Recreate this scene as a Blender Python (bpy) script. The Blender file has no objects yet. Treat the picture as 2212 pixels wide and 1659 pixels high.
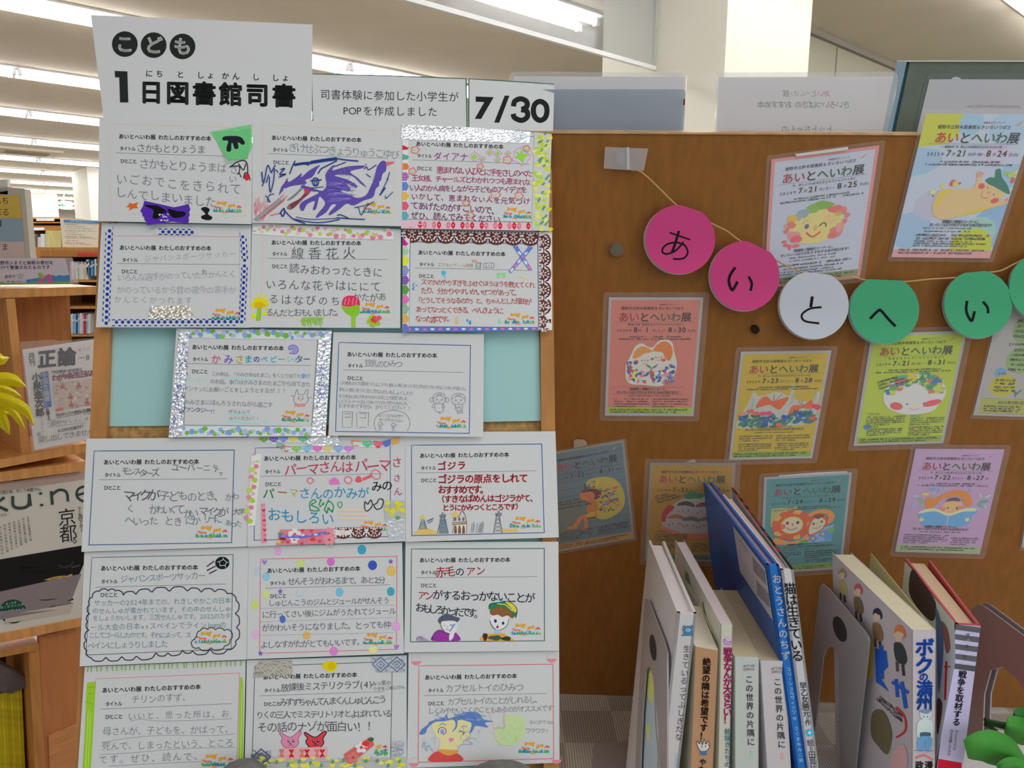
import bpy, math, random
from mathutils import Vector, Matrix
from mathutils.geometry import tessellate_polygon
random.seed(7)
SC = bpy.context.scene
COL = SC.collection
# ---------------------------------------------------------------- camera
F, CX, CY = 1598.63, 1106.0, 829.5          # focal length and centre of the photograph in its pixels (2212 x 1659)
H = 1.42                                     # eye height
K = 0.7071                                   # metres per measured unit
EYE = Vector((0, 0, H))
MR = ((0.99997693, 0.00679321, 0.0), (0.00112979, -0.16630713, 0.98607336), (0.00669861, -0.98605060, -0.16631097))
cam_d = bpy.data.cameras.new('camera'); cam = bpy.data.objects.new('camera', cam_d); COL.objects.link(cam)
cam_d.sensor_width = 36.0; cam_d.lens = 36.0 * F / 2212.0; cam_d.clip_start = 0.02; cam_d.clip_end = 80
cam.matrix_world = Matrix(((MR[0][0], -MR[0][1], -MR[0][2], 0), (MR[1][0], -MR[1][1], -MR[1][2], 0), (MR[2][0], -MR[2][1], -MR[2][2], H), (0, 0, 0, 1)))
SC.camera = cam
# ---------------------------------------------------------------- world, exposure
SC.view_settings.view_transform = 'Standard'; SC.view_settings.look = 'None'
SC.view_settings.gamma = 1.0; SC.view_settings.use_curve_mapping = False
SC.view_settings.exposure = 0.66
W = bpy.data.worlds.new('daylight'); SC.world = W; W.use_nodes = True
WB = W.node_tree.nodes['Background']; WB.inputs[0].default_value = (0.86, 0.95, 1.0, 1); WB.inputs[1].default_value = 0.33
LAMP = 13.0                                    # emission of the fluorescent tubes
CEIL = H + 1.38                               # ceiling height
D2, P2 = Vector((0.74598, 0.66597, 0)), Vector((-0.66597, 0.74598, 0))      # along the lamp rows / across them
for nm, pp, aa, en in (('lamp_row_overhead', -0.55, 0.2, 21.0), ('lamp_row_behind', -2.4, 0.0, 9.0), ('lamp_row_far_behind', -4.3, 0.0, 8.0)):
    al = bpy.data.lights.new(nm, 'AREA'); al.shape = 'RECTANGLE'; al.size = 6.0; al.size_y = 0.26; al.energy = en; al.color = (0.96, 0.98, 1.0)
    ao = bpy.data.objects.new(nm, al); COL.objects.link(ao); ao.location = Vector((0, 0, CEIL - 0.04)) + D2*aa + P2*pp
    ao.rotation_euler = (0, 0, math.atan2(D2.y, D2.x))

wl = bpy.data.lights.new('window_daylight', 'AREA'); wl.shape = 'RECTANGLE'; wl.size = 1.6; wl.size_y = 1.5; wl.energy = 10.0; wl.color = (0.9, 0.96, 1.0)
wo = bpy.data.objects.new('window_daylight', wl); COL.objects.link(wo); wo.location = (2.5, -1.1, 1.75)
wo.rotation_euler = (Vector((0.7, 0.7, 1.0)) - Vector((2.5, -1.1, 1.75))).to_track_quat('-Z', 'Y').to_euler()
def ray(u, v):
    a, b = (u - CX) / F, (v - CY) / F
    return Vector((MR[0][0]*a + MR[0][1]*b, MR[1][0]*a + MR[1][1]*b + MR[1][2], MR[2][0]*a + MR[2][1]*b + MR[2][2]))
def at_y(u, v, y): d = ray(u, v); return EYE + d * (y / d.y)
def at_z(u, v, z): d = ray(u, v); return EYE + d * ((z - H) / d.z)
def at_plane(u, v, p, n): d = ray(u, v); return EYE + d * ((p - EYE).dot(n) / d.dot(n))
def pix(p):
    q = p - EYE
    c = [MR[0][i]*q.x + MR[1][i]*q.y + MR[2][i]*q.z for i in range(3)]
    return CX + F*c[0]/c[2], CY + F*c[1]/c[2]
# the two display boards: NR leans out over the table, NL leans back (n . (p - EYE) = 1)
NR = Vector((0.04437817, 0.84157021, 0.22398084)) / K
NL = Vector((-0.09190353, 0.92030835, -0.24245787)) / K
def board(n):
    m = n.length
    def S(u, v, h=0.0):
        d = ray(u, v); return EYE + d * ((1 - h * m) / n.dot(d))
    S.n = -n / m
    return S
SR, SL = board(NR), board(NL)
def win(S, x0, y0, s):                       # the same board in the coordinates of an enlarged crop
    f = lambda x, y, h=0.0: S(x0 + x * s, y0 + y * s, h)
    f.n = S.n; f.s = s; f.o = (x0, y0)
    return f
def quad(A, B, C, D, w, h):                  # flat sheet given by its corners TL TR BR BL, drawn on in its own units
    n = (B - A).cross(D - A).normalized()
    if n.dot(EYE - A) < 0: n = -n
    def S(x, y, z=0.0):
        a, b = x / w, y / h
        return A*(1-a)*(1-b) + B*a*(1-b) + C*a*b + D*(1-a)*b + n * z
    S.n = n
    return S
# ---------------------------------------------------------------- materials
def lin(c):
    c = c / 255.0
    return c / 12.92 if c <= 0.04045 else ((c + 0.055) / 1.055) ** 2.4
_M = {}
def mat(rgb, rough=0.6, metal=0.0, emit=0.0, alpha=1.0, spec=0.3, noise=None, name=None, trans=0.0):
    key = (tuple(rgb), rough, metal, emit, alpha, spec, noise, trans)
    if key in _M: return _M[key]
    m = bpy.data.materials.new(name or 'ink_%d_%d_%d' % tuple(int(c) for c in rgb)); m.use_nodes = True
    b = m.node_tree.nodes['Principled BSDF']; c = tuple(lin(min(255, max(0, x))) for x in rgb) + (1,)
    b.inputs['Base Color'].default_value = c; b.inputs['Roughness'].default_value = rough; b.inputs['Metallic'].default_value = metal
    b.inputs['Specular IOR Level'].default_value = spec; b.inputs['Alpha'].default_value = alpha
    b.inputs['Transmission Weight'].default_value = trans
    if emit: b.inputs['Emission Color'].default_value = c; b.inputs['Emission Strength'].default_value = emit
    if noise:
        sc_, amt, stretch = noise
        nt = m.node_tree; tc = nt.nodes.new('ShaderNodeTexCoord'); mp = nt.nodes.new('ShaderNodeMapping'); no = nt.nodes.new('ShaderNodeTexNoise')
        mp.inputs['Scale'].default_value = stretch; no.inputs['Scale'].default_value = sc_; no.inputs['Detail'].default_value = 5
        rp = nt.nodes.new('ShaderNodeValToRGB'); rp.color_ramp.elements[0].position = 0.3; rp.color_ramp.elements[1].position = 0.7
        rp.color_ramp.elements[0].color = tuple(x * (1 - amt) for x in c[:3]) + (1,); rp.color_ramp.elements[1].color = tuple(min(1, x * (1 + amt)) for x in c[:3]) + (1,)
        nt.links.new(tc.outputs['Object'], mp.inputs[0]); nt.links.new(mp.outputs[0], no.inputs['Vector']); nt.links.new(no.outputs[0], rp.inputs[0]); nt.links.new(rp.outputs[0], b.inputs['Base Color'])
    _M[key] = m
    return m
def backlit(rgb, name, k=0.55, alpha=1.0):   # thin sheet that lets light through from behind
    m = bpy.data.materials.new(name); m.use_nodes = True; nt = m.node_tree; b = nt.nodes['Principled BSDF']; c = tuple(lin(x) for x in rgb) + (1,)
    b.inputs['Base Color'].default_value = c; b.inputs['Roughness'].default_value = 0.6; t = nt.nodes.new('ShaderNodeBsdfTranslucent'); t.inputs[0].default_value = c
    mx = nt.nodes.new('ShaderNodeMixShader'); mx.inputs[0].default_value = k; nt.links.new(b.outputs[0], mx.inputs[1]); nt.links.new(t.outputs[0], mx.inputs[2]); o = nt.nodes['Material Output']
    if alpha < 1:
        tr = nt.nodes.new('ShaderNodeBsdfTransparent'); m2 = nt.nodes.new('ShaderNodeMixShader'); m2.inputs[0].default_value = alpha; nt.links.new(tr.outputs[0], m2.inputs[1]); nt.links.new(mx.outputs[0], m2.inputs[2]); mx = m2
    nt.links.new(mx.outputs[0], o.inputs[0]); return m
def foil(rgb, name):                          # crinkled silver tape
    m = bpy.data.materials.new(name); m.use_nodes = True; nt = m.node_tree; b = nt.nodes['Principled BSDF']
    b.inputs['Metallic'].default_value = 0.9; b.inputs['Roughness'].default_value = 0.3; b.inputs['Base Color'].default_value = tuple(lin(x) for x in rgb) + (1,)
    tc = nt.nodes.new('ShaderNodeTexCoord'); vo = nt.nodes.new('ShaderNodeTexVoronoi'); vo.inputs['Scale'].default_value = 320
    no = nt.nodes.new('ShaderNodeTexNoise'); no.inputs['Scale'].default_value = 60; ad = nt.nodes.new('ShaderNodeMath'); bp = nt.nodes.new('ShaderNodeBump')
    bp.inputs['Strength'].default_value = 0.3; bp.inputs['Distance'].default_value = 0.002
    nt.links.new(tc.outputs['Object'], vo.inputs['Vector']); nt.links.new(tc.outputs['Object'], no.inputs['Vector'])
    nt.links.new(vo.outputs[0], ad.inputs[0]); nt.links.new(no.outputs[0], ad.inputs[1]); nt.links.new(ad.outputs[0], bp.inputs['Height']); nt.links.new(bp.outputs[0], b.inputs['Normal'])
    return m
def wood(rgb, name, stretch=(14, 14, 1.2), sc_=6, amt=0.16, rough=0.45):
    return mat(rgb, rough=rough, noise=(sc_, amt, stretch), name=name)
# ---------------------------------------------------------------- meshes
class MB:
    def __init__(s): s.v = []; s.f = []; s.m = []; s.mats = []
    def mi(s, m):
        if m not in s.mats: s.mats.append(m)
        return s.mats.index(m)
    def add(s, vs, fs, m):
        o = len(s.v); s.v += [Vector(v) for v in vs]; i = s.mi(m)
        for f in fs: s.f.append([o + k for k in f]); s.m.append(i)
        return s
    def hexa(s, P, m):                        # 8 corners: front 0-3 (TL TR BR BL), back 4-7
        return s.add(P, [(0,1,2,3), (7,6,5,4), (0,4,5,1), (1,5,6,2), (2,6,7,3), (3,7,4,0)], m)
    def box(s, lo, hi, m):
        a, b, c = lo; d, e, f = hi
        return s.hexa([(a,b,f), (d,b,f), (d,b,c), (a,b,c), (a,e,f), (d,e,f), (d,e,c), (a,e,c)], m)
    def obox(s, o, X, Y, Z, m):               # oriented box: corner and three edge vectors
        o, X, Y, Z = Vector(o), Vector(X), Vector(Y), Vector(Z)
        return s.hexa([o+Z, o+X+Z, o+X, o, o+Y+Z, o+X+Y+Z, o+X+Y, o+Y], m)
    def prism(s, P, d, m):                    # polygon and its copy moved by d, closed
        P = [Vector(p) for p in P]; d = Vector(d); n = len(P); Q = [p + d for p in P]
        t = tessellate_polygon([P]); fs = [tuple(x) for x in t] + [tuple(i + n for i in reversed(x)) for x in t]
        fs += [(i, (i+1) % n, (i+1) % n + n, i + n) for i in range(n)]
        return s.add(P + Q, fs, m)
    def tube(s, pts, r, m, n=8, taper=None):
        pts = [Vector(p) for p in pts]; vs = []; fs = []; up = Vector((0.3, 0.2, 0.9))
        for i, p in enumerate(pts):
            t = (pts[min(i+1, len(pts)-1)] - pts[max(i-1, 0)]).normalized(); a = t.cross(up).normalized(); b = t.cross(a); rr = r if taper is None else taper[i]
            vs += [p + (a*math.cos(k*2*math.pi/n) + b*math.sin(k*2*math.pi/n)) * rr for k in range(n)]
        for i in range(len(pts)-1):
            fs += [(i*n+k, i*n+(k+1) % n, (i+1)*n+(k+1) % n, (i+1)*n+k) for k in range(n)]
        fs += [tuple(range(n)), tuple(reversed(range((len(pts)-1)*n, len(pts)*n)))]
        return s.add(vs, fs, m)
    def build(s, name, parent=None, smooth=False):
        me = bpy.data.meshes.new(name); o = bpy.data.objects.new(name, me); COL.objects.link(o)
        base = ORG.get(parent.name, Vector()) if parent is not None else Vector()
        org = base
        if parent is None and s.v:
            xs = [v.x for v in s.v]; ys = [v.y for v in s.v]; zs = [v.z for v in s.v]
            org = Vector(((min(xs)+max(xs))/2, (min(ys)+max(ys))/2, min(zs)))
        me.from_pydata([v - org for v in s.v], [], s.f); me.polygons.foreach_set('material_index', s.m)
        for m in s.mats: me.materials.append(m)
        if smooth: me.polygons.foreach_set('use_smooth', [True]*len(s.f))
        me.update()
        if parent is not None: o.parent = parent
        else: o.location = org
        ORG[o.name] = org
        return o
ORG = {}
def thing(name, label, cat, loc, group=None):
    o = bpy.data.objects.new(name, None); COL.objects.link(o); o.location = loc; o.empty_display_size = 0.05
    ORG[o.name] = Vector(loc); return tag(o, label, cat, group)
def tag(o, label=None, cat=None, group=None, kind=None):
    if label: o['label'] = label
    if cat: o['category'] = cat
    if group: o['group'] = group
    if kind: o['kind'] = kind
    return o
def copy_tree(o, off, label=None):
    r = o.copy(); COL.objects.link(r); r.location = o.location + off
    for ch in o.children:
        c = ch.copy(); COL.objects.link(c); c.parent = r
        for g in ch.children:
            d = g.copy(); COL.objects.link(d); d.parent = c
    if label: r['label'] = label
    return r
# ---------------------------------------------------------------- flat print: lettering and drawings on a sheet
_G = {}
_cu = bpy.data.curves.new('glyph', 'FONT'); _cu.resolution_u = 2
_go = bpy.data.objects.new('glyph', _cu)
def glyph(ch, off):
    k = (ch, off)
    if k not in _G:
        if off > 0:                           # heavier weight: the same outline laid down several times, slightly shifted
            vs, fs = glyph(ch, 0.0); V = []; Fs = []; n = 4 if off < 0.02 else 8
            for i in range(n):
                t = 2*math.pi*(i + .5)/n; o = len(V); V += [(x + off*1.15*math.cos(t), y + off*1.15*math.sin(t)) for x, y in vs]; Fs += [tuple(q + o for q in f) for f in fs]
            _G[k] = (V, Fs)
        else:
            _cu.body = ch; _cu.offset = off; me = _go.to_mesh()
            _G[k] = ([(v.co.x, v.co.y) for v in me.vertices], [tuple(p.vertices) for p in me.polygons]); _go.to_mesh_clear()
    return _G[k]
def cut(P, rect):                             # part of a polygon inside a rectangle
    x0, y0, x1, y1 = rect
    for ax, lim, sg in ((0, x0, 1), (0, x1, -1), (1, y0, 1), (1, y1, -1)):
        Q = []
        for i in range(len(P)):
            p, q = P[i], P[(i+1) % len(P)]; a, b = (p[ax]-lim)*sg, (q[ax]-lim)*sg
            if a >= 0: Q.append(p)
            if a*b < 0: t = a/(a-b); Q.append((p[0]+(q[0]-p[0])*t, p[1]+(q[1]-p[1])*t))
        P = Q
        if not P: return P
    return P
def cw(ch): return 1.0 if ord(ch) > 0x2fff else (0.5 if ch in " !'.,:;/()1l" else 0.62)
class Ink:
    STEP = 2e-6; slice = None
    def __init__(s, S, h=0.0002, key=1.0): s.S = S; s.h = h; s.mb = MB(); s.key = key; s.clip = None
    def c(s, c):
        if not isinstance(c, tuple): return c
        return mat(tuple(round(x * s.key) for x in c), rough=0.7, spec=0.15)
    def poly(s, P, col):
        if s.clip: P = cut(P, s.clip)
        if len(P) < 3: return s
        if s.slice:
            ys = [p[1] for p in P]; y0, y1 = min(ys), max(ys)
            if y1 - y0 > s.slice*1.3:
                n = math.ceil((y1-y0)/s.slice); h = s.h; q = s.slice; s.slice = None
                for i in range(n): s.h = h; s.poly(cut(P, (-1e5, y0 + (y1-y0)*i/n, 1e5, y0 + (y1-y0)*(i+1)/n)), col)
                s.slice = q; s.h = h + s.STEP; return s
        s.h += s.STEP; t = tessellate_polygon([[Vector((x, y, 0)) for x, y in P]])
        s.mb.add([s.S(x, y, s.h) for x, y in P], [tuple(x) for x in t], s.c(col)); return s
    def ell(s, x, y, rx, ry, col, rot=0.0, n=14, a0=0.0, a1=360.0):
        r = math.radians(rot); P = []
        for i in range(n + (a1 - a0 < 360)):
            a = math.radians(a0 + (a1 - a0) * i / n); p, q = rx*math.cos(a), ry*math.sin(a)
            P.append((x + p*math.cos(r) - q*math.sin(r), y + p*math.sin(r) + q*math.cos(r)))
        return s.poly(P, col)
    def blob(s, x, y, rx, ry, col, n=18, j=0.12, rot=0.0, k=3):
        r = math.radians(rot); P = []; ph = random.random()*6; ph2 = random.random()*6
        for i in range(n):
            a = 2*math.pi*i/n; w = 1 + j*math.sin(k*a + ph) + j*0.6*math.sin((k+2)*a + ph2); p, q = rx*w*math.cos(a), ry*w*math.sin(a)
            P.append((x + p*math.cos(r) - q*math.sin(r), y + p*math.sin(r) + q*math.cos(r)))
        return s.poly(P, col)
    def line(s, P, w, col, closed=False, seg=None):
        P = [tuple(p) for p in P]
        if closed: P = P + [P[0]]
        seg = seg or s.slice
        if seg:
            Q = [P[0]]
            for a, b in zip(P, P[1:]):
                n = max(1, int(math.hypot(b[0]-a[0], b[1]-a[1]) / seg)); Q += [(a[0]+(b[0]-a[0])*i/n, a[1]+(b[1]-a[1])*i/n) for i in range(1, n+1)]
            P = Q
        s.h += s.STEP; vs = []; fs = []; n = len(P)
        for i, p in enumerate(P):
            a = P[max(i-1, 0)]; b = P[min(i+1, n-1)]
            if closed and i in (0, n-1): a, b = P[-2], P[1]
            dx, dy = b[0]-a[0], b[1]-a[1]; L = math.hypot(dx, dy) or 1
            k = 1.0
            if 0 < i < n-1:
                e = (p[0]-a[0], p[1]-a[1]); Le = math.hypot(*e) or 1
                k = min(1.8, 1/max(0.45, abs((e[0]*dx + e[1]*dy)/(Le*L))))
            ox, oy = -dy/L*w/2*k, dx/L*w/2*k
            vs += [s.S(p[0]+ox, p[1]+oy, s.h), s.S(p[0]-ox, p[1]-oy, s.h)]
        fs = [(2*i, 2*i+1, 2*i+3, 2*i+2) for i in range(n-1)]
        s.mb.add(vs, fs, s.c(col)); return s
    def curve(s, P, w, col, closed=False, n=5):
        return s.line(spl(P, closed, n), w, col, closed)
    def fill(s, P, col, n=4): return s.poly(spl(P, True, n), col)
    def text(s, t, x0, y0, x1, y1, em=None, col=(30, 30, 34), bold=0.0, jit=0.0, squash=1.0, mirror=False, upright=True):
        """one line, centred on the segment (x0,y0)-(x1,y1)"""
        L = math.hypot(x1-x0, y1-y0); tot = sum(cw(c) for c in t); adv = L/tot; em = em or adv*1.02
        dx, dy = (x1-x0)/L, (y1-y0)/L; pos = 0.0; m = s.c(col); s.h += s.STEP
        for ch in t:
            w = cw(ch)*adv; px = x0 + dx*(pos + w/2); py = y0 + dy*(pos + w/2); pos += w
            if ch in ' \u3000': continue
            vs, fs = glyph(ch, bold)
            if not vs: continue
            gx = 0.5 if ord(ch) > 0x2fff else (min(v[0] for v in vs) + max(v[0] for v in vs))/2
            rot = random.uniform(-jit, jit); e = em*(1 + random.uniform(-jit, jit)*0.7); py += random.uniform(-jit, jit)*em*0.6
            ca, sa = math.cos(rot), math.sin(rot); out = []
            for a, b in vs:
                p = (a-gx)*e*squash*(-1 if mirror else 1); q = -(b-0.37)*e; p, q = p*ca - q*sa, p*sa + q*ca
                out.append(s.S(px + p*dx - q*dy*0, py + p*dy + q, s.h))
            s.mb.add(out, fs, m)
        return s
    def vtext(s, t, x0, y0, x1, y1, em=None, col=(30, 30, 34), bold=0.0, jit=0.0, squash=1.0, lean=0.0, ax=None):
        """vertical line of characters from (x0,y0) down to (x1,y1); ax = direction of the character's own x axis"""
        L = math.hypot(x1-x0, y1-y0); n = len(t); adv = L/n; em = em or adv; m = s.c(col); s.h += s.STEP
        dx, dy = (x1-x0)/L, (y1-y0)/L; X = ax or (dy, -dx)
        for i, ch in enumerate(t):
            if ch in ' \u3000': continue
            px = x0 + dx*adv*(i+.5); py = y0 + dy*adv*(i+.5); vs, fs = glyph(ch, bold)
            turn = ch in 'ー～（）()「」=＝…'
            rot = random.uniform(-jit, jit); ca, sa = math.cos(rot), math.sin(rot); out = []
            for a, b in vs:
                p = (a-(0.5 if ord(ch) > 0x2fff else .3))*em*squash; q = -(b-0.37)*em
                if turn: p, q = -q*squash, p/squash
                p, q = p*ca - q*sa, p*sa + q*ca
                out.append(s.S(px + p*X[0] + q*dx, py + p*X[1] + q*dy, s.h))
            s.mb.add(out, fs, m)
        return s
    def greek(s, x0, y0, x1, y1, h, col, fill=0.8):        # lettering too small to read: a broken row of tiny marks
        L = math.hypot(x1-x0, y1-y0); dx, dy = (x1-x0)/L, (y1-y0)/L; p = 0.0; m = s.c(col); s.h += s.STEP
        while p < L:
            w = h*random.uniform(0.35, 0.95)
            if random.random() < fill:
                a = h*random.uniform(0.25, 0.5); q = random.uniform(-0.12, 0.12)*h
                for yy in ((-a, -a*0.45), (a*0.3, a)) if random.random() < 0.6 else ((-a, a*0.7),):
                    s.mb.add([s.S(x0+dx*p, y0+dy*p+q+yy[0], s.h), s.S(x0+dx*(p+w*0.85), y0+dy*(p+w)+q+yy[0], s.h), s.S(x0+dx*(p+w*0.85), y0+dy*(p+w)+q+yy[1], s.h), s.S(x0+dx*p, y0+dy*p+q+yy[1], s.h)], [(0,1,2,3)], m)
            p += w
        return s
    def build(s, name, parent): return s.mb.build(name, parent) if s.mb.f else None
def spl(P, closed=False, n=5):
    Q = []; L = len(P)
    for i in range(L if closed else L-1):
        p0, p1, p2, p3 = (P[(i+k) % L] if closed else P[min(max(i+k, 0), L-1)] for k in (-1, 0, 1, 2))
        for j in range(n):
            t = j/n; Q.append(tuple(0.5*((2*p1[d]) + (-p0[d]+p2[d])*t + (2*p0[d]-5*p1[d]+4*p2[d]-p3[d])*t*t + (-p0[d]+3*p1[d]-3*p2[d]+p3[d])*t**3) for d in (0, 1)))
    if not closed: Q.append(P[-1])
    return Q
def slab(S, P, h0, h1, m, mb=None):           # plate with its front outline P at height h1 above the board, back at h0
    mb = mb or MB(); F_ = [S(x, y, h1) for x, y in P]
    return mb.prism(F_, -S.n*(h1-h0), m)
# ================================================================ the room
def DP(a, p, z): return Vector((0, 0, z)) + D2 * a + P2 * p
UP = Vector((0, 0, 1))
M_ceil = mat((218, 206, 188), rough=0.9, noise=(3, 0.03, (1, 1, 1)), name='ceiling_paint')
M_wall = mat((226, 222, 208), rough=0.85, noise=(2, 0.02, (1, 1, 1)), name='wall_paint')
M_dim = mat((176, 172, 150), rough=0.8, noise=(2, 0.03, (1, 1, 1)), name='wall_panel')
M_tube = mat((255, 255, 255), emit=LAMP, name='lit_tube'); M_white = mat((240, 240, 238), rough=0.4, name='white_enamel')
def struct(mb, name): return tag(mb.build(name), kind='structure')
mb = MB(); mb.box((-26, -7, CEIL), (16, 32, CEIL + 0.1), M_ceil); struct(mb, 'ceiling')
mb = MB(); mb.box((-26, -7, -0.1), (16, 32, 0), mat((178, 172, 162), rough=0.7, noise=(40, 0.08, (1, 1, 1)), name='carpet')); struct(mb, 'floor')
mb = MB(); mb.obox(DP(-8, 27.5, 0), D2*40, P2*0.2, UP*CEIL, mat((206, 202, 190), rough=0.8, name='far_wall')); struct(mb, 'wall_back')
mb = MB(); mb.obox(DP(-2.5, -3.0, 0), D2*0.15, P2*6.2, UP*0.02, M_wall)
# column in front, its corner towards the viewer
PW = 1.667 * 1.38
Pc = at_plane(1417, 100, EYE + P2*PW, P2); Pc.z = 0
def walk(p, d, u, hi=30.0, z=1.9):            # how far along d from p the pixel column u is reached
    lo = 0.0; q = lambda t: pix(Vector((p.x, p.y, z)) + d*t)[0]; s = 1 if q(hi) > q(lo) else -1
    for _ in range(50):
        m = (lo + hi)/2
        if (q(m) - u)*s < 0: lo = m
        else: hi = m
    return lo
tc = walk(Pc, -P2, 1556, 1.5); Cc = Pc - P2*tc
wl = tc + walk(Pc, P2, 1296, 3.0); wr = walk(Cc, D2, 1731, 3.0)
mb = MB(); mb.obox(Cc, D2*wr, P2*wl, UP*CEIL, M_wall); struct(mb, 'wall_column')
# wall running on to the right of the column, with joints
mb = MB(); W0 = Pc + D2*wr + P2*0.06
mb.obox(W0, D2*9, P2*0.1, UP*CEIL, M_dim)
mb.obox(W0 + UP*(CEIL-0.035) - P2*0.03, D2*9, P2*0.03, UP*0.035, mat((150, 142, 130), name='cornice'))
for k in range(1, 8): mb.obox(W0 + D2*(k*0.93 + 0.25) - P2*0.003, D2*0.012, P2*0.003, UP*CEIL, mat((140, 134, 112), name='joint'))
struct(mb, 'wall_right')
# hanging smoke screen of grey glass with a white edge
zb = at_plane(1415, 148, EYE + P2*PW, P2).z
sg = thing('smoke_screen', 'hanging grey glass smoke screen with a white lower edge beside the cream column', 'glass panel', Pc + UP*zb - D2*3)
mb = MB(); mb.obox(Pc - D2*6 + UP*zb, D2*6, P2*0.008, UP*(CEIL - zb), mat((150, 155, 160), rough=0.1, alpha=0.32, name='smoked_glass')); mb.build('glass_pane', sg)
mb = MB(); mb.obox(Pc - D2*6 + UP*(zb - 0.008) - P2*0.006, D2*6, P2*0.02, UP*0.018, M_white); mb.build('edge_rail', sg)
mb = MB(); mb.obox(Pc - D2*0.012 - P2*0.004 + UP*zb, D2*0.012, P2*0.016, UP*(CEIL - zb), mat((190, 190, 182), name='clip')); mb.build('end_clip', sg)
# lamps: rows of twin tube fittings, 1.25 m each
def fitting():
    t = thing('ceiling_light', 'x', 'light', DP(0, 0, CEIL))
    m = MB(); m.obox(DP(0.0, -0.13, CEIL-0.012), D2*1.245, P2*0.26, UP*0.012, M_white)
    m.obox(DP(0.0, -0.03, CEIL-0.03), D2*1.245, P2*0.06, UP*0.02, M_white); m.build('housing', t)
    for s in (-0.07, 0.07):
        m = MB(); m.tube([DP(0.03, s, CEIL-0.034), DP(1.215, s, CEIL-0.034)], 0.0165, M_tube, 10); tb = m.build('tube', t, True)
        for e in (0.004, 1.215): m = MB(); m.obox(DP(e, s-0.016, CEIL-0.055), D2*0.026, P2*0.032, UP*0.045, M_white); m.build('lamp_holder', t)
    return t
proto = None; rows = [0.93, 2.28, 3.65, 4.97, 6.33, 7.8, 9.2, 10.55, 12.1, 13.5, 14.9, 16.3, 17.7]
ORD = ['first', 'second', 'third', 'fourth', 'fifth', 'sixth', 'seventh', 'eighth', 'ninth', 'tenth', 'eleventh', 'twelfth', 'thirteenth']
for i, p in enumerate(rows):
    pm = p*1.38; seen = 0
    for j in range(-8, 26):
        a0 = j*1.25 + (0.35 if i == 2 else 0.9 if i == 1 else (i*0.37) % 1.25)
        us = [pix(DP(a0 + e, pm, CEIL) + Vector((0, 0, 0))) if (DP(a0+e, pm, 0).y > 0.4) else None for e in (0, 0.6, 1.24)]
        us = [q for q in us if q]
        if len(us) < 3: continue
        if i > 1 and us[1][0] > 1250: continue
        if i > 3 and us[0][0] > 420: continue
        if i == 1 and us[2][0] > 1420: continue
        if i == 0 and not (us[1][0] < 2900): continue
        if not any(-420 < q[0] < 2700 and -900 < q[1] < 640 for q in us): continue
        vis = any(0 < q[0] < 2212 and 0 < q[1] < 600 for q in us); seen += 1
        lab = 'twin tube ceiling light, %s from the left in the %s lamp row' % (ORD[min(seen-1, 12)], ['nearest', 'second', 'third', 'fourth', 'fifth', 'sixth', 'seventh', 'eighth', 'ninth', 'tenth', 'eleventh', 'twelfth', 'farthest'][i])
        if proto is None: proto = fitting(); o = proto; o.location = DP(a0, pm, CEIL)
        else: o = copy_tree(proto, Vector()); o.location = DP(a0, pm, CEIL)
        tag(o, lab, 'light', 'fluorescent lights in rows on the ceiling')
# ceiling vent
v0 = at_z(55, 325, CEIL); vt = thing('ceiling_vent', 'round-cornered air vent set in the beige ceiling between lamp rows', 'vent', v0)
mb = MB(); mb.obox(v0 - D2*0.38 - P2*0.3 - UP*0.03, D2*0.76, P2*0.6, UP*0.03, mat((214, 202, 182), name='vent_frame')); mb.build('frame', vt)
mb = MB(); mb.obox(v0 - D2*0.25 - P2*0.14 - UP*0.045, D2*0.5, P2*0.28, UP*0.02, mat((150, 130, 105), name='vent_grille')); mb.build('grille', vt)
# pillar at the left and the walls behind it
c0 = at_z(187, 361, CEIL); c0.z = 0
mb = MB(); mb.obox(c0, D2*2.2, P2*walk(c0, P2, 165, 6.0), UP*CEIL, M_wall); struct(mb, 'wall_pillar')
c1 = at_z(56, 412, CEIL); c1.z = 0
mb = MB(); mb.obox(c1, D2*walk(c1, D2, 131, 8.0), P2*0.3, UP*(CEIL-0.02), mat((222, 219, 204), rough=0.85, name='cream_wall')); struct(mb, 'wall_left')
# exit sign hanging from the ceiling
E0 = c1 + D2*(walk(c1, D2, 131, 8.0)) ; yx = E0.y - 0.4
SE = lambda u, v, h=0: at_y(u, v, yx - h)
SE.n = Vector((0, -1, 0))
ex = thing('exit_sign', 'lit white exit sign with a green arrow pointing left', 'sign', SE(139, 452))
mb = MB(); P = [SE(131.5, 433), SE(146.5, 434.5), SE(148, 452), SE(132.5, 451.5)]; mb.prism(P, (0, 0.15, 0), mat((240, 255, 248), emit=0.9, name='sign_face')); mb.build('lamp_box', ex)
ik = Ink(SE, 0.01); g = (20, 170, 130)
ik.line([(133, 442.5), (143.5, 443.5)], 1.7, g); ik.line([(138.5, 438), (133, 442.5), (138.8, 447.5)], 1.7, g); ik.line([(141, 448.6), (146.5, 449)], 1.3, (120, 215, 180)); ik.build('arrow', ex)
mb = MB(); a = SE(137, 434); mb.tube([a, Vector((a.x, a.y + 0.07, CEIL))], 0.012, M_white, 6); mb.build('hanging_rod', ex)
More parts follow.
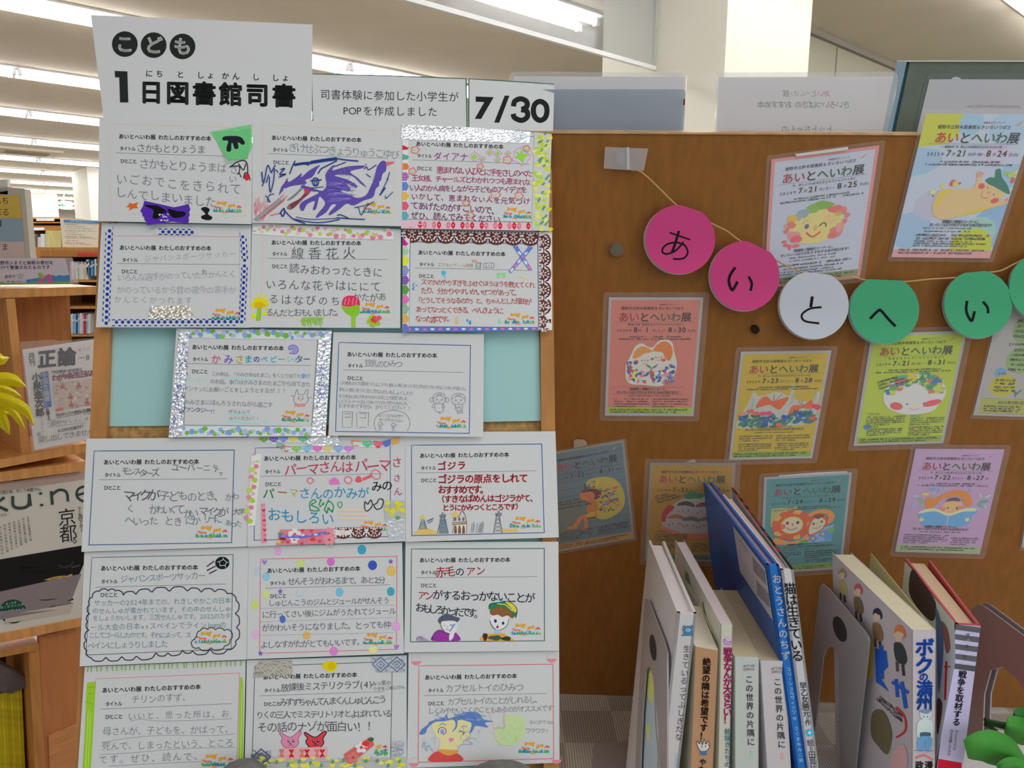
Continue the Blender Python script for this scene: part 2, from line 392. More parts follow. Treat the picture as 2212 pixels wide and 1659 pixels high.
# far bookcase with a yellow end panel
def plank(S, x0, y0, x1, y1, dep, m, mb=None):
    mb = mb or MB(); return mb.prism([S(x0, y0), S(x1, y0), S(x1, y1), S(x0, y1)], (0, dep, 0), m)
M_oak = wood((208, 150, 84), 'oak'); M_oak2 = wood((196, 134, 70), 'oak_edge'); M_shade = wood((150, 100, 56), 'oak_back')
def YS(y):
    S = lambda u, v, h=0.0: at_y(u, v, y - h)
    S.n = Vector((0, -1, 0)); return S
SF = YS(6.4)
bc = thing('bookcase', 'tall far bookcase with a yellow end panel and white shelf labels', 'bookcase', SF(98, 535))
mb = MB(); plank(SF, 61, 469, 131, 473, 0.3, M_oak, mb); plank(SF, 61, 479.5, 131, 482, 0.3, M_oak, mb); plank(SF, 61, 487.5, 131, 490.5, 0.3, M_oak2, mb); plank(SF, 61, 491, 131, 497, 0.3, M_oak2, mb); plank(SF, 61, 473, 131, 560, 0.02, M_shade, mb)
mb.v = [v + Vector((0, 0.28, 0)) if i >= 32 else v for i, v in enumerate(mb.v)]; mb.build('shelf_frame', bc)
for x0 in (58, 131): q = SF(x0, 470); mb = MB(); mb.box((q.x, q.y, 0), (q.x + .03, q.y + .3, q.z), M_oak); mb.build('side_panel', bc)
mb = MB(); plank(SF, 98, 497.5, 132, 545, 0.25, mat((206, 192, 130), rough=0.7, noise=(8, 0.12, (6, 6, 0.5)), name='yellow_panel'), mb); mb.build('end_panel', bc)
mb = MB(); plank(SF, 80, 471.5, 118, 477.5, -0.01, mat((246, 240, 234)), mb); mb.build('shelf_label', bc)
mb = MB(); plank(SF, 62, 491.5, 97, 497.5, -0.01, mat((246, 244, 240)), mb); mb.build('shelf_label', bc)
for k, (x0, x1, y0, c) in enumerate([(66, 72, 507, (24, 30, 50)), (72.5, 74.5, 506, (236, 214, 170)), (75, 81, 509, (110, 100, 90)), (81.5, 87, 512, (226, 200, 190)), (87.5, 97, 505, (214, 222, 228))]):
    mb = MB(); plank(SF, x0, y0, x1, 534, 0.18, mat(c), mb); b = mb.build('book'); tag(b, ['black book at the left end of the far bookcase row', 'thin cream book beside the black one on the far bookcase', 'grey book in the far bookcase beside the cream book', 'pale pink book in the far bookcase row', 'wide pale grey folder at the right end of the far bookcase row'][k], 'book', 'books in the far bookcase')
# nearer bookcase, its top at eye level
SN = YS(3.3)
nc = thing('bookcase', 'wooden bookcase behind the magazine rack with a red label under its top', 'bookcase', SN(150, 760))
mb = MB(); plank(SN, 66, 534.5, 232, 541, 0.35, M_oak, mb); mb.build('top_board', nc)
mb = MB(); plank(SN, 68, 541, 232, 555, 0.33, M_oak2, mb); mb.build('header_panel', nc)
mb = MB(); plank(SN, 79, 541, 87, 760, -0.012, M_oak, mb); mb.build('upright', nc)
mb = MB(); plank(SN, 168, 546.5, 214, 551.5, -0.004, mat((226, 70, 76)), mb); mb.build('red_label', nc)
for y in (604.5, 662, 722, 780):
    mb = MB(); plank(SN, 68, y, 232, y + 5, 0.33, M_oak, mb); mb.build('shelf', nc)
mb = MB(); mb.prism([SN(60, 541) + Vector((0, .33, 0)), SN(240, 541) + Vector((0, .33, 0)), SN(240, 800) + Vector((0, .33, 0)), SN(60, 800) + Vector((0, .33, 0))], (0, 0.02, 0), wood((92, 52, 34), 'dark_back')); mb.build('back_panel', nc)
for x0 in (58, 232): q = SN(x0, 536); mb = MB(); mb.box((q.x, q.y, 0), (q.x + .03, q.y + .34, q.z), M_oak); mb.build('side_panel', nc)
def row(S, x, x1, yt, yb, pal, base, group):
    k = 0; names = {'r': 'red', 'b': 'blue', 'w': 'white', 'y': 'yellow', 'p': 'pink', 'g': 'grey', 't': 'teal', 'l': 'light blue'}
    rgb = {'r': (206, 60, 70), 'b': (40, 84, 150), 'w': (232, 232, 236), 'y': (236, 234, 170), 'p': (236, 190, 200), 'g': (150, 150, 156), 't': (40, 116, 150), 'l': (150, 196, 226)}
    while x < x1:
        c = pal[k % len(pal)]; w = 2.6 + 2.2*random.random(); t = yt + random.uniform(-3, 4)
        mb = MB(); plank(S, x, t, x + w - 0.25, yb, 0.16, mat(rgb[c]), mb); plank(S, x + 0.4, t + 9, x + w - 0.7, t + 13, -0.002, mat((240, 240, 240)), mb)
        n = k // 1 + 1; b = mb.build('book'); tag(b, '%s book spine, %s from the left %s' % (names[c], ORD[min(k, 12)], base), 'book', group); x += w; k += 1
row(SN, 152, 186, 567, 604, 'pwpwylwwy', 'in the upper row behind the rack', 'books in the upper row behind the rack')
row(SN, 186.5, 214, 562, 596, 'wtblt', 'of the taller books by the cork board', 'taller books in the upper row behind the rack')
row(SN, 150, 192, 679, 721, 'lwllblwprr', 'in the row seen through the rack', 'books in the lower row behind the rack')
# white notice with a blue heading on the bookcase
SP = YS(3.42)
nb = thing('notice_board', 'white notice with a blue heading standing on the bookcase behind', 'notice', SP(172, 534))
mb = MB(); mb.prism([SP(129.5, 471), SP(222, 477), SP(226, 535), SP(135, 534)], (0, 0.012, 0), mat((240, 240, 226))); mb.build('sheet', nb)
ik = Ink(SP, 0.002); ik.poly([(137, 474.5), (215, 478), (216, 483.5), (138, 480)], (92, 156, 220))
for k, y in enumerate((484, 488.5, 493, 498, 501, 506, 511, 514, 519, 524, 527)): ik.greek(140 + (k % 3), y, 168 + 14*((k*5) % 4), y + 1.5, 1.7, (150, 150, 150) if k % 3 else (90, 90, 96), 0.8)
ik.greek(150, 477.6, 206, 481, 2.2, (225, 240, 252)); ik.build('lettering', nb)
# ---------------------------------------------------------------- magazine rack at the left
dS = Vector((0.683, 0.73, 0)); nS = Vector((0.73, -0.683, 0)); pS = at_y(60, 800, 1.5); BK = -nS
def SS(u, v, h=0.0): return at_plane(u, v, pS + nS*h, nS)
SS.n = nS
rk = thing('magazine_rack', 'light oak magazine rack with slanted flaps at the left edge', 'magazine rack', SS(60, 1900))
def face(P, dep, m, mb=None, h=0.0):
    mb = mb or MB(); return mb.prism([SS(x, y, h) for x, y in P], BK*dep, m)
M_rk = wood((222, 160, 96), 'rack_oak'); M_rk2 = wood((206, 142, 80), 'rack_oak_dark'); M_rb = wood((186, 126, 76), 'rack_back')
face([(-160, 629.5), (214, 618.5), (214, 636), (-160, 650)], 0.30, M_rk).build('top_board', rk)
face([(13, 645), (32.5, 645), (66, 982), (48, 986)], 0.18, M_rk).build('divider', rk)
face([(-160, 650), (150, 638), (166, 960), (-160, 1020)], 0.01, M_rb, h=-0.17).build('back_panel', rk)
face([(-160, 1024), (190, 957), (190, 975), (-160, 1042)], 0.17, M_rk, h=0.02).build('ledge', rk)
face([(-160, 1041), (186, 996), (184, 1017), (-160, 1062)], 0.15, M_rk, h=0.015).build('ledge', rk)
face([(-160, 1400), (178, 1335), (177, 1353), (-160, 1422)], 0.06, M_rk, h=0.024).build('ledge', rk)
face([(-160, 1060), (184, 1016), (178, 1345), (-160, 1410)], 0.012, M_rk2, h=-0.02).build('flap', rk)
face([(-160, 1436), (84, 1390), (84, 1404), (-160, 1452)], 0.14, M_rk2, h=0.01).build('ledge', rk)
face([(61, 1394), (84, 1390), (112, 1900), (90, 1900)], 0.2, M_rk2).build('divider', rk)
face([(84, 1378), (180, 1350), (176, 1900), (112, 1900)], 0.015, wood((204, 132, 82), 'rack_door', amt=0.1), h=0.0).build('door', rk)
face([(105, 1590), (168, 1563), (168, 1900), (118, 1900)], 0.004, wood((222, 152, 98), 'rack_door_low', stretch=(2, 2, 20), amt=0.12), h=0.005).build('door', rk)
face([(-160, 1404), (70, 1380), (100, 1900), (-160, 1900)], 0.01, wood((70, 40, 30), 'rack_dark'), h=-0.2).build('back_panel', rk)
# magazines
ZA = win(SS, 0, 600, 0.24121)
mg = thing('magazine', 'white monthly magazine with red temple photo in a clear sleeve on the rack', 'magazine', SS(130, 950))
mb = MB(); mb.prism([ZA(205, 645, 0.012), ZA(860, 552, 0.012), ZA(835, 1440, 0.03), ZA(312, 1542, 0.03)], BK*0.006, mat((236, 232, 232))); mb.build('pages', mg)
mb = MB(); mb.prism([ZA(180, 575, 0.034), ZA(480, 552, 0.034), ZA(520, 568, 0.034), ZA(860, 535, 0.034), ZA(840, 1452, 0.036), ZA(285, 1565, 0.036)], BK*0.0006, mat((240, 240, 245), rough=0.15, alpha=0.12, spec=0.8, name='clear_film')); mb.build('sleeve', mg)
ik = Ink(lambda x, y, h: ZA(x, y, 0.013 + 0.018*max(0, (y-600)/900) + h)); T = (44, 52, 70)
ik.vtext('月刊', 282, 672, 290, 785, 62, T, 0.01, ax=(1, -.06)); ik.text('正論', 330, 735, 690, 700, 170, T, 0.035); ik.text('8', 765, 714, 805, 710, 70, T, 0.0)
ik.ell(714, 645, 15, 18, (240, 200, 210)); ik.ell(714, 645, 5, 6, (200, 60, 100)); ik.greek(740, 636, 800, 628, 9, (190, 190, 200)); ik.greek(740, 648, 800, 640, 9, (190, 190, 200)); ik.greek(705, 718, 755, 714, 18, T)
ik.vtext('小泉進次郎', 322, 850, 362, 1245, 82, (40, 42, 50), 0.03, ax=(1, -.08))
ik.poly([(362, 850), (430, 836), (464, 1152), (400, 1168)], (50, 110, 190)); ik.vtext('中国を論破！', 398, 846, 430, 1160, 56, (240, 244, 250), 0.025, ax=(1, -.1))
ik.text('門田隆将×結城豊弘', 462, 848, 740, 820, 33, (50, 50, 60), 0.01); ik.text('わが9条改正私案', 468, 898, 860, 850, 62, (176, 30, 110), 0.03)
ik.poly([(470, 945), (850, 895), (830, 1140), (500, 1194)], (214, 200, 190)); 
for _ in range(70):
    a, b = random.uniform(490, 825), random.uniform(925, 1160); ik.ell(a, b, random.uniform(5, 20), random.uniform(5, 14), random.choice([(236, 226, 220), (198, 182, 170), (220, 140, 130), (180, 160, 150), (226, 196, 186)]))
for a, b in ((632, 1060), (640, 1130), (560, 965), (705, 960), (780, 1110)): ik.poly([(a-24, b+30), (a, b-36), (a+24, b+30)], (206, 110, 100)); ik.line([(a-26, b+10), (a+26, b+6)], 6, (90, 80, 76))
ik.poly([(498, 1170), (570, 1160), (560, 1192), (502, 1198)], (226, 110, 104)); ik.poly([(755, 1130), (830, 1118), (828, 1140), (760, 1150)], (226, 110, 104))
ik.text('そのキリスト教会は左翼化', 500, 1232, 835, 1180, 38, (40, 92, 60), 0.02); ik.line([(505, 1255), (715, 1222)], 3, (60, 60, 60))
ik.vtext('反撃する', 425, 1172, 440, 1275, 36, (50, 50, 60), 0.02); ik.vtext('インタビュー', 372, 1245, 385, 1410, 26, (60, 60, 70)); ik.vtext('石', 345, 1380, 348, 1420, 34, (60, 60, 70), .01); ik.vtext('一一', 428, 1285, 434, 1350, 20, (60, 60, 60))
ik.poly([(440, 1282), (770, 1225), (765, 1300), (446, 1335)], (232, 228, 224)); ik.text('最新号です。', 452, 1302, 755, 1258, 60, (110, 112, 112)); ik.text('ＡＩが人を滅ぼす？', 515, 1372, 760, 1328, 36, (60, 50, 80), 0.015); ik.line([(450, 1333), (760, 1300)], 2, (120, 110, 110))
ik.text('貸し出しできません', 345, 1452, 835, 1374, 64, (120, 118, 112)); ik.text('けえ', 760, 1266, 830, 1258, 34, (50, 50, 50), .01); ik.greek(750, 1222, 830, 1210, 14, (90, 60, 80))
ik.build('cover_print', mg)
ZB = win(SS, 0, 980, 0.24096)
mg = thing('magazine', 'large magazine with a dark food photo and green lettering on the lower rack flap', 'magazine', SS(60, 1345))
mb = MB(); mb.prism([ZB(-420, 330, 0.0), ZB(800, 150, 0.0), ZB(800, 1475, 0.02), ZB(-420, 1690, 0.02)], BK*0.006, mat((226, 222, 214))); mb.build('pages', mg)
ik = Ink(lambda x, y, h: ZB(x, y, 0.001 + 0.02*max(0, (y-200)/1400) + h)); T = (66, 84, 78)
ik.poly([(-420, 330), (800, 150), (800, 225), (-420, 395)], (200, 176, 170)); ik.poly([(120, 262), (330, 232), (400, 268), (130, 300)], (120, 150, 100)); ik.poly([(-60, 268), (120, 240), (120, 300), (-60, 320)], (196, 140, 140))
ik.text('と旅と本、そして本屋さん。', -10, 352, 392, 312, 36, T)
ik.line([(-60, 370), (-60, 545)], 24, T); ik.line([(40, 392), (-50, 460), (70, 510)], 26, T)
ik.curve([(115, 380), (122, 470), (190, 488), (255, 460), (262, 360)], 26, T); ik.line([(262, 360), (275, 470)], 24, T)
ik.ell(364, 357, 16, 12, T); ik.ell(374, 461, 16, 12, T); ik.line([(460, 335), (470, 458)], 26, T); ik.curve([(466, 370), (530, 325), (596, 345), (610, 430)], 24, T)
ik.curve([(690, 372), (770, 350), (800, 330), (760, 296), (700, 320), (690, 380), (740, 425), (800, 405)], 22, T)
ik.text('ネル｜', 0, 556, 95, 538, 34, (90, 90, 90)); ik.vtext('京都', 595, 495, 618, 790, 165, (50, 44, 46), ax=(1, -.14)); ik.curve([(668, 770), (685, 785), (672, 802), (655, 788)], 7, (50, 44, 46), True)
ik.vtext('76冊と歩く', 712, 478, 745, 715, 54, (70, 66, 70), ax=(1, -.1))
for k in range(7): x = 250 - k*42; ik.vtext('文章の京都特集小説食菓子料理店本屋'[k:k+9], x, 560 + k*14, x + 26, 785 + k*20, 24, (120, 110, 116), ax=(1, -.12))
ik.poly([(-420, 1020), (800, 812), (800, 1120), (-420, 1330)], (36, 32, 34)); ik.poly([(-420, 1330), (800, 1060), (800, 1350), (-420, 1560)], (150, 138, 142))
ik.poly([(-420, 1140), (40, 1060), (560, 990), (620, 1060), (-420, 1330)], (34, 32, 34)); ik.ell(300, 1010, 130, 80, (24, 22, 24), -8); ik.ell(590, 985, 72, 40, (60, 58, 60), -10); ik.ell(588, 978, 58, 28, (30, 28, 30), -10); ik.line([(640, 1020), (720, 1000)], 14, (80, 78, 80))
ik.ell(490, 1215, 216, 88, (64, 58, 50), -15, 26); ik.ell(485, 1195, 216, 88, (206, 178, 106), -15, 26); ik.ell(485, 1192, 198, 76, (168, 138, 70), -15, 26)
for k in range(4): x = 340 + k*92; y = 1212 - k*26; ik.poly([(x-40, y-30), (x+34, y-62), (x+44, y+14), (x-30, y+44)], (96, 70, 40)); ik.poly([(x-36, y-30), (x+30, y-58), (x+36, y-10), (x-32, y+16)], (222, 178, 84))
ik.poly([(590, 1325), (800, 1240), (800, 1300), (640, 1315)], (30, 28, 30)); ik.ell(115, 1415, 122, 108, (34, 84, 64), 0, 24)
ik.text('第２特集', 50, 1350, 150, 1330, 20, (200, 220, 210)); ik.text('老舗と新刊の古書', -30, 1386, 215, 1350, 26, (170, 200, 185)); ik.text('地元の本屋さんと', -30, 1432, 222, 1388, 30, (220, 232, 226), .01)
ik.poly([(46, 1448), (800, 1320), (800, 1410), (48, 1520)], (210, 200, 186)); ik.text('最新号です', 62, 1478, 380, 1420, 62, (70, 62, 60), .01); ik.text('貸出はできま', 442, 1395, 800, 1330, 60, (80, 70, 66), .01)
ik.build('cover_print', mg)
# yellow spines and a dark bundle in the lower left compartment
ZC = win(SS, 0, 1360, 0.18018)
for k in range(9):
    x = -60 + k*36; c = random.choice([(206, 186, 20), (196, 174, 16), (214, 196, 40)])
    mb = MB(); mb.prism([ZC(x, 790 - k*12, -0.05), ZC(x + 33, 778 - k*12, -0.05), ZC(x + 110, 2500, -0.05), ZC(x + 74, 2500, -0.05)], BK*0.1, mat(c, noise=(60, 0.2, (1, 1, 1)))); b = mb.build('yellow_directory')
    tag(b, 'yellow paper-bound volume, %s from the left in the low compartment of the rack' % ORD[k], 'book', 'yellow volumes in the low compartment')
mb = MB(); 
for k in range(4): mb.tube([ZC(-200, 330 + k*70, -0.04), ZC(60, 500 + k*62, -0.04), ZC(330 - k*60, 640 + k*20, -0.05)], 0.012, mat((110, 100, 98), rough=0.8), 8)
mb.prism([ZC(-200, 340, -0.05), ZC(40, 480, -0.05), ZC(330, 650, -0.05), ZC(20, 770, -0.05), ZC(-200, 800, -0.05)], BK*0.08, mat((112, 104, 100), rough=0.8)); tag(mb.build('magazine_bundle'), 'grey curled stack of magazines lying on the yellow volumes', 'magazines')
# signs on the rack's top
SI = board(Vector((0, 1, 0)) / 1.62)
ss = thing('index_board', 'beige index board with yellow, blue and pink bands on the rack', 'sign', SI(20, 560))
mb = MB(); mb.prism([SI(-160, 400), (SI(16, 404)), SI(53, 408), SI(70, 600), SI(-160, 600)], (0, 0.02, 0), mat((206, 200, 188))); mb.build('panel', ss)
ZD = win(SI, 0, 380, 0.15676); ik = Ink(ZD, 0.001)
ik.poly([(-900, 255), (270, 268), (300, 585), (-900, 560)], (226, 196, 96)); ik.line([(-900, 415), (285, 430)], 3, (200, 170, 80)); ik.poly([(-900, 562), (300, 587), (328, 905), (-900, 895)], (160, 186, 206)); ik.line([(-900, 735), (315, 748)], 3, (140, 166, 190))
ik.poly([(-900, 897), (328, 907), (345, 1125), (-900, 1120)], (222, 206, 202)); ik.line([(-900, 1050), (340, 1066)], 3, (206, 190, 176)); ik.line([(-60, 240), (44, 241)], 5, (226, 60, 90))
ik.text('んち', -85, 345, 125, 340, 110, (60, 60, 62)); ik.text('ぼる', -80, 500, 130, 500, 115, (60, 60, 62)); ik.text('だま', -90, 980, 120, 980, 112, (60, 60, 62)); ik.line([(10, 610), (12, 700)], 14, (60, 60, 62)); ik.build('lettering', ss)
mb = MB(); mb.prism([SI(-160, 386), SI(16, 388), SI(17, 420), SI(-160, 418)], (0, 0.01, 0), mat((232, 228, 222))); mb.build('header_card', ss)
ac = thing('acrylic_sign', 'pink donation notice in a clear acrylic stand on the rack', 'sign', SI(70, 612))
SQ = board(Vector((0, 1, 0)) / 1.52)
ZE = win(SQ, 0, 480, 0.08442)
mb = MB(); mb.prism([ZE(-1200, 905, .002), ZE(1830, 905, .002), ZE(1990, 1570, .002), ZE(-1200, 1625, .002)], (0, 0.003, 0), mat((236, 226, 234), rough=0.15, alpha=0.3, spec=.7, name='acrylic')); mb.build('acrylic_stand', ac)
mb = MB(); mb.prism([ZE(-1200, 925, .004), ZE(1660, 925, .004), ZE(1800, 1560, .004), ZE(-1200, 1615, .004)], (0, 0.001, 0), mat((232, 220, 232))); mb.build('sheet', ac)
ik = Ink(ZE, 0.0045); T = (110, 96, 130)
ik.text('裾野市ふるさと納税の寄付を', -115, 1040, 1370, 1035, 108, T, .01); ik.text('受けて整備されたものです', -90, 1162, 1285, 1152, 108, T, .01); ik.text('裾野市', 110, 1395, 405, 1385, 86, T)
g = (120, 180, 160); ik.line([(515 + 100*math.cos(math.radians(-90+144*k))*1.0, 1375 + 85*math.sin(math.radians(-90+144*k))) for k in range(5)], 12, g, True)
ik.poly([(-1200, 1520), (650, 1530), (1795, 1500), (1800, 1585), (-1200, 1612)], (140, 190, 110)); ik.poly([(660, 1475), (960, 1425), (1300, 1360), (1480, 1345), (1770, 1350), (1795, 1500), (700, 1530)], (88, 156, 222)); ik.poly([(1290, 1350), (1440, 1200), (1500, 1190), (1600, 1240), (1760, 1345), (1640, 1370), (1500, 1350), (1430, 1390), (1370, 1350)], (226, 222, 238))
ik.poly([(110, 1500), (640, 1500), (690, 1545), (640, 1555), (120, 1555)], (236, 232, 238)); ik.greek(150, 1525, 630, 1525, 50, (120, 110, 120)); ik.poly([(660, 1490), (780, 1490), (780, 1545), (690, 1550)], (80, 150, 220))
ik.blob(1050, 1370, 95, 60, (176, 200, 90), rot=40, j=.06)
for a, b in ((1060, 1490), (1240, 1395), (1290, 1500)): ik.blob(a, b, 85, 62, (226, 110, 166), k=5, j=.14)
ik.build('lettering', ac)
# artificial yellow flower
SY = YS(1.15); ZY = win(SY, 0, 740, 0.1567)
fl = thing('artificial_flower', 'bright yellow artificial flower with long drooping petals at left edge', 'flower', SY(-40, 860))
M_pet = mat((244, 226, 20), rough=0.5, name='petal'); 
def petal(P, w, parent=fl, S=ZY, m=M_pet, name='petal', bulge=0.012, lift=0.0):
    Q = spl(P, False, 5); n = len(Q); mb = MB(); vs = []; fs = []
    for i, p in enumerate(Q):
        t = i/(n-1); ww = w*(0.45 + 0.9*math.sin(math.pi*min(1, t*0.85 + 0.1)))*(1 if t < 0.72 else max(0.05, (1-t)/0.28)**0.7)/1.3; a = Q[max(0, i-1)]; b = Q[min(n-1, i+1)]; dx, dy = b[0]-a[0], b[1]-a[1]; L = math.hypot(dx, dy); nx, ny = -dy/L, dx/L
        for k in (-1, -0.5, 0, 0.5, 1): vs.append(S(p[0] + nx*ww*k, p[1] + ny*ww*k, lift + bulge*(1 - k*k) + 0.003*math.cos(k*6) - 0.02*t*t))
    for i in range(n-1):
        for k in range(4): fs.append((i*5+k, i*5+k+1, (i+1)*5+k+1, (i+1)*5+k))
    mb.add(vs, fs, m); return mb.build(name, parent, True)
petal([(-140, 330), (-60, 210), (20, 240), (126, 205)], 75); petal([(-160, 520), (0, 500), (180, 520), (362, 610)], 90, lift=.01); petal([(-140, 560), (0, 620), (160, 680), (300, 752)], 52)
petal([(-160, 700), (0, 760), (240, 860), (370, 960), (470, 1155)], 82, lift=.02); petal([(-100, 820), (60, 880), (180, 960), (280, 1100), (350, 1190)], 50, lift=.012); petal([(-120, 850), (0, 930), (60, 960), (140, 990)], 40); petal([(-100, 860), (-20, 960), (60, 1120), (130, 1270)], 78, lift=.014)
petal([(-160, 440), (-120, 300), (-180, 120), (-230, 0)], 80); petal([(-200, 820), (-220, 1000), (-260, 1160), (-300, 1260)], 80)
mb = MB(); mb.tube([ZY(-150 + 40*math.cos(k), 680, -0.01 + k*0.004) for k in range(5)], 0.02, mat((190, 150, 20)), 10); mb.build('flower_centre', fl)
# ================================================================ the leaning cork board with the children's cards
M_frame = wood((196, 138, 78), 'board_frame', stretch=(10, 10, 1.5))
M_cork = mat((190, 150, 96), rough=0.95, noise=(160, 0.35, (1, 1, 1)), name='cork')
bd = thing('cork_board', 'leaning cork notice board in a wooden frame covered with cards', 'notice board', SL(690, 1720))
slab(SL, [(219, 372), (250, 372), (196, 1900), (150, 1900)], -0.022, -0.002, M_frame).build('frame_post', bd)
slab(SL, [(1164, 366), (1192, 366), (1200, 1000), (1211, 1900), (1176, 1900), (1170, 1000)], -0.022, -0.002, M_frame).build('frame_post', bd)
slab(SL, [(245, 372), (1166, 366), (1166, 396), (245, 402)], -0.022, -0.002, M_frame).build('frame_rail', bd)
slab(SL, [(190, 1672), (1182, 1672), (1190, 1790), (186, 1790)], -0.022, -0.004, M_frame).build('frame_rail', bd)
slab(SL, [(236, 390), (1174, 390), (1184, 1800), (190, 1800)], -0.018, -0.010, M_cork).build('cork_panel', bd)
for k, (P, lab) in enumerate([([(247, 420), (700, 424), (705, 918), (495, 919), (231, 921), (239, 840), (242, 716)], 'left pale turquoise backing sheet with a curled corner under the upper cards'), ([(700, 424), (1160, 430), (1168, 909), (1060, 911), (705, 918)], 'right pale turquoise backing sheet under the upper cards'), ([(196, 960), (880, 955), (890, 1700), (176, 1700)], 'left pale turquoise backing sheet behind the lower cards'), ([(872, 955), (1169, 950), (1170, 1180), (1168, 1640), (880, 1690)], 'right pale turquoise backing sheet behind the lower cards')]):
    o = slab(SL, P, -0.0085 + 0.002*(k % 2), -0.0081 + 0.002*(k % 2), mat((176, 222, 222), rough=0.8)).build('backing_sheet'); tag(o, lab, 'paper', 'turquoise backing sheets')
KEY = 1.32
INK, PEN, LEAD = (28, 28, 40), (100, 110, 116), (80, 88, 94)
M_paper = mat((232, 234, 236), rough=0.75, spec=0.2, name='paper')
FOIL = foil((240, 244, 252), 'silver_foil'); FOIL2 = foil((226, 222, 212), 'champagne_foil')
class Card:
    def __init__(s, name, label, zw, cor, base, curl, cat='card', m=None, n=7):
        s.Z = win(SL, *zw); s.base = base; s.curl = curl; s.cor = cor; TL, TR, BR, BL = cor
        s.y0 = (TL[1] + TR[1])/2; s.y1 = (BL[1] + BR[1])/2
        s.t = thing(name, label, cat, s.Z((BL[0]+BR[0])/2, s.y1, base), 'book recommendation cards by children' if cat == 'card' else None)
        mb = MB(); vs = []; fs = []
        for j in range(n+1):
            b = j/n
            for i in range(3):
                a = i/2; vs.append(s.S(TL[0]*(1-a)*(1-b)+TR[0]*a*(1-b)+BR[0]*a*b+BL[0]*(1-a)*b, TL[1]*(1-a)*(1-b)+TR[1]*a*(1-b)+BR[1]*a*b+BL[1]*(1-a)*b, 0))
        q = len(vs); vs += [v - SL.n*0.0003 for v in vs]
        for j in range(n):
            for i in range(2): k = j*3+i; fs += [(k, k+1, k+4, k+3), (k+q+3, k+q+4, k+q+1, k+q)]
        for i in range(2): fs += [(i, i+q, i+q+1, i+1), (n*3+i+1, n*3+i+1+q, n*3+i+q, n*3+i)]
        for j in range(n): fs += [(j*3, j*3+3, j*3+3+q, j*3+q), (j*3+2, j*3+2+q, j*3+5+q, j*3+5)]
        mb.add(vs, fs, m or M_paper); mb.build('sheet', s.t)
    def S(s, x, y, h=0.0):
        t = max(0.0, (y - s.y0)/(s.y1 - s.y0)); return s.Z(x, y, s.base + s.curl*t*t + h)
    def ink(s, h=0.00012):
        k = Ink(s.S, h, KEY); k.slice = 130.0; return k
    def head(s, x0, y0, x1, y1, tx, ty, hx, hy, rule, frame, fcol, fw=6.0):
        k = s.ink(); k.text('あいとへいわ展 わたしのおすすめの本', x0, y0, x1, y1, None, INK, .02); dx = (y1-y0)/(x1-x0)
        w = (x1-x0)/17.5; k.text('タイトル', tx, ty, tx + w*2.95, ty + dx*w*2.95, w*.88, INK, .018, squash=.9); k.text('ひとこと', hx, hy, hx + w*3.1, hy + dx*w*3.1, w*.92, INK, .016); k.line(rule, 4.2, (62, 72, 80)); k.build('printed_heading', s.t)
        if frame: k = s.ink(); k.line(frame, fw, fcol, True, 160); k.build('frame_line', s.t)
    def tape(s, P, col, pattern=None, name='washi_tape', h=0.0005, label=None, film=None):
        k = s.ink(h)
        k.poly(P, col)
        if pattern: pattern(k)
        o = k.build(name, s.t)
        if label: o['label'] = label
        return o
    def flowers(s, x, y, w, sl=0.0, part=True):
        k = s.ink(0.0002); e = w/420.0; f = lambda a, b: (x + a*e, y + b*e + a*e*sl)
        k.poly([f(85, 2), f(130, 22), f(220, 5), f(195, 72), f(135, 42), f(72, 56)], (206, 140, 50)); k.poly([f(240, 44), f(285, 50), f(330, 30), f(328, 78), f(290, 72), f(232, 104)], (206, 140, 50))
        k.line([f(140, 20), f(140, -6)], 3*e, (190, 130, 60)); k.line([f(152, 20), f(162, -4)], 3*e, (190, 130, 60)); k.line([f(280, 48), f(276, 30)], 3*e, (190, 130, 60))
        for i in range(30):
            a = random.uniform(5, 415); g = random.choice([(40, 120, 140), (60, 130, 110), (70, 150, 90), (40, 110, 160), (50, 125, 125), (96, 150, 90)]) if a < 330 else random.choice([(90, 150, 90), (110, 150, 80)])
            h0 = random.uniform(95, 135); k.poly([f(a-16, 155), f(a-10, h0+14), f(a-3, h0), f(a+6, h0+16), f(a+18, 155)], g)
        for i in range(16): a = random.uniform(20, 400); b = random.uniform(112, 148); k.ell(*f(a, b), 9*e, 7*e, random.choice([(50, 120, 180), (60, 140, 170), (150, 190, 210), (80, 150, 100)]))
        for a, b, c in ((70, 95, (200, 90, 60)), (100, 92, (206, 110, 90)), (130, 98, (200, 90, 80)), (45, 80, (200, 120, 60)), (380, 66, (196, 70, 60)), (400, 76, (206, 80, 70)), (362, 78, (206, 110, 80)), (170, 158, (206, 140, 70)), (200, 160, (206, 130, 70))): k.blob(*f(a, b), 17*e, 11*e, c)
        k.build('flower_picture', s.t)
    def nx(s, k, name, h=.0003): k.build(name, s.t); return s.ink(h)
    def hand(s, rows, col=PEN, bold=-0.008, jit=0.09, name='handwriting'):
        k = s.ink(0.00025)
        for r in rows:
            t, x0, y0, x1, y1 = r[:5]; em = r[5] if len(r) > 5 else None; c = r[6] if len(r) > 6 else col; k.text(t, x0, y0, x1, y1, em, c, bold, jit)
        k.build(name, s.t)
OC, GN, BL, RD = (196, 176, 140), (60, 92, 74), (58, 84, 132), (196, 112, 124)
R1, R2, R3, R4, R5, R6 = 0.0045, 0.0032, 0.0022, 0.0016, 0.0010, 0.0005
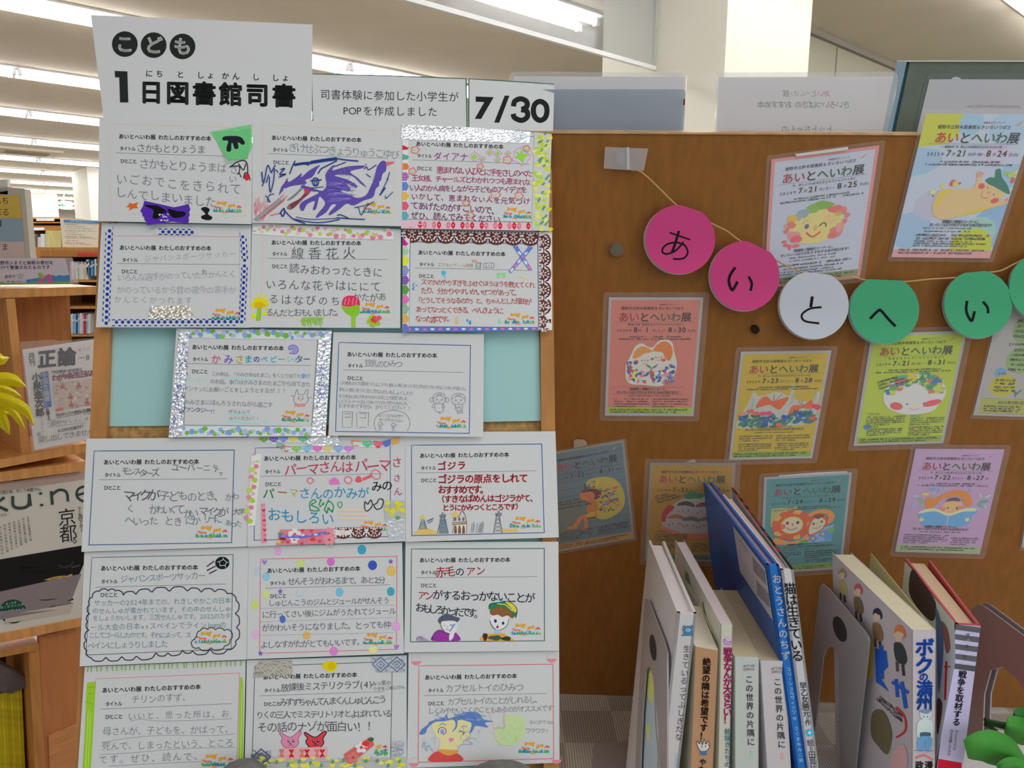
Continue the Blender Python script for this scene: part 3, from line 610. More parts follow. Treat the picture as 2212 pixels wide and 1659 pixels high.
# ---- title sheets
c = Card('title_sheet', 'tall white title sheet with three round black characters above a bold heading', (180, 20, .25316), [(63, 47), (1955, 130), (1950, 965), (175, 950)], 0.0, 0.001, 'sign')
k = c.ink(); BK_ = (34, 36, 38)
for x, y, ch in ((354, 297, 'こ'), (600, 306, 'ど'), (846, 317, 'も')): k.ell(x, y, 110, 109, BK_, 0, 36); k.text(ch, x-62, y-2, x+62, y+2, 158, (176, 180, 176), .03)
k.build('round_character', c.t); k = c.ink()
k.poly([(268, 526), (376, 530), (384, 795), (313, 795), (306, 582), (270, 580)], BK_); k.text('日図書館司書', 465, 705, 1825, 742, 205, BK_, .034); k.build('printed_title', c.t); k = c.ink()
for ch, x, y in (('に', 562, 548), ('ち', 650, 550), ('と', 828, 556), ('し', 1000, 562), ('ょ', 1085, 562), ('か', 1212, 568), ('ん', 1302, 572), ('し', 1472, 578), ('し', 1640, 584), ('ょ', 1725, 584)): k.text(ch, x-32, y, x+32, y+1, 66, BK_, .012)
k.build('reading_aid', c.t)
c = Card('notice_strip', 'white strip with a thin green outline beside the date, printed in two lines', (660, 140, .25316), [(50, 72), (1376, 114), (1384, 545), (60, 520)], -0.0006, 0.001, 'sign')
k = c.ink(); k.line([(62, 520), (52, 77), (700, 92), (1370, 118), (1378, 545)], 8, (52, 92, 74), seg=150); k.build('frame_line', c.t); k = c.ink()
k.text('司書体験に参加した小学生が', 122, 252, 1310, 276, 90, (46, 52, 58), .0); k.text('POPを作成しました', 315, 390, 1130, 402, 88, (46, 52, 58), .0); k.build('lettering', c.t)
c = Card('date_strip', 'white date card with a green outline reading 7/30', (660, 140, .25316), [(1388, 114), (2124, 160), (2112, 570), (1390, 545)], -0.0006, 0.001, 'sign')
k = c.ink(); k.line([(1394, 545), (1394, 118), (2122, 164)], 8, (52, 92, 74), seg=150); k.build('frame_line', c.t)
k = c.ink(); DK = (28, 30, 32)
k.poly([(1452, 270), (1606, 276), (1498, 462), (1444, 460), (1526, 318), (1452, 314)], DK); k.poly([(1700, 262), (1740, 264), (1652, 494), (1610, 492)], DK)
k.curve([(1775, 355), (1785, 312), (1835, 290), (1885, 312), (1888, 356), (1845, 382)], 44, DK); k.curve([(1840, 382), (1888, 396), (1892, 444), (1845, 474), (1785, 452), (1772, 418)], 44, DK)
k.curve([(2002, 312), (2048, 340), (2060, 395), (2045, 450), (2002, 474), (1960, 448), (1944, 392), (1958, 336)], 44, DK, True); k.build('date_lettering', c.t)
G18 = 'あいとへいわ展'
# ---- row 1
c = Card('recommendation_card', 'card with green corrugated paper and a purple ribbon, upper left of the board', (200, 250, .15823), [(90, 35), (2180, 75), (2170, 1480), (75, 1440)], R1, .0042)
c.head(355, 282, 1620, 312, 372, 448, 380, 618, [(315, 505), (1000, 528), (1830, 552)], [(240, 110), (2110, 165), (2082, 1370), (235, 1330)], OC)
c.hand([('さかもとりょうま', 600, 430, 1545, 470, 128, LEAD), ('さかもとりょうまは', 640, 650, 1830, 715, 150), ('さ', 1890, 740, 1970, 745, 130), ('いごおでこをきられて', 310, 850, 2040, 1010, 165), ('い', 1870, 860, 1960, 865, 110), ('しんでしまいました', 310, 1040, 1690, 1180, 160)])
def pt(k):
    for i in range(26): y = 150 + i*18; k.line([(1640 + i*7, y + 70), (2170 - i*2, y - 25)], 4, (60, 140, 80))
    k.fill([(1775, 300), (1830, 278), (2010, 285), (2080, 370), (2040, 395), (1985, 360), (1990, 440), (1940, 450), (1915, 380), (1895, 380), (1888, 480), (1835, 485), (1830, 430), (1850, 345), (1780, 335)], (26, 30, 40))
c.tape([(1608, 222), (2165, 118), (2180, 420), (2105, 590), (1850, 605), (1730, 400)], (104, 178, 120), pt, 'green_corrugated_paper')
def pt(k):
    k.fill([(720, 1205), (850, 1215), (1000, 1290), (960, 1330), (900, 1400), (820, 1395), (830, 1290), (730, 1240)], (14, 12, 18)); k.fill([(1030, 1270), (1150, 1300), (1260, 1315), (1250, 1370), (1110, 1395), (1040, 1320)], (14, 12, 18)); k.poly([(940, 1280), (1010, 1300), (1000, 1330), (930, 1320)], (14, 12, 18))
    for _ in range(12): a = random.uniform(900, 1060); b = random.uniform(1290, 1450); k.ell(a, b, 14, 7, (210, 210, 220), 30)
jag = lambda x0, y0, x1, y1, n=6, d=14: [(x0 + (x1-x0)*i/n + (d if i % 2 else 0), y0 + (y1-y0)*i/n) for i in range(n+1)]
c.tape([(705, 1160), (1110, 1250), (1310, 1208)] + jag(1325, 1240, 1300, 1470)[1:] + [(1080, 1445), (740, 1497)] + jag(735, 1480, 650, 1300) + [(690, 1230)], (74, 40, 150), pt, 'purple_ribbon')
k = c.ink(.0003); k.poly([(505, 1185), (545, 1205), (625, 1180), (600, 1230), (625, 1262), (560, 1262), (500, 1295), (505, 1250), (455, 1245), (490, 1220)], (214, 90, 40)); k = c.nx(k, 'star_drawing'); k.fill([(1480, 1270), (1540, 1245), (1600, 1280), (1575, 1340), (1635, 1385), (1600, 1425), (1500, 1410), (1485, 1370), (1540, 1340)], (26, 26, 30)); k = c.nx(k, 'black_drawing')
k.curve([(1870, 705), (1960, 640), (2060, 610), (2110, 655), (2120, 780)], 14, (26, 28, 40)); k.curve([(1890, 690), (2000, 690), (2000, 770), (1970, 800)], 13, (26, 28, 40)); k.curve([(1990, 650), (2060, 740), (2090, 650)], 13, (26, 28, 40)); k.curve([(2000, 780), (2030, 840)], 13, (26, 28, 40)); k.curve([(2060, 860), (2080, 780), (2130, 800), (2150, 885)], 12, (26, 28, 40)); k.ell(2105, 835, 35, 50, (190, 30, 50)); k.build('drawing', c.t)
c.flowers(1620, 1155, 415, .04)
c = Card('recommendation_card', 'card with a purple crayon dragon breathing fire, in the top row', (540, 250, .14919), [(35, 45), (2200, 115), (2190, 1600), (30, 1550)], R1, .0042)
c.head(310, 318, 1615, 352, 330, 492, 335, 672, [(265, 548), (1100, 580), (2000, 618)], [(195, 130), (2095, 212), (2085, 1480), (200, 1400)], OC)
c.hand([('ぎけせぶつきょうりゅうこゆび', 570, 455, 2160, 565, 150, (116, 126, 130))]); c.flowers(1610, 1245, 425, .03)
k = c.ink(.0003); V, NB, GY, PK = (84, 70, 148), (34, 52, 120), (118, 122, 132), (196, 92, 106)
k.fill([(420, 1150), (450, 1040), (500, 970), (540, 905), (560, 960), (660, 900), (750, 830), (745, 890), (860, 790), (1010, 712), (960, 790), (930, 850), (880, 900), (800, 930), (820, 980), (720, 1000), (640, 1010), (560, 1030), (480, 1080)], V)
for x in (500, 545, 600, 660): k.poly([(x-20, 1060), (x+25, 1045), (x+4, 1120)], (176, 182, 186))
k.fill([(540, 1215), (640, 1140), (740, 1040), (760, 1000), (800, 1000), (760, 1060), (640, 1180), (560, 1225)], (110, 112, 116)); k.fill([(740, 1010), (860, 1030), (1000, 1080), (1060, 1080), (1110, 1000), (1090, 860), (1150, 760), (1230, 710), (1190, 790), (1280, 770), (1440, 730), (1660, 722), (1620, 760), (1480, 790), (1460, 830), (1560, 900), (1690, 1030), (1600, 980), (1480, 870), (1300, 850), (1230, 870), (1400, 920), (1550, 1010), (1540, 1040), (1450, 1000), (1330, 940), (1420, 1010), (1455, 1085), (1300, 1080), (1450, 1150), (1560, 1190), (1680, 1150), (1740, 1040), (1800, 900), (1840, 740), (1910, 655), (1965, 670), (1970, 790), (1920, 840), (1900, 930), (1870, 960), (1870, 1010), (1820, 1060), (1800, 1140), (1760, 1190), (1640, 1230), (1500, 1300), (1400, 1270), (1300, 1350), (1160, 1440), (1150, 1400), (1250, 1290), (1180, 1290), (1100, 1400), (960, 1480), (980, 1420), (1090, 1280), (1040, 1190), (1000, 1180), (960, 1340), (910, 1360), (940, 1240), (880, 1250), (820, 1290), (770, 1380), (720, 1340), (740, 1260), (860, 1190), (1000, 1110), (880, 1090), (760, 1050)], V, 3)
for _ in range(60): a, b = random.uniform(1080, 1420), random.uniform(960, 1250); k.line([(a, b), (a + random.uniform(60, 160), b + random.uniform(-14, 10))], 5, random.choice([(120, 110, 180), (64, 50, 130), (150, 146, 190)]))
for P in ([(1090, 860), (1150, 770), (1200, 790)], [(1300, 790), (1320, 840)], [(1360, 770), (1380, 830)], [(1440, 740), (1460, 800)], [(1250, 830), (1350, 870), (1440, 860), (1420, 920)], [(1460, 990), (1480, 1080), (1470, 1150)], [(1550, 1010), (1530, 1045), (1480, 1030)], [(1690, 1035), (1560, 900)], [(1800, 830), (1780, 960), (1830, 1000)]): k.curve(P, 5, GY)
for _ in range(34): a, b = random.uniform(60, 240), random.uniform(1290, 1530); k.line([(a, b), (a + random.uniform(-8, 40), b - random.uniform(60, 160))], 10, random.choice([PK, (206, 120, 130), (180, 150, 156)]))
for i in range(9): a, b = 90 + i*42, 1500 - i*34; k.blob(a, b, 34, 26, (140, 140, 144)); k.curve([(a-30, b), (a, b-26), (a+26, b), (a, b+22)], 5, (90, 92, 96)); k.line([(a + 30, b - 40), (a + 70, b - 100)], 9, PK); k.line([(a + 40, b + 30), (a + 110, b - 70)], 9, (180, 70, 84))
k.line([(290, 1445), (430, 1410)], 12, PK); k.fill([(545, 1310), (600, 1265), (720, 1200), (800, 1110), (870, 1080), (860, 1120), (760, 1210), (650, 1320), (580, 1355)], (110, 56, 70)); k.blob(825, 1090, 40, 40, (170, 60, 80)); k.poly([(1965, 670), (2095, 660), (2070, 690), (1975, 725)], PK); k.ell(565, 1325, 28, 30, (130, 90, 96))
k = c.nx(k, 'dragon_drawing', .0008)
for P, w in (([(575, 840), (620, 720), (655, 650)], 16), ([(640, 710), (760, 690), (900, 680)], 34), ([(880, 675), (1100, 640), (1260, 620)], 44), ([(1240, 615), (1400, 640), (1570, 655)], 18), ([(780, 690), (860, 715)], 14), ([(985, 840), (1030, 770), (1120, 720), (1260, 650)], 16), ([(1220, 735), (1390, 670)], 12), ([(175, 1020), (210, 930), (255, 720), (300, 800), (310, 820), (350, 740), (370, 715)], 15), ([(170, 810), (185, 960)], 18), ([(235, 970), (270, 850)], 14), ([(285, 880), (280, 990), (295, 1105), (340, 950), (355, 760)], 15), ([(370, 780), (410, 820)], 14), ([(440, 780), (500, 765), (430, 850), (515, 840), (420, 890)], 16), ([(440, 880), (520, 850)], 12), ([(875, 940), (1040, 925)], 16), ([(905, 960), (920, 910), (970, 905), (995, 950), (970, 1010), (920, 1000), (905, 960)], 16), ([(940, 940), (940, 1000), (965, 1000), (965, 940)], 12), ([(880, 1045), (1070, 1028)], 10), ([(225, 1150), (290, 1240), (255, 1230), (280, 1150), (350, 1130)], 12), ([(430, 1420), (490, 1340), (500, 1400), (475, 1455), (440, 1400)], 18), ([(500, 1370), (620, 1490), (800, 1560)], 16), ([(665, 1465), (900, 1500), (1300, 1480)], 10), ([(640, 1495), (880, 1540), (1080, 1540), (1300, 1500)], 14), ([(1260, 1440), (1320, 1435), (1440, 1490)], 14), ([(1255, 1475), (1450, 1490), (1665, 1500)], 14), ([(1680, 840), (1750, 890)], 12), ([(1650, 770), (1690, 740), (1720, 780), (1830, 710)], 12), ([(1670, 695), (1690, 715)], 10), ([(2025, 815), (1985, 930), (2000, 910), (1880, 1150)], 11), ([(1880, 1150), (1960, 1040)], 20), ([(1960, 1150), (1970, 1195), (2070, 1100)], 10), ([(1510, 1330), (1570, 1330), (1610, 1435), (1690, 1310), (1800, 1240)], 11), ([(1510, 1330), (1650, 1300), (1720, 1270)], 10)): k.curve(P, w, NB)
k.build('drawing', c.t)
c = Card('recommendation_card', 'card with a silver strip on top and a yellow blossom tape at its side', (860, 260, .15371), [(50, 60), (2160, 190), (2112, 1555), (42, 1520)], R1, .004)
c.head(250, 328, 1480, 372, 268, 496, 265, 672, [(205, 555), (1000, 578), (1840, 614)], [(140, 240), (1940, 225), (1915, 1435), (130, 1388)], GN, 7)
Q = (176, 72, 120); Q2 = (130, 60, 120)
c.hand([('ダイアナ', 495, 500, 990, 515, 120, (160, 90, 160)), ('恵まれない人びとに手をさしのべた', 550, 690, 1880, 755, 110, Q), ('王女様、チャールズとわかれつつも恵まれな', 195, 805, 1860, 870, 100, Q), ('い人のかん病をしながら子どものアイデアを', 165, 945, 1810, 980, 98, (150, 66, 118)), ('いかして、恵まれない人を元気づけ', 180, 1065, 1860, 1140, 105, (150, 66, 118)), ('てあげたのがすごいので、', 180, 1190, 1420, 1270, 118, Q2), ('ぜひ、読んでみてください', 180, 1330, 1440, 1390, 110, Q2)], bold=.008)
k = c.ink(.0003)
for x, y, r in ((240, 415, 55), (200, 715, 50), (1155, 645, 42), (1370, 1045, 62), (1698, 1060, 55), (952, 1160, 46), (1014, 1330, 48), (1805, 395, 45), (1540, 555, 58)):
    k.curve([(x + r*(1 + .18*math.cos(5*a))*math.cos(a), y + r*.9*(1 + .18*math.cos(5*a))*math.sin(a)) for a in [i*math.pi/8 for i in range(16)]], 12, (222, 104, 100), True, 3); k.blob(x, y, 18, 16, (150, 190, 110)); k = c.nx(k, 'flower_drawing')
for x, y, r in ((1075, 510, 60), (1185, 545, 34), (1285, 450, 40), (1400, 465, 44), (1540, 470, 34), (1400, 555, 36)): k.poly([(x-r*.8, y), (x, y-r*.7), (x+r*.8, y), (x, y+r*.7)], (130, 184, 60)); k.line([(x-r*1.4, y), (x, y-r*1.2), (x+r*1.4, y-6), (x+8, y+r*1.2)], 6, (190, 110, 190), True); k = c.nx(k, 'diamond_drawing')
k.poly([(1640, 430), (1730, 470), (1720, 390), (1765, 470), (1840, 480), (1770, 535), (1760, 605), (1715, 545), (1640, 520), (1690, 480)], (130, 184, 60)); k.line([(1625, 430), (1720, 375), (1770, 430), (1870, 500), (1800, 600), (1740, 640), (1690, 590), (1590, 560), (1640, 490)], 6, (190, 110, 190), True); k.build('drawing', c.t)
c.flowers(1460, 1215, 410, .03)
def pt(k):
    for i in range(7): x = 120 + i*120; k.curve([(x-70, 90), (x-20, 120), (x, 150), (x+20, 120), (x+70, 100)], 8, (120, 112, 112)); k.curve([(x-40, 90), (x, 118), (x+40, 100)], 6, (130, 120, 118))
    for i in range(3): r = 40 + i*28; k.line([(1690-r*1.3, 215), (1690, 215-r), (1690+r*1.3, 215), (1690, 215+r)], 10, (150, 160, 170), True)
c.tape([(55, 60), (1000, 100), (1865, 160), (1840, 320), (1000, 295), (40, 265)], FOIL, pt, 'silver_tape')
def pt(k):
    for i, cc in enumerate([(182, 40, 60), (84, 150, 130), (196, 110, 70), (150, 90, 160), (84, 120, 180), (196, 160, 70), (196, 80, 110), (84, 150, 160)]): y = 375 + i*138; k.poly([(60, y-60), (120, y-62), (152, y), (120, y+62), (60, y+60)], cc)
    k.line([(68, 590), (68, 690)], 5, (210, 150, 110)); 
    for yy in (740, 780, 820): k.line([(64, yy), (140, yy)], 5, (180, 140, 190))
c.tape([(58, 270), (146, 272), (140, 1395), (62, 1390)], (196, 198, 196), pt)
def pt(k):
    for i in range(60): k.blob(random.uniform(1900, 2140), random.uniform(180, 1540), random.uniform(26, 44), random.uniform(20, 34), random.choice([(196, 196, 90), (180, 186, 60), (150, 180, 80), (206, 206, 120), (170, 180, 50)]), 10, .2)
    for i in range(26): x, y = random.uniform(1960, 2130), random.uniform(200, 1520); k.line([(x, y), (x+34, y-44)], 7, (40, 120, 84)); k.line([(x-10, y-20), (x+30, y-10)], 9, (50, 130, 90)); k.line([(x+4, y-40), (x+40, y-30)], 9, (50, 130, 90))
    for y in (235, 580, 825, 1080, 1340): k.ell(1930, y, 16, 16, (170, 180, 220)); k.ell(1930, y, 6, 6, (230, 220, 160))
c.tape([(1915, 165), (2150, 190), (2112, 1555), (1880, 1545)], mat((226, 230, 218), rough=.5), pt)
def hearts(k, x, y, col, r=30, flip=False):
    f = -1 if flip else 1; k.fill([(x, y-r*.35*f), (x-r*.5, y-r*.9*f), (x-r, y-r*.4*f), (x-r*.6, y+r*.3*f), (x, y+r*f), (x+r*.6, y+r*.3*f), (x+r, y-r*.4*f), (x+r*.5, y-r*.9*f)], col, 2)
def pt(k):
    for i, (x, a) in enumerate([(175, 0), (308, 1), (375, 0), (505, 0), (575, 1), (705, 0), (774, 1), (905, 1), (972, 0), (1040, 1), (1175, 1), (1240, 0), (1365, 0), (1435, 1), (1565, 0), (1632, 1), (1700, 0), (1830, 1)]):
        cc = (186, 34, 56) if a else (214, 110, 126); hearts(k, x, 1442 + (x-175)*.012, cc, 31, True); hearts(k, x, 1488 + (x-175)*.012, cc, 31)
c.tape([(45, 1400), (1000, 1428), (1870, 1440), (1860, 1550), (1000, 1535), (42, 1518)], (222, 164, 176), pt)
# ---- row 2
c = Card('recommendation_card', 'card edged with navy polka dot tape and a patch of silver foil', (200, 480, .15823), [(125, 8), (2165, 40), (2145, 1440), (45, 1435)], R2, .004)
c.head(365, 348, 1620, 356, 405, 515, 395, 672, [(335, 565), (2015, 577)], [(275, 185), (2090, 200), (2080, 1398), (225, 1385)], RD)
c.hand([('ジャパンスポーツサッカー', 700, 505, 1960, 430, 100, (132, 140, 146)), ('いろんな選手がのっていたりかんとく', 340, 760, 1960, 700, 110, (124, 134, 140)), ('がのっているから昔の選今の選手が', 330, 920, 1960, 925, 115, (124, 134, 140)), ('かんとくがつれます', 285, 1055, 1370, 1070, 105, (124, 134, 140)), ('た', 1490, 680, 1560, 675, 90, LEAD)], bold=-.012)
c.flowers(1605, 1172, 410, 0)
DB = (34, 54, 140)
def dots(k, x0, y0, x1, y1, n, r, side):
    for i in range(n):
        t = i/(n-1); x, y = x0 + (x1-x0)*t, y0 + (y1-y0)*t; k.ell(x, y, r, r, DB, 0, 12)
        if i < n-1:
            xm, ym = x + (x1-x0)/(n-1)/2, y + (y1-y0)/(n-1)/2
            for sx, sy, w in side: k.ell(xm + sx, ym + sy, 9 if sx else 24, 24 if sx else 9, DB, 0, 8)
c.tape([(160, 12), (275, 14), (240, 1400), (130, 1400)], (175, 177, 178), lambda k: dots(k, 234, 40, 186, 1378, 18, 25, [(-48, 0, 0), (38, 0, 0)]))
c.tape([(2015, 90), (2100, 95), (2085, 1420), (2010, 1410)], (175, 177, 178), lambda k: (dots(k, 2043, 120, 2075, 520, 6, 22, [(42, 0, 0), (-30, 0, 0)]), dots(k, 2073, 596, 2036, 1360, 11, 23, [(40, 0, 0), (-34, 0, 0)])))
c.tape([(85, 1335), (2085, 1330), (2085, 1425), (85, 1425)], (175, 177, 178), lambda k: dots(k, 245, 1365, 1970, 1358, 22, 24, [(0, 48, 0), (0, -32, 0)]))
c.tape([(835, 82), (1410, 92), (1425, 175), (835, 170)], (175, 177, 178), lambda k: dots(k, 882, 130, 1358, 138, 7, 24, [(0, -36, 0), (0, 34, 0)]))
c.tape([(790, 1145), (1330, 1140), (1340, 1200), (1400, 1335), (760, 1340), (770, 1240)], FOIL2, None, 'silver_tape')
c = Card('recommendation_card', 'card with pink and green dotted tape on top and hand-drawn yellow and red flowers', (535, 480, .15145), [(60, 12), (2185, 100), (2175, 1510), (30, 1500)], R2, .0035)
c.head(335, 290, 1620, 300, 350, 452, 345, 628, [(285, 515), (1995, 532)], [(225, 150), (2092, 130), (2078, 1378), (190, 1358)], OC)
c.hand([('線香花火', 590, 440, 1570, 445, 190, LEAD), ('読みおわったときに', 590, 660, 1930, 715, 150, LEAD), ('いろんな花やはににて', 245, 880, 1910, 920, 155, LEAD), ('るはなびのち', 285, 1100, 1340, 1120, 150, LEAD), ('かたがあ', 1500, 1075, 1980, 1065, 130, LEAD), ('るんだとおもいました。', 265, 1290, 1360, 1290, 125, LEAD)], bold=-.004); c.flowers(1600, 1140, 425, 0)
def bubbles(P, rows):
    def f(k):
        for i, (x, y, r) in enumerate(rows): k.blob(x, y, r, r*.92, P[i % len(P)], 12, .05)
    return f
PG = [(206, 120, 140), (150, 176, 60), (218, 170, 176), (206, 110, 136), (160, 186, 80), (214, 150, 160)]
random.seed(3); rr = []
for i in range(46): t = (i+.5)/46; rr.append((90 + t*1960 + random.uniform(-20, 20), 95 + t*80 + random.uniform(-55, 55), random.choice([24, 34, 40, 30])))
c.tape([(70, 15), (1200, 70), (2085, 130), (2080, 250), (1000, 225), (70, 170)], (196, 194, 194), bubbles(PG, rr))
k = c.ink(.0003); YL, GR = (206, 196, 20), (120, 170, 40)
for P in ([(150, 1060), (165, 1000)], [(205, 1070), (210, 1010)], [(240, 1090), (270, 1045)], [(250, 1110), (300, 1080)], [(270, 1140), (300, 1130)]): k.line(P, 22, (206, 200, 90))
k.blob(175, 1150, 120, 75, (206, 186, 20), j=.1); k.blob(165, 1180, 80, 45, (206, 160, 10)); k.poly([(60, 1180), (100, 1200), (80, 1245), (55, 1215)], YL); k.poly([(210, 1210), (290, 1230), (285, 1260)], YL); k.blob(90, 1335, 45, 30, YL); k.blob(245, 1300, 40, 26, YL)
k.poly([(140, 1225), (195, 1215), (185, 1400), (120, 1405)], GR); k.line([(160, 1240), (150, 1390)], 8, (150, 200, 80)); k = c.nx(k, 'flower_drawing'); k.fill([(1345, 1180), (1370, 1080), (1470, 1045), (1580, 1090), (1600, 1190), (1520, 1210), (1400, 1200)], (200, 46, 80)); k.fill([(1340, 1180), (1400, 1210), (1480, 1200), (1580, 1180), (1600, 1260), (1560, 1340), (1460, 1330), (1370, 1260)], GR); k.poly([(1480, 1320), (1535, 1320), (1540, 1500), (1480, 1495)], GR)
for x in (1400, 1450, 1510, 1560): k.line([(x, 1080), (x-20, 1180)], 8, (226, 150, 170))
k.line([(1510, 1340), (1505, 1480)], 8, (150, 200, 80)); k = c.nx(k, 'flower_drawing'); k.line([(760, 1400), (1060, 1385)], 24, GR)
for i in range(14): x = 765 + i*22; k.line([(x, 1400), (x + random.uniform(10, 40), 1400 + random.uniform(50, 95))], 12, GR); k.line([(x, 1400), (x+40, 1350)], 9, GR)
k = c.nx(k, 'grass_drawing')
for a in range(5): k.blob(1800 + 62*math.cos(a*1.26+.6), 1410 + 58*math.sin(a*1.26+.6), 42, 34, (130, 170, 50))
k.blob(1805, 1390, 46, 50, (200, 60, 50)); k.poly([(1790, 1370), (1880, 1325), (1920, 1370), (1850, 1420)], (220, 80, 90)); k.build('drawing', c.t)
c = Card('recommendation_card', 'card framed by brown lace tape with a blue tape cross and red writing', (860, 490, .15371), [(65, 30), (2160, 75), (2165, 1450), (60, 1478)], R2, .0032)
c.head(280, 360, 1510, 384, 298, 526, 290, 690, [(235, 578), (1000, 592), (1880, 614)], [(170, 210), (1962, 240), (1975, 1415), (150, 1402)], BL, 9)
Q = (186, 90, 84)
c.hand([('スマホとゲーム障害', 550, 535, 1060, 545, 62, (214, 180, 170)), ('スマホのやりすぎをふせぐほうほうを教えてくれ', 325, 775, 1920, 820, 92, Q), ('たり、分かりやすいかいせつがあって、', 325, 895, 1720, 930, 100, Q), ('「どうしてそうなるのか」と、ちゃんとした理由が', 245, 1030, 1870, 1050, 92, Q), ('あってなっとくできる、べんきょうに', 255, 1160, 1475, 1180, 100, Q), ('なった本です。', 250, 1290, 770, 1300, 105, Q)], bold=.003)
c.flowers(1505, 1205, 415, 0)
k = c.ink(.0003); k.line([(460, 1348), (525, 1345)], 7, Q); k = c.nx(k, 'underline'); k.line([(1100, 500), (1165, 505), (1155, 585), (1092, 578)], 6, (90, 94, 110), True); k.line([(1112, 515), (1152, 518), (1146, 560), (1106, 556)], 4, (110, 114, 130), True)
k.curve([(1215, 510), (1340, 510), (1348, 545), (1335, 575), (1215, 572), (1205, 540)], 5, (90, 94, 110), True); k.line([(1240, 512), (1238, 572)], 4, (90, 94, 110)); k.line([(1312, 512), (1310, 572)], 4, (90, 94, 110)); k.ell(1275, 545, 10, 7, (120, 124, 140)); k = c.nx(k, 'device_drawing')
for x in (1040, 1062, 1088): k.line([(x, 460), (x+18, 500)], 11, (220, 120, 116))
k.blob(640, 645, 34, 30, (70, 160, 190)); k.line([(650, 670), (660, 715)], 18, (90, 176, 200)); k.line([(1385, 660), (1515, 655)], 20, (110, 200, 120)); k.blob(1410, 700, 24, 20, (110, 210, 120)); k.blob(1490, 695, 24, 20, (110, 210, 120)); k.line([(1700, 690), (1800, 715), (1820, 745)], 16, (190, 214, 110)); k.curve([(235, 790), (205, 820), (225, 850), (200, 870), (230, 885)], 12, (70, 120, 180)); k.line([(245, 825), (275, 822)], 10, (70, 120, 180))
for y in (1280, 1315, 1350): k.line([(800, y+6), (845, y-6)], 18, (222, 160, 100))
k.blob(975, 1315, 12, 22, (40, 130, 170)); k.blob(1012, 1345, 16, 32, (40, 130, 170)); k.line([(1420, 1290), (1420, 1350)], 16, (110, 200, 120)); k.blob(1430, 1345, 20, 16, (110, 210, 120)); k.build('drawing', c.t)
def lace(k, x0, y0, x1, y1, wdt, n, out):
    """lace ribbon between two points, scallops on the side 'out' (+1 right of travel)"""
    L = math.hypot(x1-x0, y1-y0); dx, dy = (x1-x0)/L, (y1-y0)/L; nx, ny = -dy*out, dx*out; BR, WH = (86, 46, 46), (206, 200, 198)
    f = lambda a, b: (x0 + dx*a + nx*b, y0 + dy*a + ny*b)
    k.poly([f(0, -wdt*.5), f(L, -wdt*.5), f(L, wdt*.22), f(0, wdt*.22)], BR)
    for i in range(n):
        a = L*(i+.5)/n; r = L/n*.5; k.ell(*f(a, wdt*.24), r*.98, r*.62, BR, math.degrees(math.atan2(dy, dx)), 14)
    for i in range(n):
        a = L*(i+.5)/n; r = L/n*.5
        for q in range(7): t = math.pi*q/6; k.ell(*f(a + r*.72*math.cos(t), wdt*.14 + r*.4*math.sin(t)), r*.12, r*.12, WH, 0, 6)
        for q in range(5): k.ell(*f(a - r*.8 + q*r*.4, -wdt*.40), r*.13, r*.1, WH, 0, 6)
        for q in range(6): t = q*math.pi/3; k.line([f(a + r*.14*math.cos(t), -wdt*.06 + r*.14*math.sin(t)), f(a + r*.46*math.cos(t), -wdt*.06 + r*.46*math.sin(t))], r*.15, (184, 168, 164))
        b = L*i/n
        for q in range(4): t = q*math.pi/2 + .78; k.line([f(b + r*.1*math.cos(t), -wdt*.02 + r*.1*math.sin(t)), f(b + r*.36*math.cos(t), -wdt*.02 + r*.36*math.sin(t))], r*.12, WH)
        k.ell(*f(b, -wdt*.22), r*.16, r*.12, WH, 0, 6); k.ell(*f(a, -wdt*.25), r*.14, r*.1, (170, 150, 148), 0, 6)
def pt(k):
    for i, cc in enumerate([(176, 36, 130), (110, 170, 110), (196, 196, 60), (64, 96, 170), (120, 80, 166), (80, 140, 60), (206, 100, 160), (84, 140, 96), (206, 150, 80), (96, 104, 170)]):
        y = 205 + i*136; k.poly([(64, y-64), (120, y-66), (158, y), (120, y+66), (64, y+64)], cc)
        if i in (1, 3, 7):
            for q in range(5): k.line([(70 + q*18, y-55), (70 + q*18, y+55)], 6, (196, 204, 204))
c.tape([(66, 130), (165, 132), (150, 1440), (62, 1440)], (196, 198, 200), pt)
c.tape([(70, 40), (1975, 85), (1975, 205), (1000, 200), (75, 160)], (190, 190, 196), lambda k: lace(k, 75, 112, 1975, 160, 150, 8, 1), 'lace_tape')
c.tape([(1978, 78), (2160, 80), (2162, 1450), (1982, 1450)], (206, 204, 204), lambda k: lace(k, 2052, 1448, 2048, 100, 130, 6, 1), 'lace_tape')
def diam(x0, y0, x1, y1, n, r):
    def f(k):
        a0 = math.degrees(math.atan2(y1-y0, x1-x0))
        for i in range(n): t = (i+.5)/n; k.ell(x0 + (x1-x0)*t, y0 + (y1-y0)*t, r*1.6, r*.75, (206, 106, 156) if i % 2 == 0 else (206, 212, 222), a0, 8)
    return f
c.tape([(65, 1408), (1000, 1414), (1970, 1420), (1965, 1448), (1000, 1468), (65, 1470)], (84, 104, 180), diam(100, 1440, 1960, 1432, 17, 20)); c.tape([(1610, 265), (1675, 262), (1885, 600), (1835, 605)], (84, 112, 180), diam(1640, 265, 1860, 605, 5, 24), label='blue tape with white and pink diamonds'); c.tape([(1845, 265), (1900, 290), (1585, 650), (1558, 620)], (84, 112, 180), diam(1875, 275, 1575, 635, 6, 22), h=.0008, label='blue tape with white and pink diamonds')
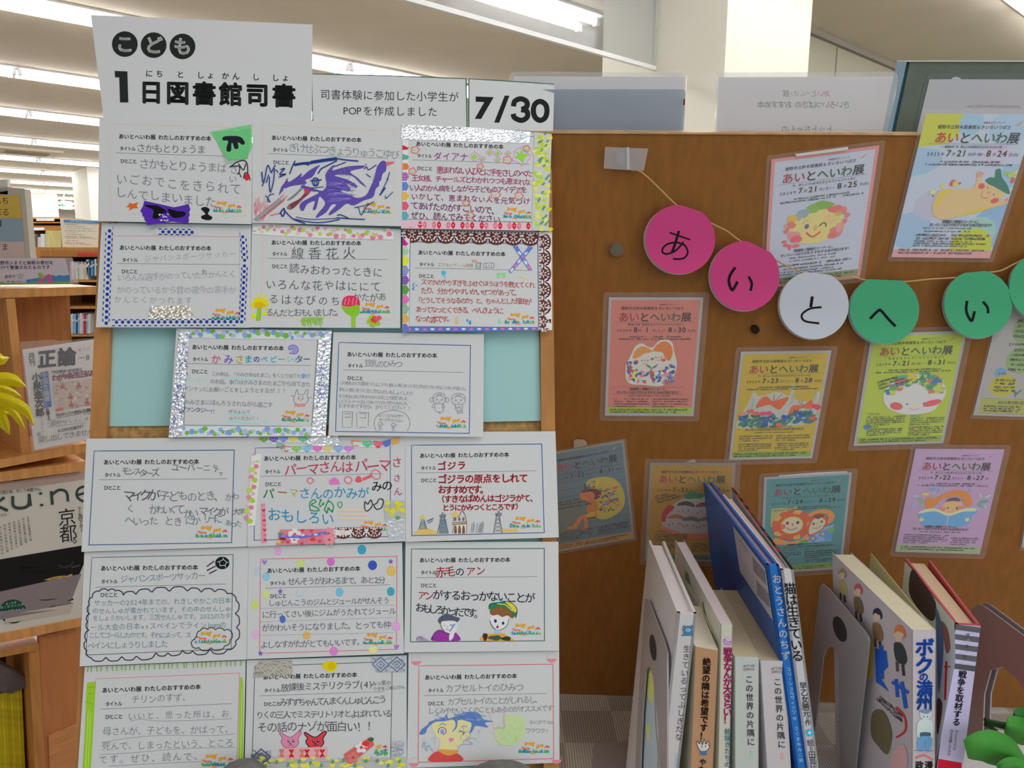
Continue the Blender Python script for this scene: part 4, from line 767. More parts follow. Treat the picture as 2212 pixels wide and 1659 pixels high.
# ---- row 3
c = Card('recommendation_card', 'card bordered by blue bubble tape with glittering holographic side strips', (360, 700, .16275), [(130, 58), (2190, 85), (2110, 1488), (30, 1505)], R3, .0035)
c.head(335, 305, 1555, 322, 345, 467, 332, 628, [(280, 522), (1000, 540), (1910, 550)], [(270, 155), (2005, 185), (1925, 1362), (230, 1340)], GN, 6)
k = c.ink(.0003)
for ch, x, cc, e in (('か', 655, (224, 120, 150), 135), ('み', 820, (140, 116, 190), 135), ('さ', 968, (222, 176, 90), 130), ('ま', 1085, (90, 176, 196), 120), ('の', 1195, (70, 100, 160), 95), ('ベ', 1300, (100, 176, 186), 95), ('ビ', 1420, (100, 180, 180), 100), ('ー', 1525, (100, 180, 180), 100), ('シ', 1630, (150, 196, 204), 90), ('ッ', 1700, (140, 196, 204), 80), ('タ', 1760, (110, 130, 170), 110), ('ー', 1860, (80, 110, 170), 100)): k.text(ch, x-50, 465, x+50, 467, e, cc, .018)
k.build('handwritten_title', c.t)
c.hand([('この本は、「かみさまのたまご」をくじで当てた', 600, 660, 1780, 690, 62), ('幸介', 1785, 690, 1910, 690, 74, (70, 110, 176)), ('ボンテン', 250, 735, 545, 740, 76, (130, 196, 204)), ('のお話。幸介はかみさまのたまごから出てきた', 575, 760, 1910, 800, 72), ('ボンテンにお願いごとをしようとするが…！？', 220, 860, 1610, 890, 72), ('かみさまにほんろうされながら過ごす', 235, 1030, 1410, 1075, 76), ('ぜひよんで', 820, 1160, 1110, 1170, 60), ('みてください！！', 830, 1250, 1250, 1255, 58), ('ファンタジー!!', 195, 1120, 640, 1160, 82, (50, 40, 110))], bold=-.004)
k = c.ink(.0003)
for P in ([(850, 705), (1220, 740)], [(820, 1190), (1155, 1210)], [(800, 1280), (1250, 1325)]): k.line(P, 16, (140, 200, 206))
hearts(k, 1315, 1290, (140, 200, 206), 28); k = c.nx(k, 'highlight'); k.curve([(1620, 300), (1690, 275), (1745, 320), (1730, 385), (1660, 395), (1630, 385), (1680, 360), (1670, 330), (1630, 345)], 6, (84, 80, 140), True); k.fill([(1622, 305), (1690, 278), (1740, 322), (1726, 380), (1665, 390), (1682, 358), (1672, 328), (1634, 340)], (140, 130, 190)); k = c.nx(k, 'bubble_drawing')
k.curve([(1700, 950), (1730, 870), (1755, 930), (1820, 930), (1850, 880), (1880, 875), (1865, 950), (1880, 1010), (1840, 1060), (1720, 1060), (1685, 1000)], 5, (90, 90, 96), True); k.line([(1650, 945), (1690, 960)], 5, (90, 90, 96)); k.line([(1875, 985), (1920, 970)], 5, (90, 90, 96)); k.line([(1745, 960), (1765, 972)], 7, (150, 70, 70)); k.line([(1795, 970), (1820, 960)], 7, (150, 70, 70)); k.ell(1750, 990, 7, 8, (60, 60, 60)); k.ell(1805, 995, 7, 8, (60, 60, 60)); k.ell(1775, 1010, 9, 10, (150, 130, 40))
for i in range(12): k.line([(1700 + i*12, 1050 + (i % 3)*6), (1704 + i*12, 1095)], 11, (214, 130, 124))
k.build('drawing', c.t); c.flowers(1505, 1140, 395, .02)
BG = [(110, 140, 200), (110, 170, 70), (170, 164, 206), (120, 150, 206), (100, 160, 60), (156, 160, 210)]
def bub(x0, y0, x1, y1, n, sp, sd):
    random.seed(sd); return [(x0 + (x1-x0)*(i+.5)/n + random.uniform(-12, 12), y0 + (y1-y0)*(i+.5)/n + random.uniform(-sp, sp), random.choice([26, 36, 42, 32])) for i in range(n)]
c.tape([(150, 60), (1000, 75), (2190, 90), (2080, 205), (1000, 195), (290, 180)], (186, 190, 194), bubbles(BG, bub(170, 115, 2150, 140, 48, 45, 5)))
c.tape([(40, 1360), (1000, 1362), (1990, 1360), (1970, 1485), (1000, 1490), (35, 1495)], (186, 190, 194), bubbles(BG, bub(80, 1425, 1960, 1425, 46, 45, 6)))
def holo(x0, y0, x1, y1, w, n, sd):
    def f(k):
        random.seed(sd)
        for i in range(n):
            t = random.random(); x = x0 + (x1-x0)*t + random.uniform(-w, w); y = y0 + (y1-y0)*t; cc = random.choice([(60, 76, 140), (90, 104, 160), (70, 70, 110), (200, 206, 226), (120, 110, 150)])
            if random.random() < .5: k.ell(x, y, 9, 9, cc, 0, 6)
            else: a = random.uniform(0, 3.14); k.line([(x, y), (x + 46*math.cos(a), y + 46*math.sin(a))], 9, cc)
    return f
c.tape([(170, 95), (300, 110), (200, 1500), (25, 1500)], FOIL, holo(235, 120, 115, 1480, 70, 130, 1), 'holographic_tape', h=.0008)
def pt(k):
    for y in (640, 880): 
        for i in range(14): t = i*math.pi/7; k.line([(2070 + 30*math.cos(t), y + 30*math.sin(t)), (2070 + 95*math.cos(t), y + 110*math.sin(t))], 9, (90, 100, 150))
    holo(2110, 110, 2030, 1470, 60, 60, 2)(k)
c.tape([(2020, 195), (2190, 100), (2110, 1488), (1925, 1485)], FOIL, pt, 'holographic_tape', h=.0008)
c = Card('recommendation_card', 'card with a blue outline, two pencil children and small pencil boxes', (700, 715, .16727), [(120, 15), (2065, 40), (2055, 1368), (55, 1352)], R3, .005)
c.head(295, 300, 1460, 318, 305, 447, 300, 608, [(245, 502), (1000, 518), (1800, 536)], [(192, 148), (1892, 187), (1875, 1322), (148, 1297)], BL, 10)
c.hand([('豆乳のひみつ', 530, 420, 1010, 425, 100), ('この本をよんで豆乳をつくるこうてい新しいあじをつくるときなどいろいろなことをしれました。', 205, 665, 1860, 745, 54), ('新しいあじをつくるときなんかいもしょくしたり', 200, 750, 1150, 810, 58), ('そうするとあじがわからなくなることも知りました', 190, 840, 1080, 870, 56), ('じどうコーナーにおいてあって小さい子から大人にも', 185, 905, 1075, 935, 54), ('おすすめですぜひ、かりてください！！', 185, 965, 1140, 1000, 62), ('とにくものみすぎて', 700, 1085, 1030, 1105, 46), ('あじがわからない', 710, 1140, 1030, 1160, 46)], bold=-.008)
k = c.ink(.0003); G = (104, 110, 116)
for P in ([(240, 1040), (370, 1048), (360, 1245)], [(240, 1040), (236, 1240), (340, 1245)], [(420, 1050), (428, 1248)], [(440, 1045), (578, 1055), (572, 1235)], [(450, 1248), (550, 1240)], [(265, 1068), (340, 1070), (335, 1115), (262, 1112)], [(455, 1066), (540, 1066), (535, 1125), (458, 1120)]): k.line(P, 5, G)
k.curve([(680, 1295), (645, 1200), (690, 1090), (790, 1040), (900, 1025), (1040, 1060), (1100, 1140), (1108, 1220), (1075, 1295)], 5, G)
for x, y in ((725, 1200), (895, 1210)): k.curve([(x-28, y), (x, y-26), (x+28, y), (x, y+18)], 5, G, True); k.line([(x, y+18), (x-2, y+55), (x-20, y+95)], 5, G); k.line([(x-2, y+55), (x+25, y+80)], 5, G); k.line([(x-25, y+38), (x+28, y+36)], 5, G); k.ell(x+42, y+4, 10, 10, (150, 156, 160))
k = c.nx(k, 'box_drawing')
for x, y, w in ((1490, 800, 82), (1735, 808, 92)): k.curve([(x-w, y+70), (x-w*.7, y+15), (x, y-4), (x+w*.7, y+15), (x+w, y+70), (x+w*.75, y+125), (x, y+140), (x-w*.75, y+125)], 5, G, True); k.curve([(x-w*.9, y+70), (x, y+30), (x+w*.9, y+70)], 5, G); k.curve([(x-34, y+22), (x, y+10), (x+34, y+22), (x, y+34)], 4, G, True); k.ell(x-32, y+86, 15, 16, (140, 146, 150)); k.ell(x+34, y+86, 15, 16, (140, 146, 150)); k.line([(x-8, y+110), (x+2, y+124), (x+12, y+108)], 5, G)
for x in (1390, 1590): k.curve([(x-28, 885), (x, 860), (x+24, 890), (x, 920)], 5, G, True)
k.curve([(1440, 935), (1430, 985), (1450, 1035), (1500, 1045), (1545, 1030), (1530, 975), (1535, 935)], 5, G); k.line([(1425, 935), (1392, 985), (1428, 990)], 5, G); k.curve([(1540, 940), (1555, 985), (1520, 985)], 5, G); k.line([(1480, 1045), (1485, 1062), (1510, 1060)], 5, G); k.curve([(1690, 945), (1700, 1010), (1735, 1030), (1785, 1010), (1790, 945)], 5, G); k.curve([(1700, 970), (1720, 1000), (1740, 975), (1760, 1000), (1780, 970)], 5, G); k.line([(1720, 1030), (1725, 1065), (1745, 1065), (1745, 1035)], 5, G); k.line([(1765, 1030), (1770, 1065), (1788, 1062), (1785, 1020)], 5, G); k.build('drawing', c.t); c.flowers(1435, 1100, 400, 0)
# ---- row 4
c = Card('recommendation_card', 'blue outlined card with large faint pencil scrawl, fourth row at the left', (170, 940, .16727), [(100, 45), (2205, 28), (2170, 1440), (35, 1508)], R4, .003)
c.head(320, 350, 1555, 342, 335, 515, 325, 680, [(262, 576), (1917, 562)], [(200, 205), (2008, 192), (1975, 1388), (132, 1418)], BL, 11)
c.hand([('モンスターズ', 565, 465, 1030, 490, 110, LEAD), ('ユーバ', 1200, 405, 1500, 430, 110, LEAD), ('ーニ', 1520, 430, 1700, 420, 100, PEN), ('ティ', 1740, 420, 1870, 505, 100, LEAD), ('マイクが', 600, 780, 1020, 790, 165, (60, 66, 72)), ('子どものとき、', 1050, 790, 1880, 790, 150, PEN), ('かわ', 1900, 800, 2070, 800, 110), ('く', 620, 950, 720, 950, 130), ('かわいくて', 930, 950, 1350, 960, 130), ('かい', 1380, 1010, 1520, 1010, 130), ('マイクが', 1570, 980, 1920, 990, 130, LEAD), ('大学', 2000, 990, 2140, 990, 90, LEAD), ('へいった', 600, 1100, 1020, 1115, 125), ('とき', 1110, 1110, 1340, 1110, 130), ('にか', 1380, 1110, 1560, 1110, 120), ('リーに', 1620, 1080, 1840, 1080, 120), ('あった', 1900, 1130, 2100, 1150, 100)], bold=-.002, jit=.16); c.flowers(1505, 1165, 420, 0)
c = Card('recommendation_card', 'card with colourful pennant tape on top, pink writing and flowered and lace tape below', (525, 930, .16049), [(78, 85), (2180, 80), (2185, 1490), (55, 1562)], R4, .003)
c.head(278, 378, 1520, 360, 295, 555, 298, 722, [(240, 617), (1890, 580)], [(165, 235), (1980, 205), (1985, 1425), (150, 1478)], BL, 9)
P_ = (214, 90, 116); SB = (90, 164, 200)
k = c.ink(.0003)
for t, x0, y0, x1, y1, e, cc in (('パーマさんは', 560, 530, 1480, 480, 170, P_), ('パーマ', 1510, 490, 1990, 460, 200, P_), ('さ', 2010, 420, 2130, 420, 150, P_), ('さ', 2020, 640, 2130, 640, 120, P_), ('ん', 2030, 820, 2140, 820, 120, P_), ('パ', 260, 850, 430, 850, 170, (50, 140, 90)), ('ー', 440, 840, 620, 840, 160, (214, 130, 80)), ('マ', 620, 830, 750, 840, 140, (206, 206, 110)), ('さんのかみが', 750, 850, 1700, 830, 170, SB), ('おもしろい', 330, 1130, 1230, 1190, 190, SB), ('みの', 1730, 750, 2010, 740, 150, (26, 28, 32))): k.text(t, x0, y0, x1, y1, e, cc, .006, .1)
k.build('handwriting', c.t); k = c.ink(.0003)
for P in ([(870, 650), (910, 640), (950, 670), (910, 715), (870, 690)], [(1370, 640), (1420, 620), (1468, 660), (1430, 715), (1375, 690)], [(1640, 1060), (1640, 960), (1680, 990), (1720, 935), (1740, 1010), (1680, 1080)], [(1760, 1000), (1800, 980), (1830, 925), (1885, 935), (1870, 1030), (1800, 1060)], [(1270, 990), (1310, 960), (1335, 990), (1310, 1040)]): k.curve(P, 13, P_ if P[0][1] < 900 else (26, 28, 32) if P[0][0] > 1600 or P[0][0] > 1700 else (50, 150, 90), True)
k = c.nx(k, 'heart_drawing'); k.blob(1555, 660, 44, 44, (206, 80, 90)); k.line([(1610, 660), (1700, 620), (1740, 600)], 40, (214, 90, 96)); k.curve([(1720, 600), (1760, 530), (1840, 560), (1840, 640), (1770, 650), (1740, 620)], 12, P_, True); k.poly([(1155, 680), (1225, 625), (1290, 665), (1305, 725), (1170, 728)], (206, 110, 170))
for P in ([(905, 1070), (900, 980), (950, 930), (980, 960), (920, 1000), (1000, 1040), (1020, 1080), (900, 1075)], [(1020, 1010), (1045, 940)], [(1030, 1030), (1085, 985)], [(1100, 1060), (1150, 950), (1215, 1010), (1200, 1090), (1150, 1050), (1130, 1100), (1090, 1060)]): k.curve(P, 15, (40, 130, 84))
for x, y in ((1045, 940), (1080, 985), (1150, 950), (1150, 1050), (1200, 1085), (1130, 1100)): k.ell(x, y, 16, 18, (40, 130, 84))
k = c.nx(k, 'green_drawing')
for y in (1072, 1128, 1186): k.line([(1290, y), (1680, y)], 30, (218, 176, 156), seg=100)
k.build('drawing', c.t); c.flowers(1560, 1208, 380, 0)
def penn(x0, y0, x1, y1, n, hgt, cols, seed=1):
    def f(k):
        dx, dy = (x1-x0)/n, (y1-y0)/n
        for i in range(n):
            x, y = x0 + dx*i, y0 + dy*i; k.poly([(x+4, y), (x+dx-4, y+dy), (x+dx-4, y+dy+hgt*.5), (x+dx/2, y+dy/2+hgt), (x+4, y+hgt*.5)], cols[i % len(cols)])
            if i % 3 == 1:
                for q in range(4): k.ell(x + dx*(.25+.17*q), y + hgt*.3 + (q % 2)*hgt*.2, 7, 7, (206, 210, 210), 0, 6)
            elif i % 3 == 2:
                for q in range(3): k.line([(x+8, y+hgt*(.2+.2*q)), (x+dx-8, y+dy+hgt*(.2+.2*q))], 5, (206, 206, 200))
    return f
PC = [(110, 150, 80), (110, 90, 170), (84, 120, 190), (206, 206, 90), (100, 170, 140)]
c.tape([(215, 88), (875, 82), (870, 160), (230, 160)], (184, 190, 194), penn(215, 90, 870, 84, 5, 74, PC)); c.tape([(405, 125), (550, 185), (545, 240), (380, 180)], (200, 204, 204), lambda k: [k.line([(420 + i*8, 135 + i*20), (560 + i*2, 195 + i*14)], 8, (60, 120, 100)) for i in range(5)])
c.tape([(525, 195), (1480, 205), (1475, 300), (530, 290)], (184, 190, 194), penn(510, 208, 1490, 208, 7, 88, [(206, 110, 80), (120, 170, 90), (84, 160, 190), (206, 110, 170), (206, 176, 110), (100, 140, 206), (180, 120, 200)]))
c.tape([(1460, 125), (1880, 148), (2105, 85), (2100, 165), (1930, 220), (1500, 225)], (184, 190, 194), penn(1455, 128, 1890, 150, 3, 92, [(206, 130, 80), (90, 170, 130), (196, 50, 80)])); c.tape([(1880, 140), (2110, 85), (2100, 165), (1900, 220)], (206, 150, 90), lambda k: k.poly([(1880, 145), (1990, 115), (1985, 190), (1930, 222), (1885, 195)], (84, 104, 180)), h=.0007)
c.tape([(880, 75), (1280, 70), (1315, 200), (850, 205)], FOIL, None, 'silver_tape', h=.001)
c.tape([(110, 320), (250, 318), (160, 1280), (65, 1290)], (200, 204, 206), bubbles(PG, [(170 - i*5.5 + (24 if i % 2 else -24), 345 + i*46, (34, 40, 26)[i % 3]) for i in range(20)]))
c.tape([(245, 985), (295, 980), (315, 1510), (250, 1515)], (214, 130, 150), lambda k: [hearts(k, 275 + i*3, 1010 + i*66, (190, 40, 70) if i % 2 else (214, 100, 120), 24, i % 4 > 1) for i in range(8)])
def flow(k, P):
    for x, y, r, cc in P:
        for a in range(5): k.blob(x + r*.6*math.cos(a*1.257 - .3), y + r*.6*math.sin(a*1.257 - .3), r*.42, r*.36, cc, 10, .04)
        k.ell(x, y, r*.2, r*.2, (170, 60, 70))
c.tape([(500, 1335), (1235, 1320), (1240, 1520), (445, 1540)], (206, 110, 126), lambda k: (k.blob(860, 1365, 44, 34, (60, 110, 80)), k.blob(530, 1470, 46, 34, (110, 56, 50)), k.blob(940, 1465, 40, 26, (190, 60, 50)), k.blob(510, 1390, 40, 20, (90, 130, 80)), k.blob(480, 1500, 30, 20, (206, 176, 70)), flow(k, [(695, 1400, 90, (214, 206, 206)), (1150, 1390, 90, (214, 130, 140)), (690, 1470, 60, (214, 206, 206)), (1160, 1470, 80, (214, 130, 140))]), [k.blob(x, y, 26, 20, (190, 60, 90)) for x, y in ((600, 1500), (800, 1345), (1030, 1490), (920, 1350), (790, 1520))]), label='red floral tape')
c.tape([(480, 1400), (800, 1415), (1125, 1355), (1125, 1400), (800, 1450), (485, 1440)], (90, 104, 180), diam(500, 1420, 1110, 1395, 7, 18), h=.0008)
c.tape([(1250, 1305), (1870, 1305), (1870, 1420), (1230, 1440)], (196, 190, 190), lambda k: lace(k, 1240, 1365, 1870, 1360, 120, 3, 1), 'lace_tape')
c.tape([(1900, 1060), (2150, 1050), (2165, 1450), (1960, 1460)], FOIL, None, 'silver_tape'); c.tape([(1895, 940), (2185, 935), (2180, 1190), (1910, 1190)], mat((226, 230, 226), rough=.3, alpha=.5), lambda k: [k.blob(random.uniform(1910, 2170), random.uniform(950, 1180), 36, 26, random.choice([(196, 190, 40), (186, 180, 60), (90, 140, 90)])) for _ in range(12)], h=.0009)
c = Card('recommendation_card', 'card with thick red felt pen writing above pencil pylons and a building', (870, 925, .15823), [(32, 55), (2085, 42), (2130, 1490), (40, 1553)], R4, .003)
c.head(230, 376, 1452, 360, 248, 545, 248, 712, [(188, 610), (1825, 580)], [(120, 232), (1897, 215), (1932, 1425), (125, 1468)], BL, 11)
Q = (170, 34, 48)
c.hand([('ゴジラ', 465, 520, 870, 500, 128, Q), ('ゴジラの原点をしれて', 480, 700, 1710, 680, 132, Q), ('おすすめです。', 490, 840, 1160, 840, 125, Q), ('（すきなばめんはゴジラがて、', 470, 965, 1840, 955, 110, Q), ('とうにかみつくところです）', 545, 1085, 1630, 1070, 100, Q)], bold=.02, jit=.06)
k = c.ink(.0003); G = (84, 94, 106); YO = (206, 164, 90); BN = (120, 92, 84)
for i in range(36): x = 150 + i*9; h_ = 60*math.sin(math.pi*i/36) + 12; k.line([(x, 1448), (x + 5, 1440 - h_)], 12, YO)
for i in range(24): x = 1345 + i*9.5; k.line([(x, 1415), (x + 4, 1360 + 30*abs(math.sin(i)))], 10, YO)
for x, t, b, w in ((275, 1250, 1385, 55), (548, 1190, 1440, 75), (1300, 1170, 1430, 60)):
    k.line([(x-w, b), (x-14, t), (x+14, t), (x+w, b)], 8, G)
    for q in range(4): y = t + (b-t)*(.2+.2*q); ww = 14 + (w-14)*(.2+.2*q); k.line([(x-ww, y), (x+ww*1.1, y + (b-t)*.16), (x-ww*1.1, y + (b-t)*.16), (x+ww, y)], 6, G)
for x, y in ((548, 1170), (1310, 1150)): k.line([(x-48, y+22), (x+44, y+12)], 14, G); k.line([(x-40, y+46), (x+40, y+36)], 14, G); k.line([(x, y-20), (x, y+60)], 26, (110, 118, 128))
k = c.nx(k, 'pylon_drawing'); k.poly([(505, 1240), (590, 1240), (620, 1440), (500, 1440)], (120, 130, 140)); k.blob(270, 1225, 30, 34, (206, 170, 80)); k.line([(330, 1270), (420, 1230)], 16, G); k.line([(340, 1300), (410, 1262)], 12, G); k.blob(715, 1185, 40, 40, (206, 170, 80))
k = c.nx(k, 'pylon_drawing'); k.poly([(680, 1435), (700, 1310), (870, 1300), (868, 1432)], (206, 190, 170)); k.line([(670, 1295), (880, 1275), (876, 1300), (680, 1318)], 10, BN, True); k.line([(695, 1275), (700, 1215), (770, 1205), (790, 1150), (820, 1130), (855, 1190), (865, 1270)], 9, BN); k.line([(680, 1435), (705, 1315)], 8, BN); k.line([(868, 1430), (872, 1300)], 8, BN)
for x in (720, 775, 830): k.fill([(x-18, 1430), (x-14, 1350), (x, 1325), (x+14, 1350), (x+18, 1430)], (110, 80, 76)); k.ell(x-2, 1240, 14, 26, (110, 90, 90))
for i in range(20): a = random.uniform(930, 1090); k.line([(a, 1425), (a + 20, 1330 - random.random()*60)], 10, (130, 134, 142))
k.build('drawing', c.t); c.flowers(1465, 1200, 415, 0)
# ---- row 5
c = Card('recommendation_card', 'green outlined card with a thick black cloud border and a flying football', (165, 1180, .17179), [(100, 75), (2165, 10), (2140, 1425), (40, 1510)], R5, .003)
c.head(305, 278, 1530, 265, 312, 445, 302, 612, [(243, 515), (1880, 474)], [(195, 142), (1972, 105), (1945, 1290), (118, 1368)], GN, 8)
Q = (96, 116, 128)
c.hand([('ジャパンスポーツサッカー', 555, 415, 1620, 365, 105, Q), ('サッカーの2024年までの、れきしやかこの日本', 220, 715, 1945, 680, 85, Q), ('のせんしゅが書かれています。その中のせんしゅ', 200, 815, 1945, 785, 82, Q), ('をしょうかいします。三笘せんしゅです。2022のカタ', 205, 905, 1940, 875, 80, Q), ('ール大会の日本vsスペインでライン1mmの', 170, 1020, 1890, 985, 90, Q), ('こしてゴールしたのです。それによって、ス', 165, 1120, 1440, 1115, 84, Q), ('ペインにしょうりしました', 140, 1250, 1150, 1230, 100, Q)], bold=-.006, jit=.06)
c.flowers(1495, 1070, 400, -.01)
k = c.ink(.0003); NV = (36, 36, 60)
def cloud(P, w):
    Q = []
    for i in range(len(P)-1):
        (x0, y0), (x1, y1) = P[i], P[i+1]; nx, ny = (y1-y0), -(x1-x0)
        Q += [(x0, y0), (x0+(x1-x0)*.25 + nx*.22, y0+(y1-y0)*.25 + ny*.22), (x0+(x1-x0)*.75 + nx*.22, y0+(y1-y0)*.75 + ny*.22)]
    Q.append(P[-1]); k.curve(Q, w, NV, False, 3)
cloud([(590, 615), (750, 600), (950, 575), (1170, 565), (1395, 560), (1570, 575), (1740, 570), (1900, 595), (2010, 680), (2000, 845), (2015, 1020), (2005, 1190), (1900, 1300), (1680, 1300), (1460, 1320), (1335, 1310), (1150, 1345), (1000, 1345), (755, 1385), (570, 1390), (370, 1400), (180, 1400), (130, 1310), (125, 1185), (155, 1055), (140, 950), (165, 850), (165, 735), (200, 640), (290, 565), (400, 560), (490, 560), (590, 615)], 12)
cloud([(1520, 1140), (1560, 1060), (1650, 1045), (1750, 1050), (1860, 1060), (1940, 1070), (1930, 1180), (1870, 1250), (1690, 1280), (1540, 1275), (1450, 1240), (1490, 1170), (1520, 1140)], 10)
k = c.nx(k, 'cloud_drawing'); k.ell(1835, 210, 90, 80, (24, 26, 30)); k.line([(1800, 190), (1850, 165), (1890, 200), (1870, 240), (1805, 245)], 8, (170, 180, 186), True); k.line([(1850, 165), (1840, 140)], 7, (170, 180, 186)); k.line([(1890, 200), (1915, 205)], 7, (170, 180, 186)); k.line([(1870, 240), (1880, 270)], 7, (170, 180, 186)); k.line([(1800, 190), (1770, 200)], 7, (170, 180, 186))
for P in ([(1640, 255), (1735, 185)], [(1640, 305), (1750, 250)], [(1670, 345), (1765, 295)]): k.line(P, 13, (30, 30, 40))
k.build('drawing', c.t)
c = Card('recommendation_card', 'pink outlined card scattered with coloured balloons, hearts and stars', (530, 1170, .16049), [(45, 65), (2110, 15), (2135, 1505), (20, 1585)], R5, .003)
c.head(290, 392, 1548, 362, 332, 562, 332, 735, [(270, 627), (1948, 582)], [(205, 235), (2040, 198), (2035, 1448), (190, 1505)], (190, 80, 96), 8)
c.hand([('せんそうがおわるまで、あと2分', 575, 535, 1880, 515, 110, (76, 84, 96)), ('しゅじんこうのジムとジュールがせんそう', 310, 830, 1940, 790, 100, (76, 84, 96)), ('に行ってさい後にジムがうたれてジュール', 230, 985, 2030, 930, 105, (76, 84, 96)), ('がかわいそうになりました。とっても仲', 225, 1165, 1960, 1115, 112, (76, 84, 96)), ('よしなすがたがとてもいいです。', 205, 1390, 1600, 1350, 110, (76, 84, 96))], bold=-.004, jit=.05)
k = c.ink(.0002)
for y0, y1 in ((900, 850), (1080, 1020), (1262, 1225)): k.line([(205, y0), (2005, y1)], 3, (110, 120, 130), seg=200)
for x, y, rx, ry, cc in ((438, 130, 48, 55, (206, 140, 190)), (1568, 108, 58, 64, (50, 140, 170)), (740, 295, 56, 50, (170, 190, 110)), (1150, 268, 52, 58, (186, 96, 176)), (1712, 318, 60, 65, (50, 76, 160)), (1962, 395, 60, 66, (206, 160, 80)), (282, 470, 50, 55, (120, 170, 206)), (1268, 680, 50, 60, (100, 160, 206)), (1958, 672, 50, 58, (50, 140, 160)), (275, 710, 50, 55, (176, 196, 120)), (128, 850, 50, 60, (170, 186, 100)), (2030, 1140, 58, 66, (206, 140, 190)), (140, 1245, 50, 58, (206, 150, 196)), (502, 1045, 40, 52, (64, 96, 170)), (825, 1262, 48, 50, (206, 150, 80)), (1190, 1475, 55, 62, (190, 110, 180)), (1720, 1455, 62, 55, (196, 206, 130)), (735, 690, 45, 50, (160, 176, 190)), (160, 400, 45, 55, (156, 170, 186))):
    k.ell(x, y, rx, ry, cc, 0, 16); d = tuple(min(255, q*1.25) for q in cc); k.curve([(x + rx*.5*math.cos(a), y + ry*.6*math.sin(a)) for a in (0, 1.3, 2.6, 3.9, 5.2)], 5, d, True, 3); k = c.nx(k, 'balloon_drawing', .0002)
for x, y in ((258, 278), (2035, 1420)): hearts(k, x, y, (140, 110, 180), 36); k = c.nx(k, 'heart_drawing', .0002)
for x, y in ((1957, 268), (203, 1505), (470, 670)): k.poly([(x + (40 if i % 2 == 0 else 17)*math.sin(i*math.pi/5), y - (44 if i % 2 == 0 else 18)*math.cos(i*math.pi/5)) for i in range(10)], (116, 80, 170))
k.build('star_drawing', c.t); c.flowers(1565, 1225, 420, 0)
c = Card('recommendation_card', 'green outlined card with a purple-sweatered figure and a straw-hatted child drawn in marker', (870, 1165, .15823), [(38, 38), (2125, 32), (2135, 1522), (20, 1545)], R5, .003)
c.head(228, 286, 1468, 280, 247, 455, 245, 630, [(185, 522), (1840, 510)], [(120, 132), (1932, 125), (1935, 1385), (105, 1400)], GN, 11)
Q = (170, 46, 56); N_ = (44, 52, 66)
c.hand([('赤毛', 450, 445, 710, 440, 150, Q), ('の', 720, 445, 840, 445, 130, N_), ('アン', 860, 440, 1130, 430, 135, Q), ('アン', 215, 770, 410, 770, 130, Q), ('がするおっかないことが', 415, 760, 1800, 800, 150, N_), ('おもしろかったです。', 190, 930, 1080, 1020, 138, N_)], bold=.004, jit=.06); c.flowers(1465, 1145, 420, 0)
k = c.ink(.0003); PU = (130, 50, 140); OB = (40, 44, 66)
k.fill([(405, 1385), (420, 1300), (470, 1250), (520, 1240), (620, 1280), (690, 1260), (750, 1300), (770, 1385)], PU); k.fill([(520, 1150), (560, 1110), (700, 1120), (740, 1160), (730, 1230), (640, 1290), (560, 1240)], (196, 204, 214)); k.fill([(480, 1115), (510, 1060), (600, 1015), (700, 1050), (780, 1080), (740, 1130), (700, 1110), (540, 1120), (520, 1160)], (74, 80, 96))
k.poly([(690, 1160), (725, 1150), (650, 1260), (630, 1270)], (90, 120, 180)); k.fill([(640, 1385), (640, 1290), (720, 1180), (745, 1200), (700, 1300), (690, 1340)], (206, 210, 216)); k.curve([(405, 1385), (420, 1300), (470, 1250), (520, 1240), (570, 1265), (640, 1290)], 8, OB); k.curve([(520, 1160), (530, 1210), (570, 1250)], 7, OB); k.line([(560, 1175), (580, 1180)], 7, OB); k.line([(645, 1170), (680, 1170)], 10, (40, 60, 110)); k.line([(610, 1180), (612, 1205)], 6, OB); k.line([(585, 1225), (640, 1240)], 6, OB); k.fill([(200, 1385), (200, 1340), (260, 1325), (320, 1360), (360, 1388)], (150, 130, 160)); k.curve([(190, 1380), (200, 1340), (240, 1330), (270, 1370)], 6, OB)
k = c.nx(k, 'figure_drawing'); k.fill([(1190, 1110), (1230, 1020), (1340, 1000), (1450, 1040), (1440, 1150), (1360, 1230), (1270, 1230)], (206, 212, 216)); k.curve([(1190, 1110), (1230, 1200), (1320, 1240), (1420, 1180), (1450, 1080)], 8, OB); k.fill([(1190, 1000), (1220, 940), (1380, 920), (1520, 1010), (1500, 1080), (1430, 1040), (1360, 1060), (1300, 1030), (1230, 1040)], (120, 84, 50))
k.fill([(1175, 930), (1200, 880), (1330, 860), (1400, 845), (1500, 880), (1560, 960), (1545, 1070), (1500, 1010), (1400, 930), (1290, 920), (1190, 960)], (36, 110, 84)); k.fill([(1400, 850), (1500, 880), (1555, 960), (1530, 1000), (1470, 930)], (190, 176, 60)); k.line([(1290, 880), (1400, 890), (1500, 980)], 12, (200, 190, 80)); k.curve([(1175, 930), (1200, 880), (1330, 860), (1400, 845), (1500, 880), (1560, 960), (1545, 1070)], 8, (30, 40, 40))
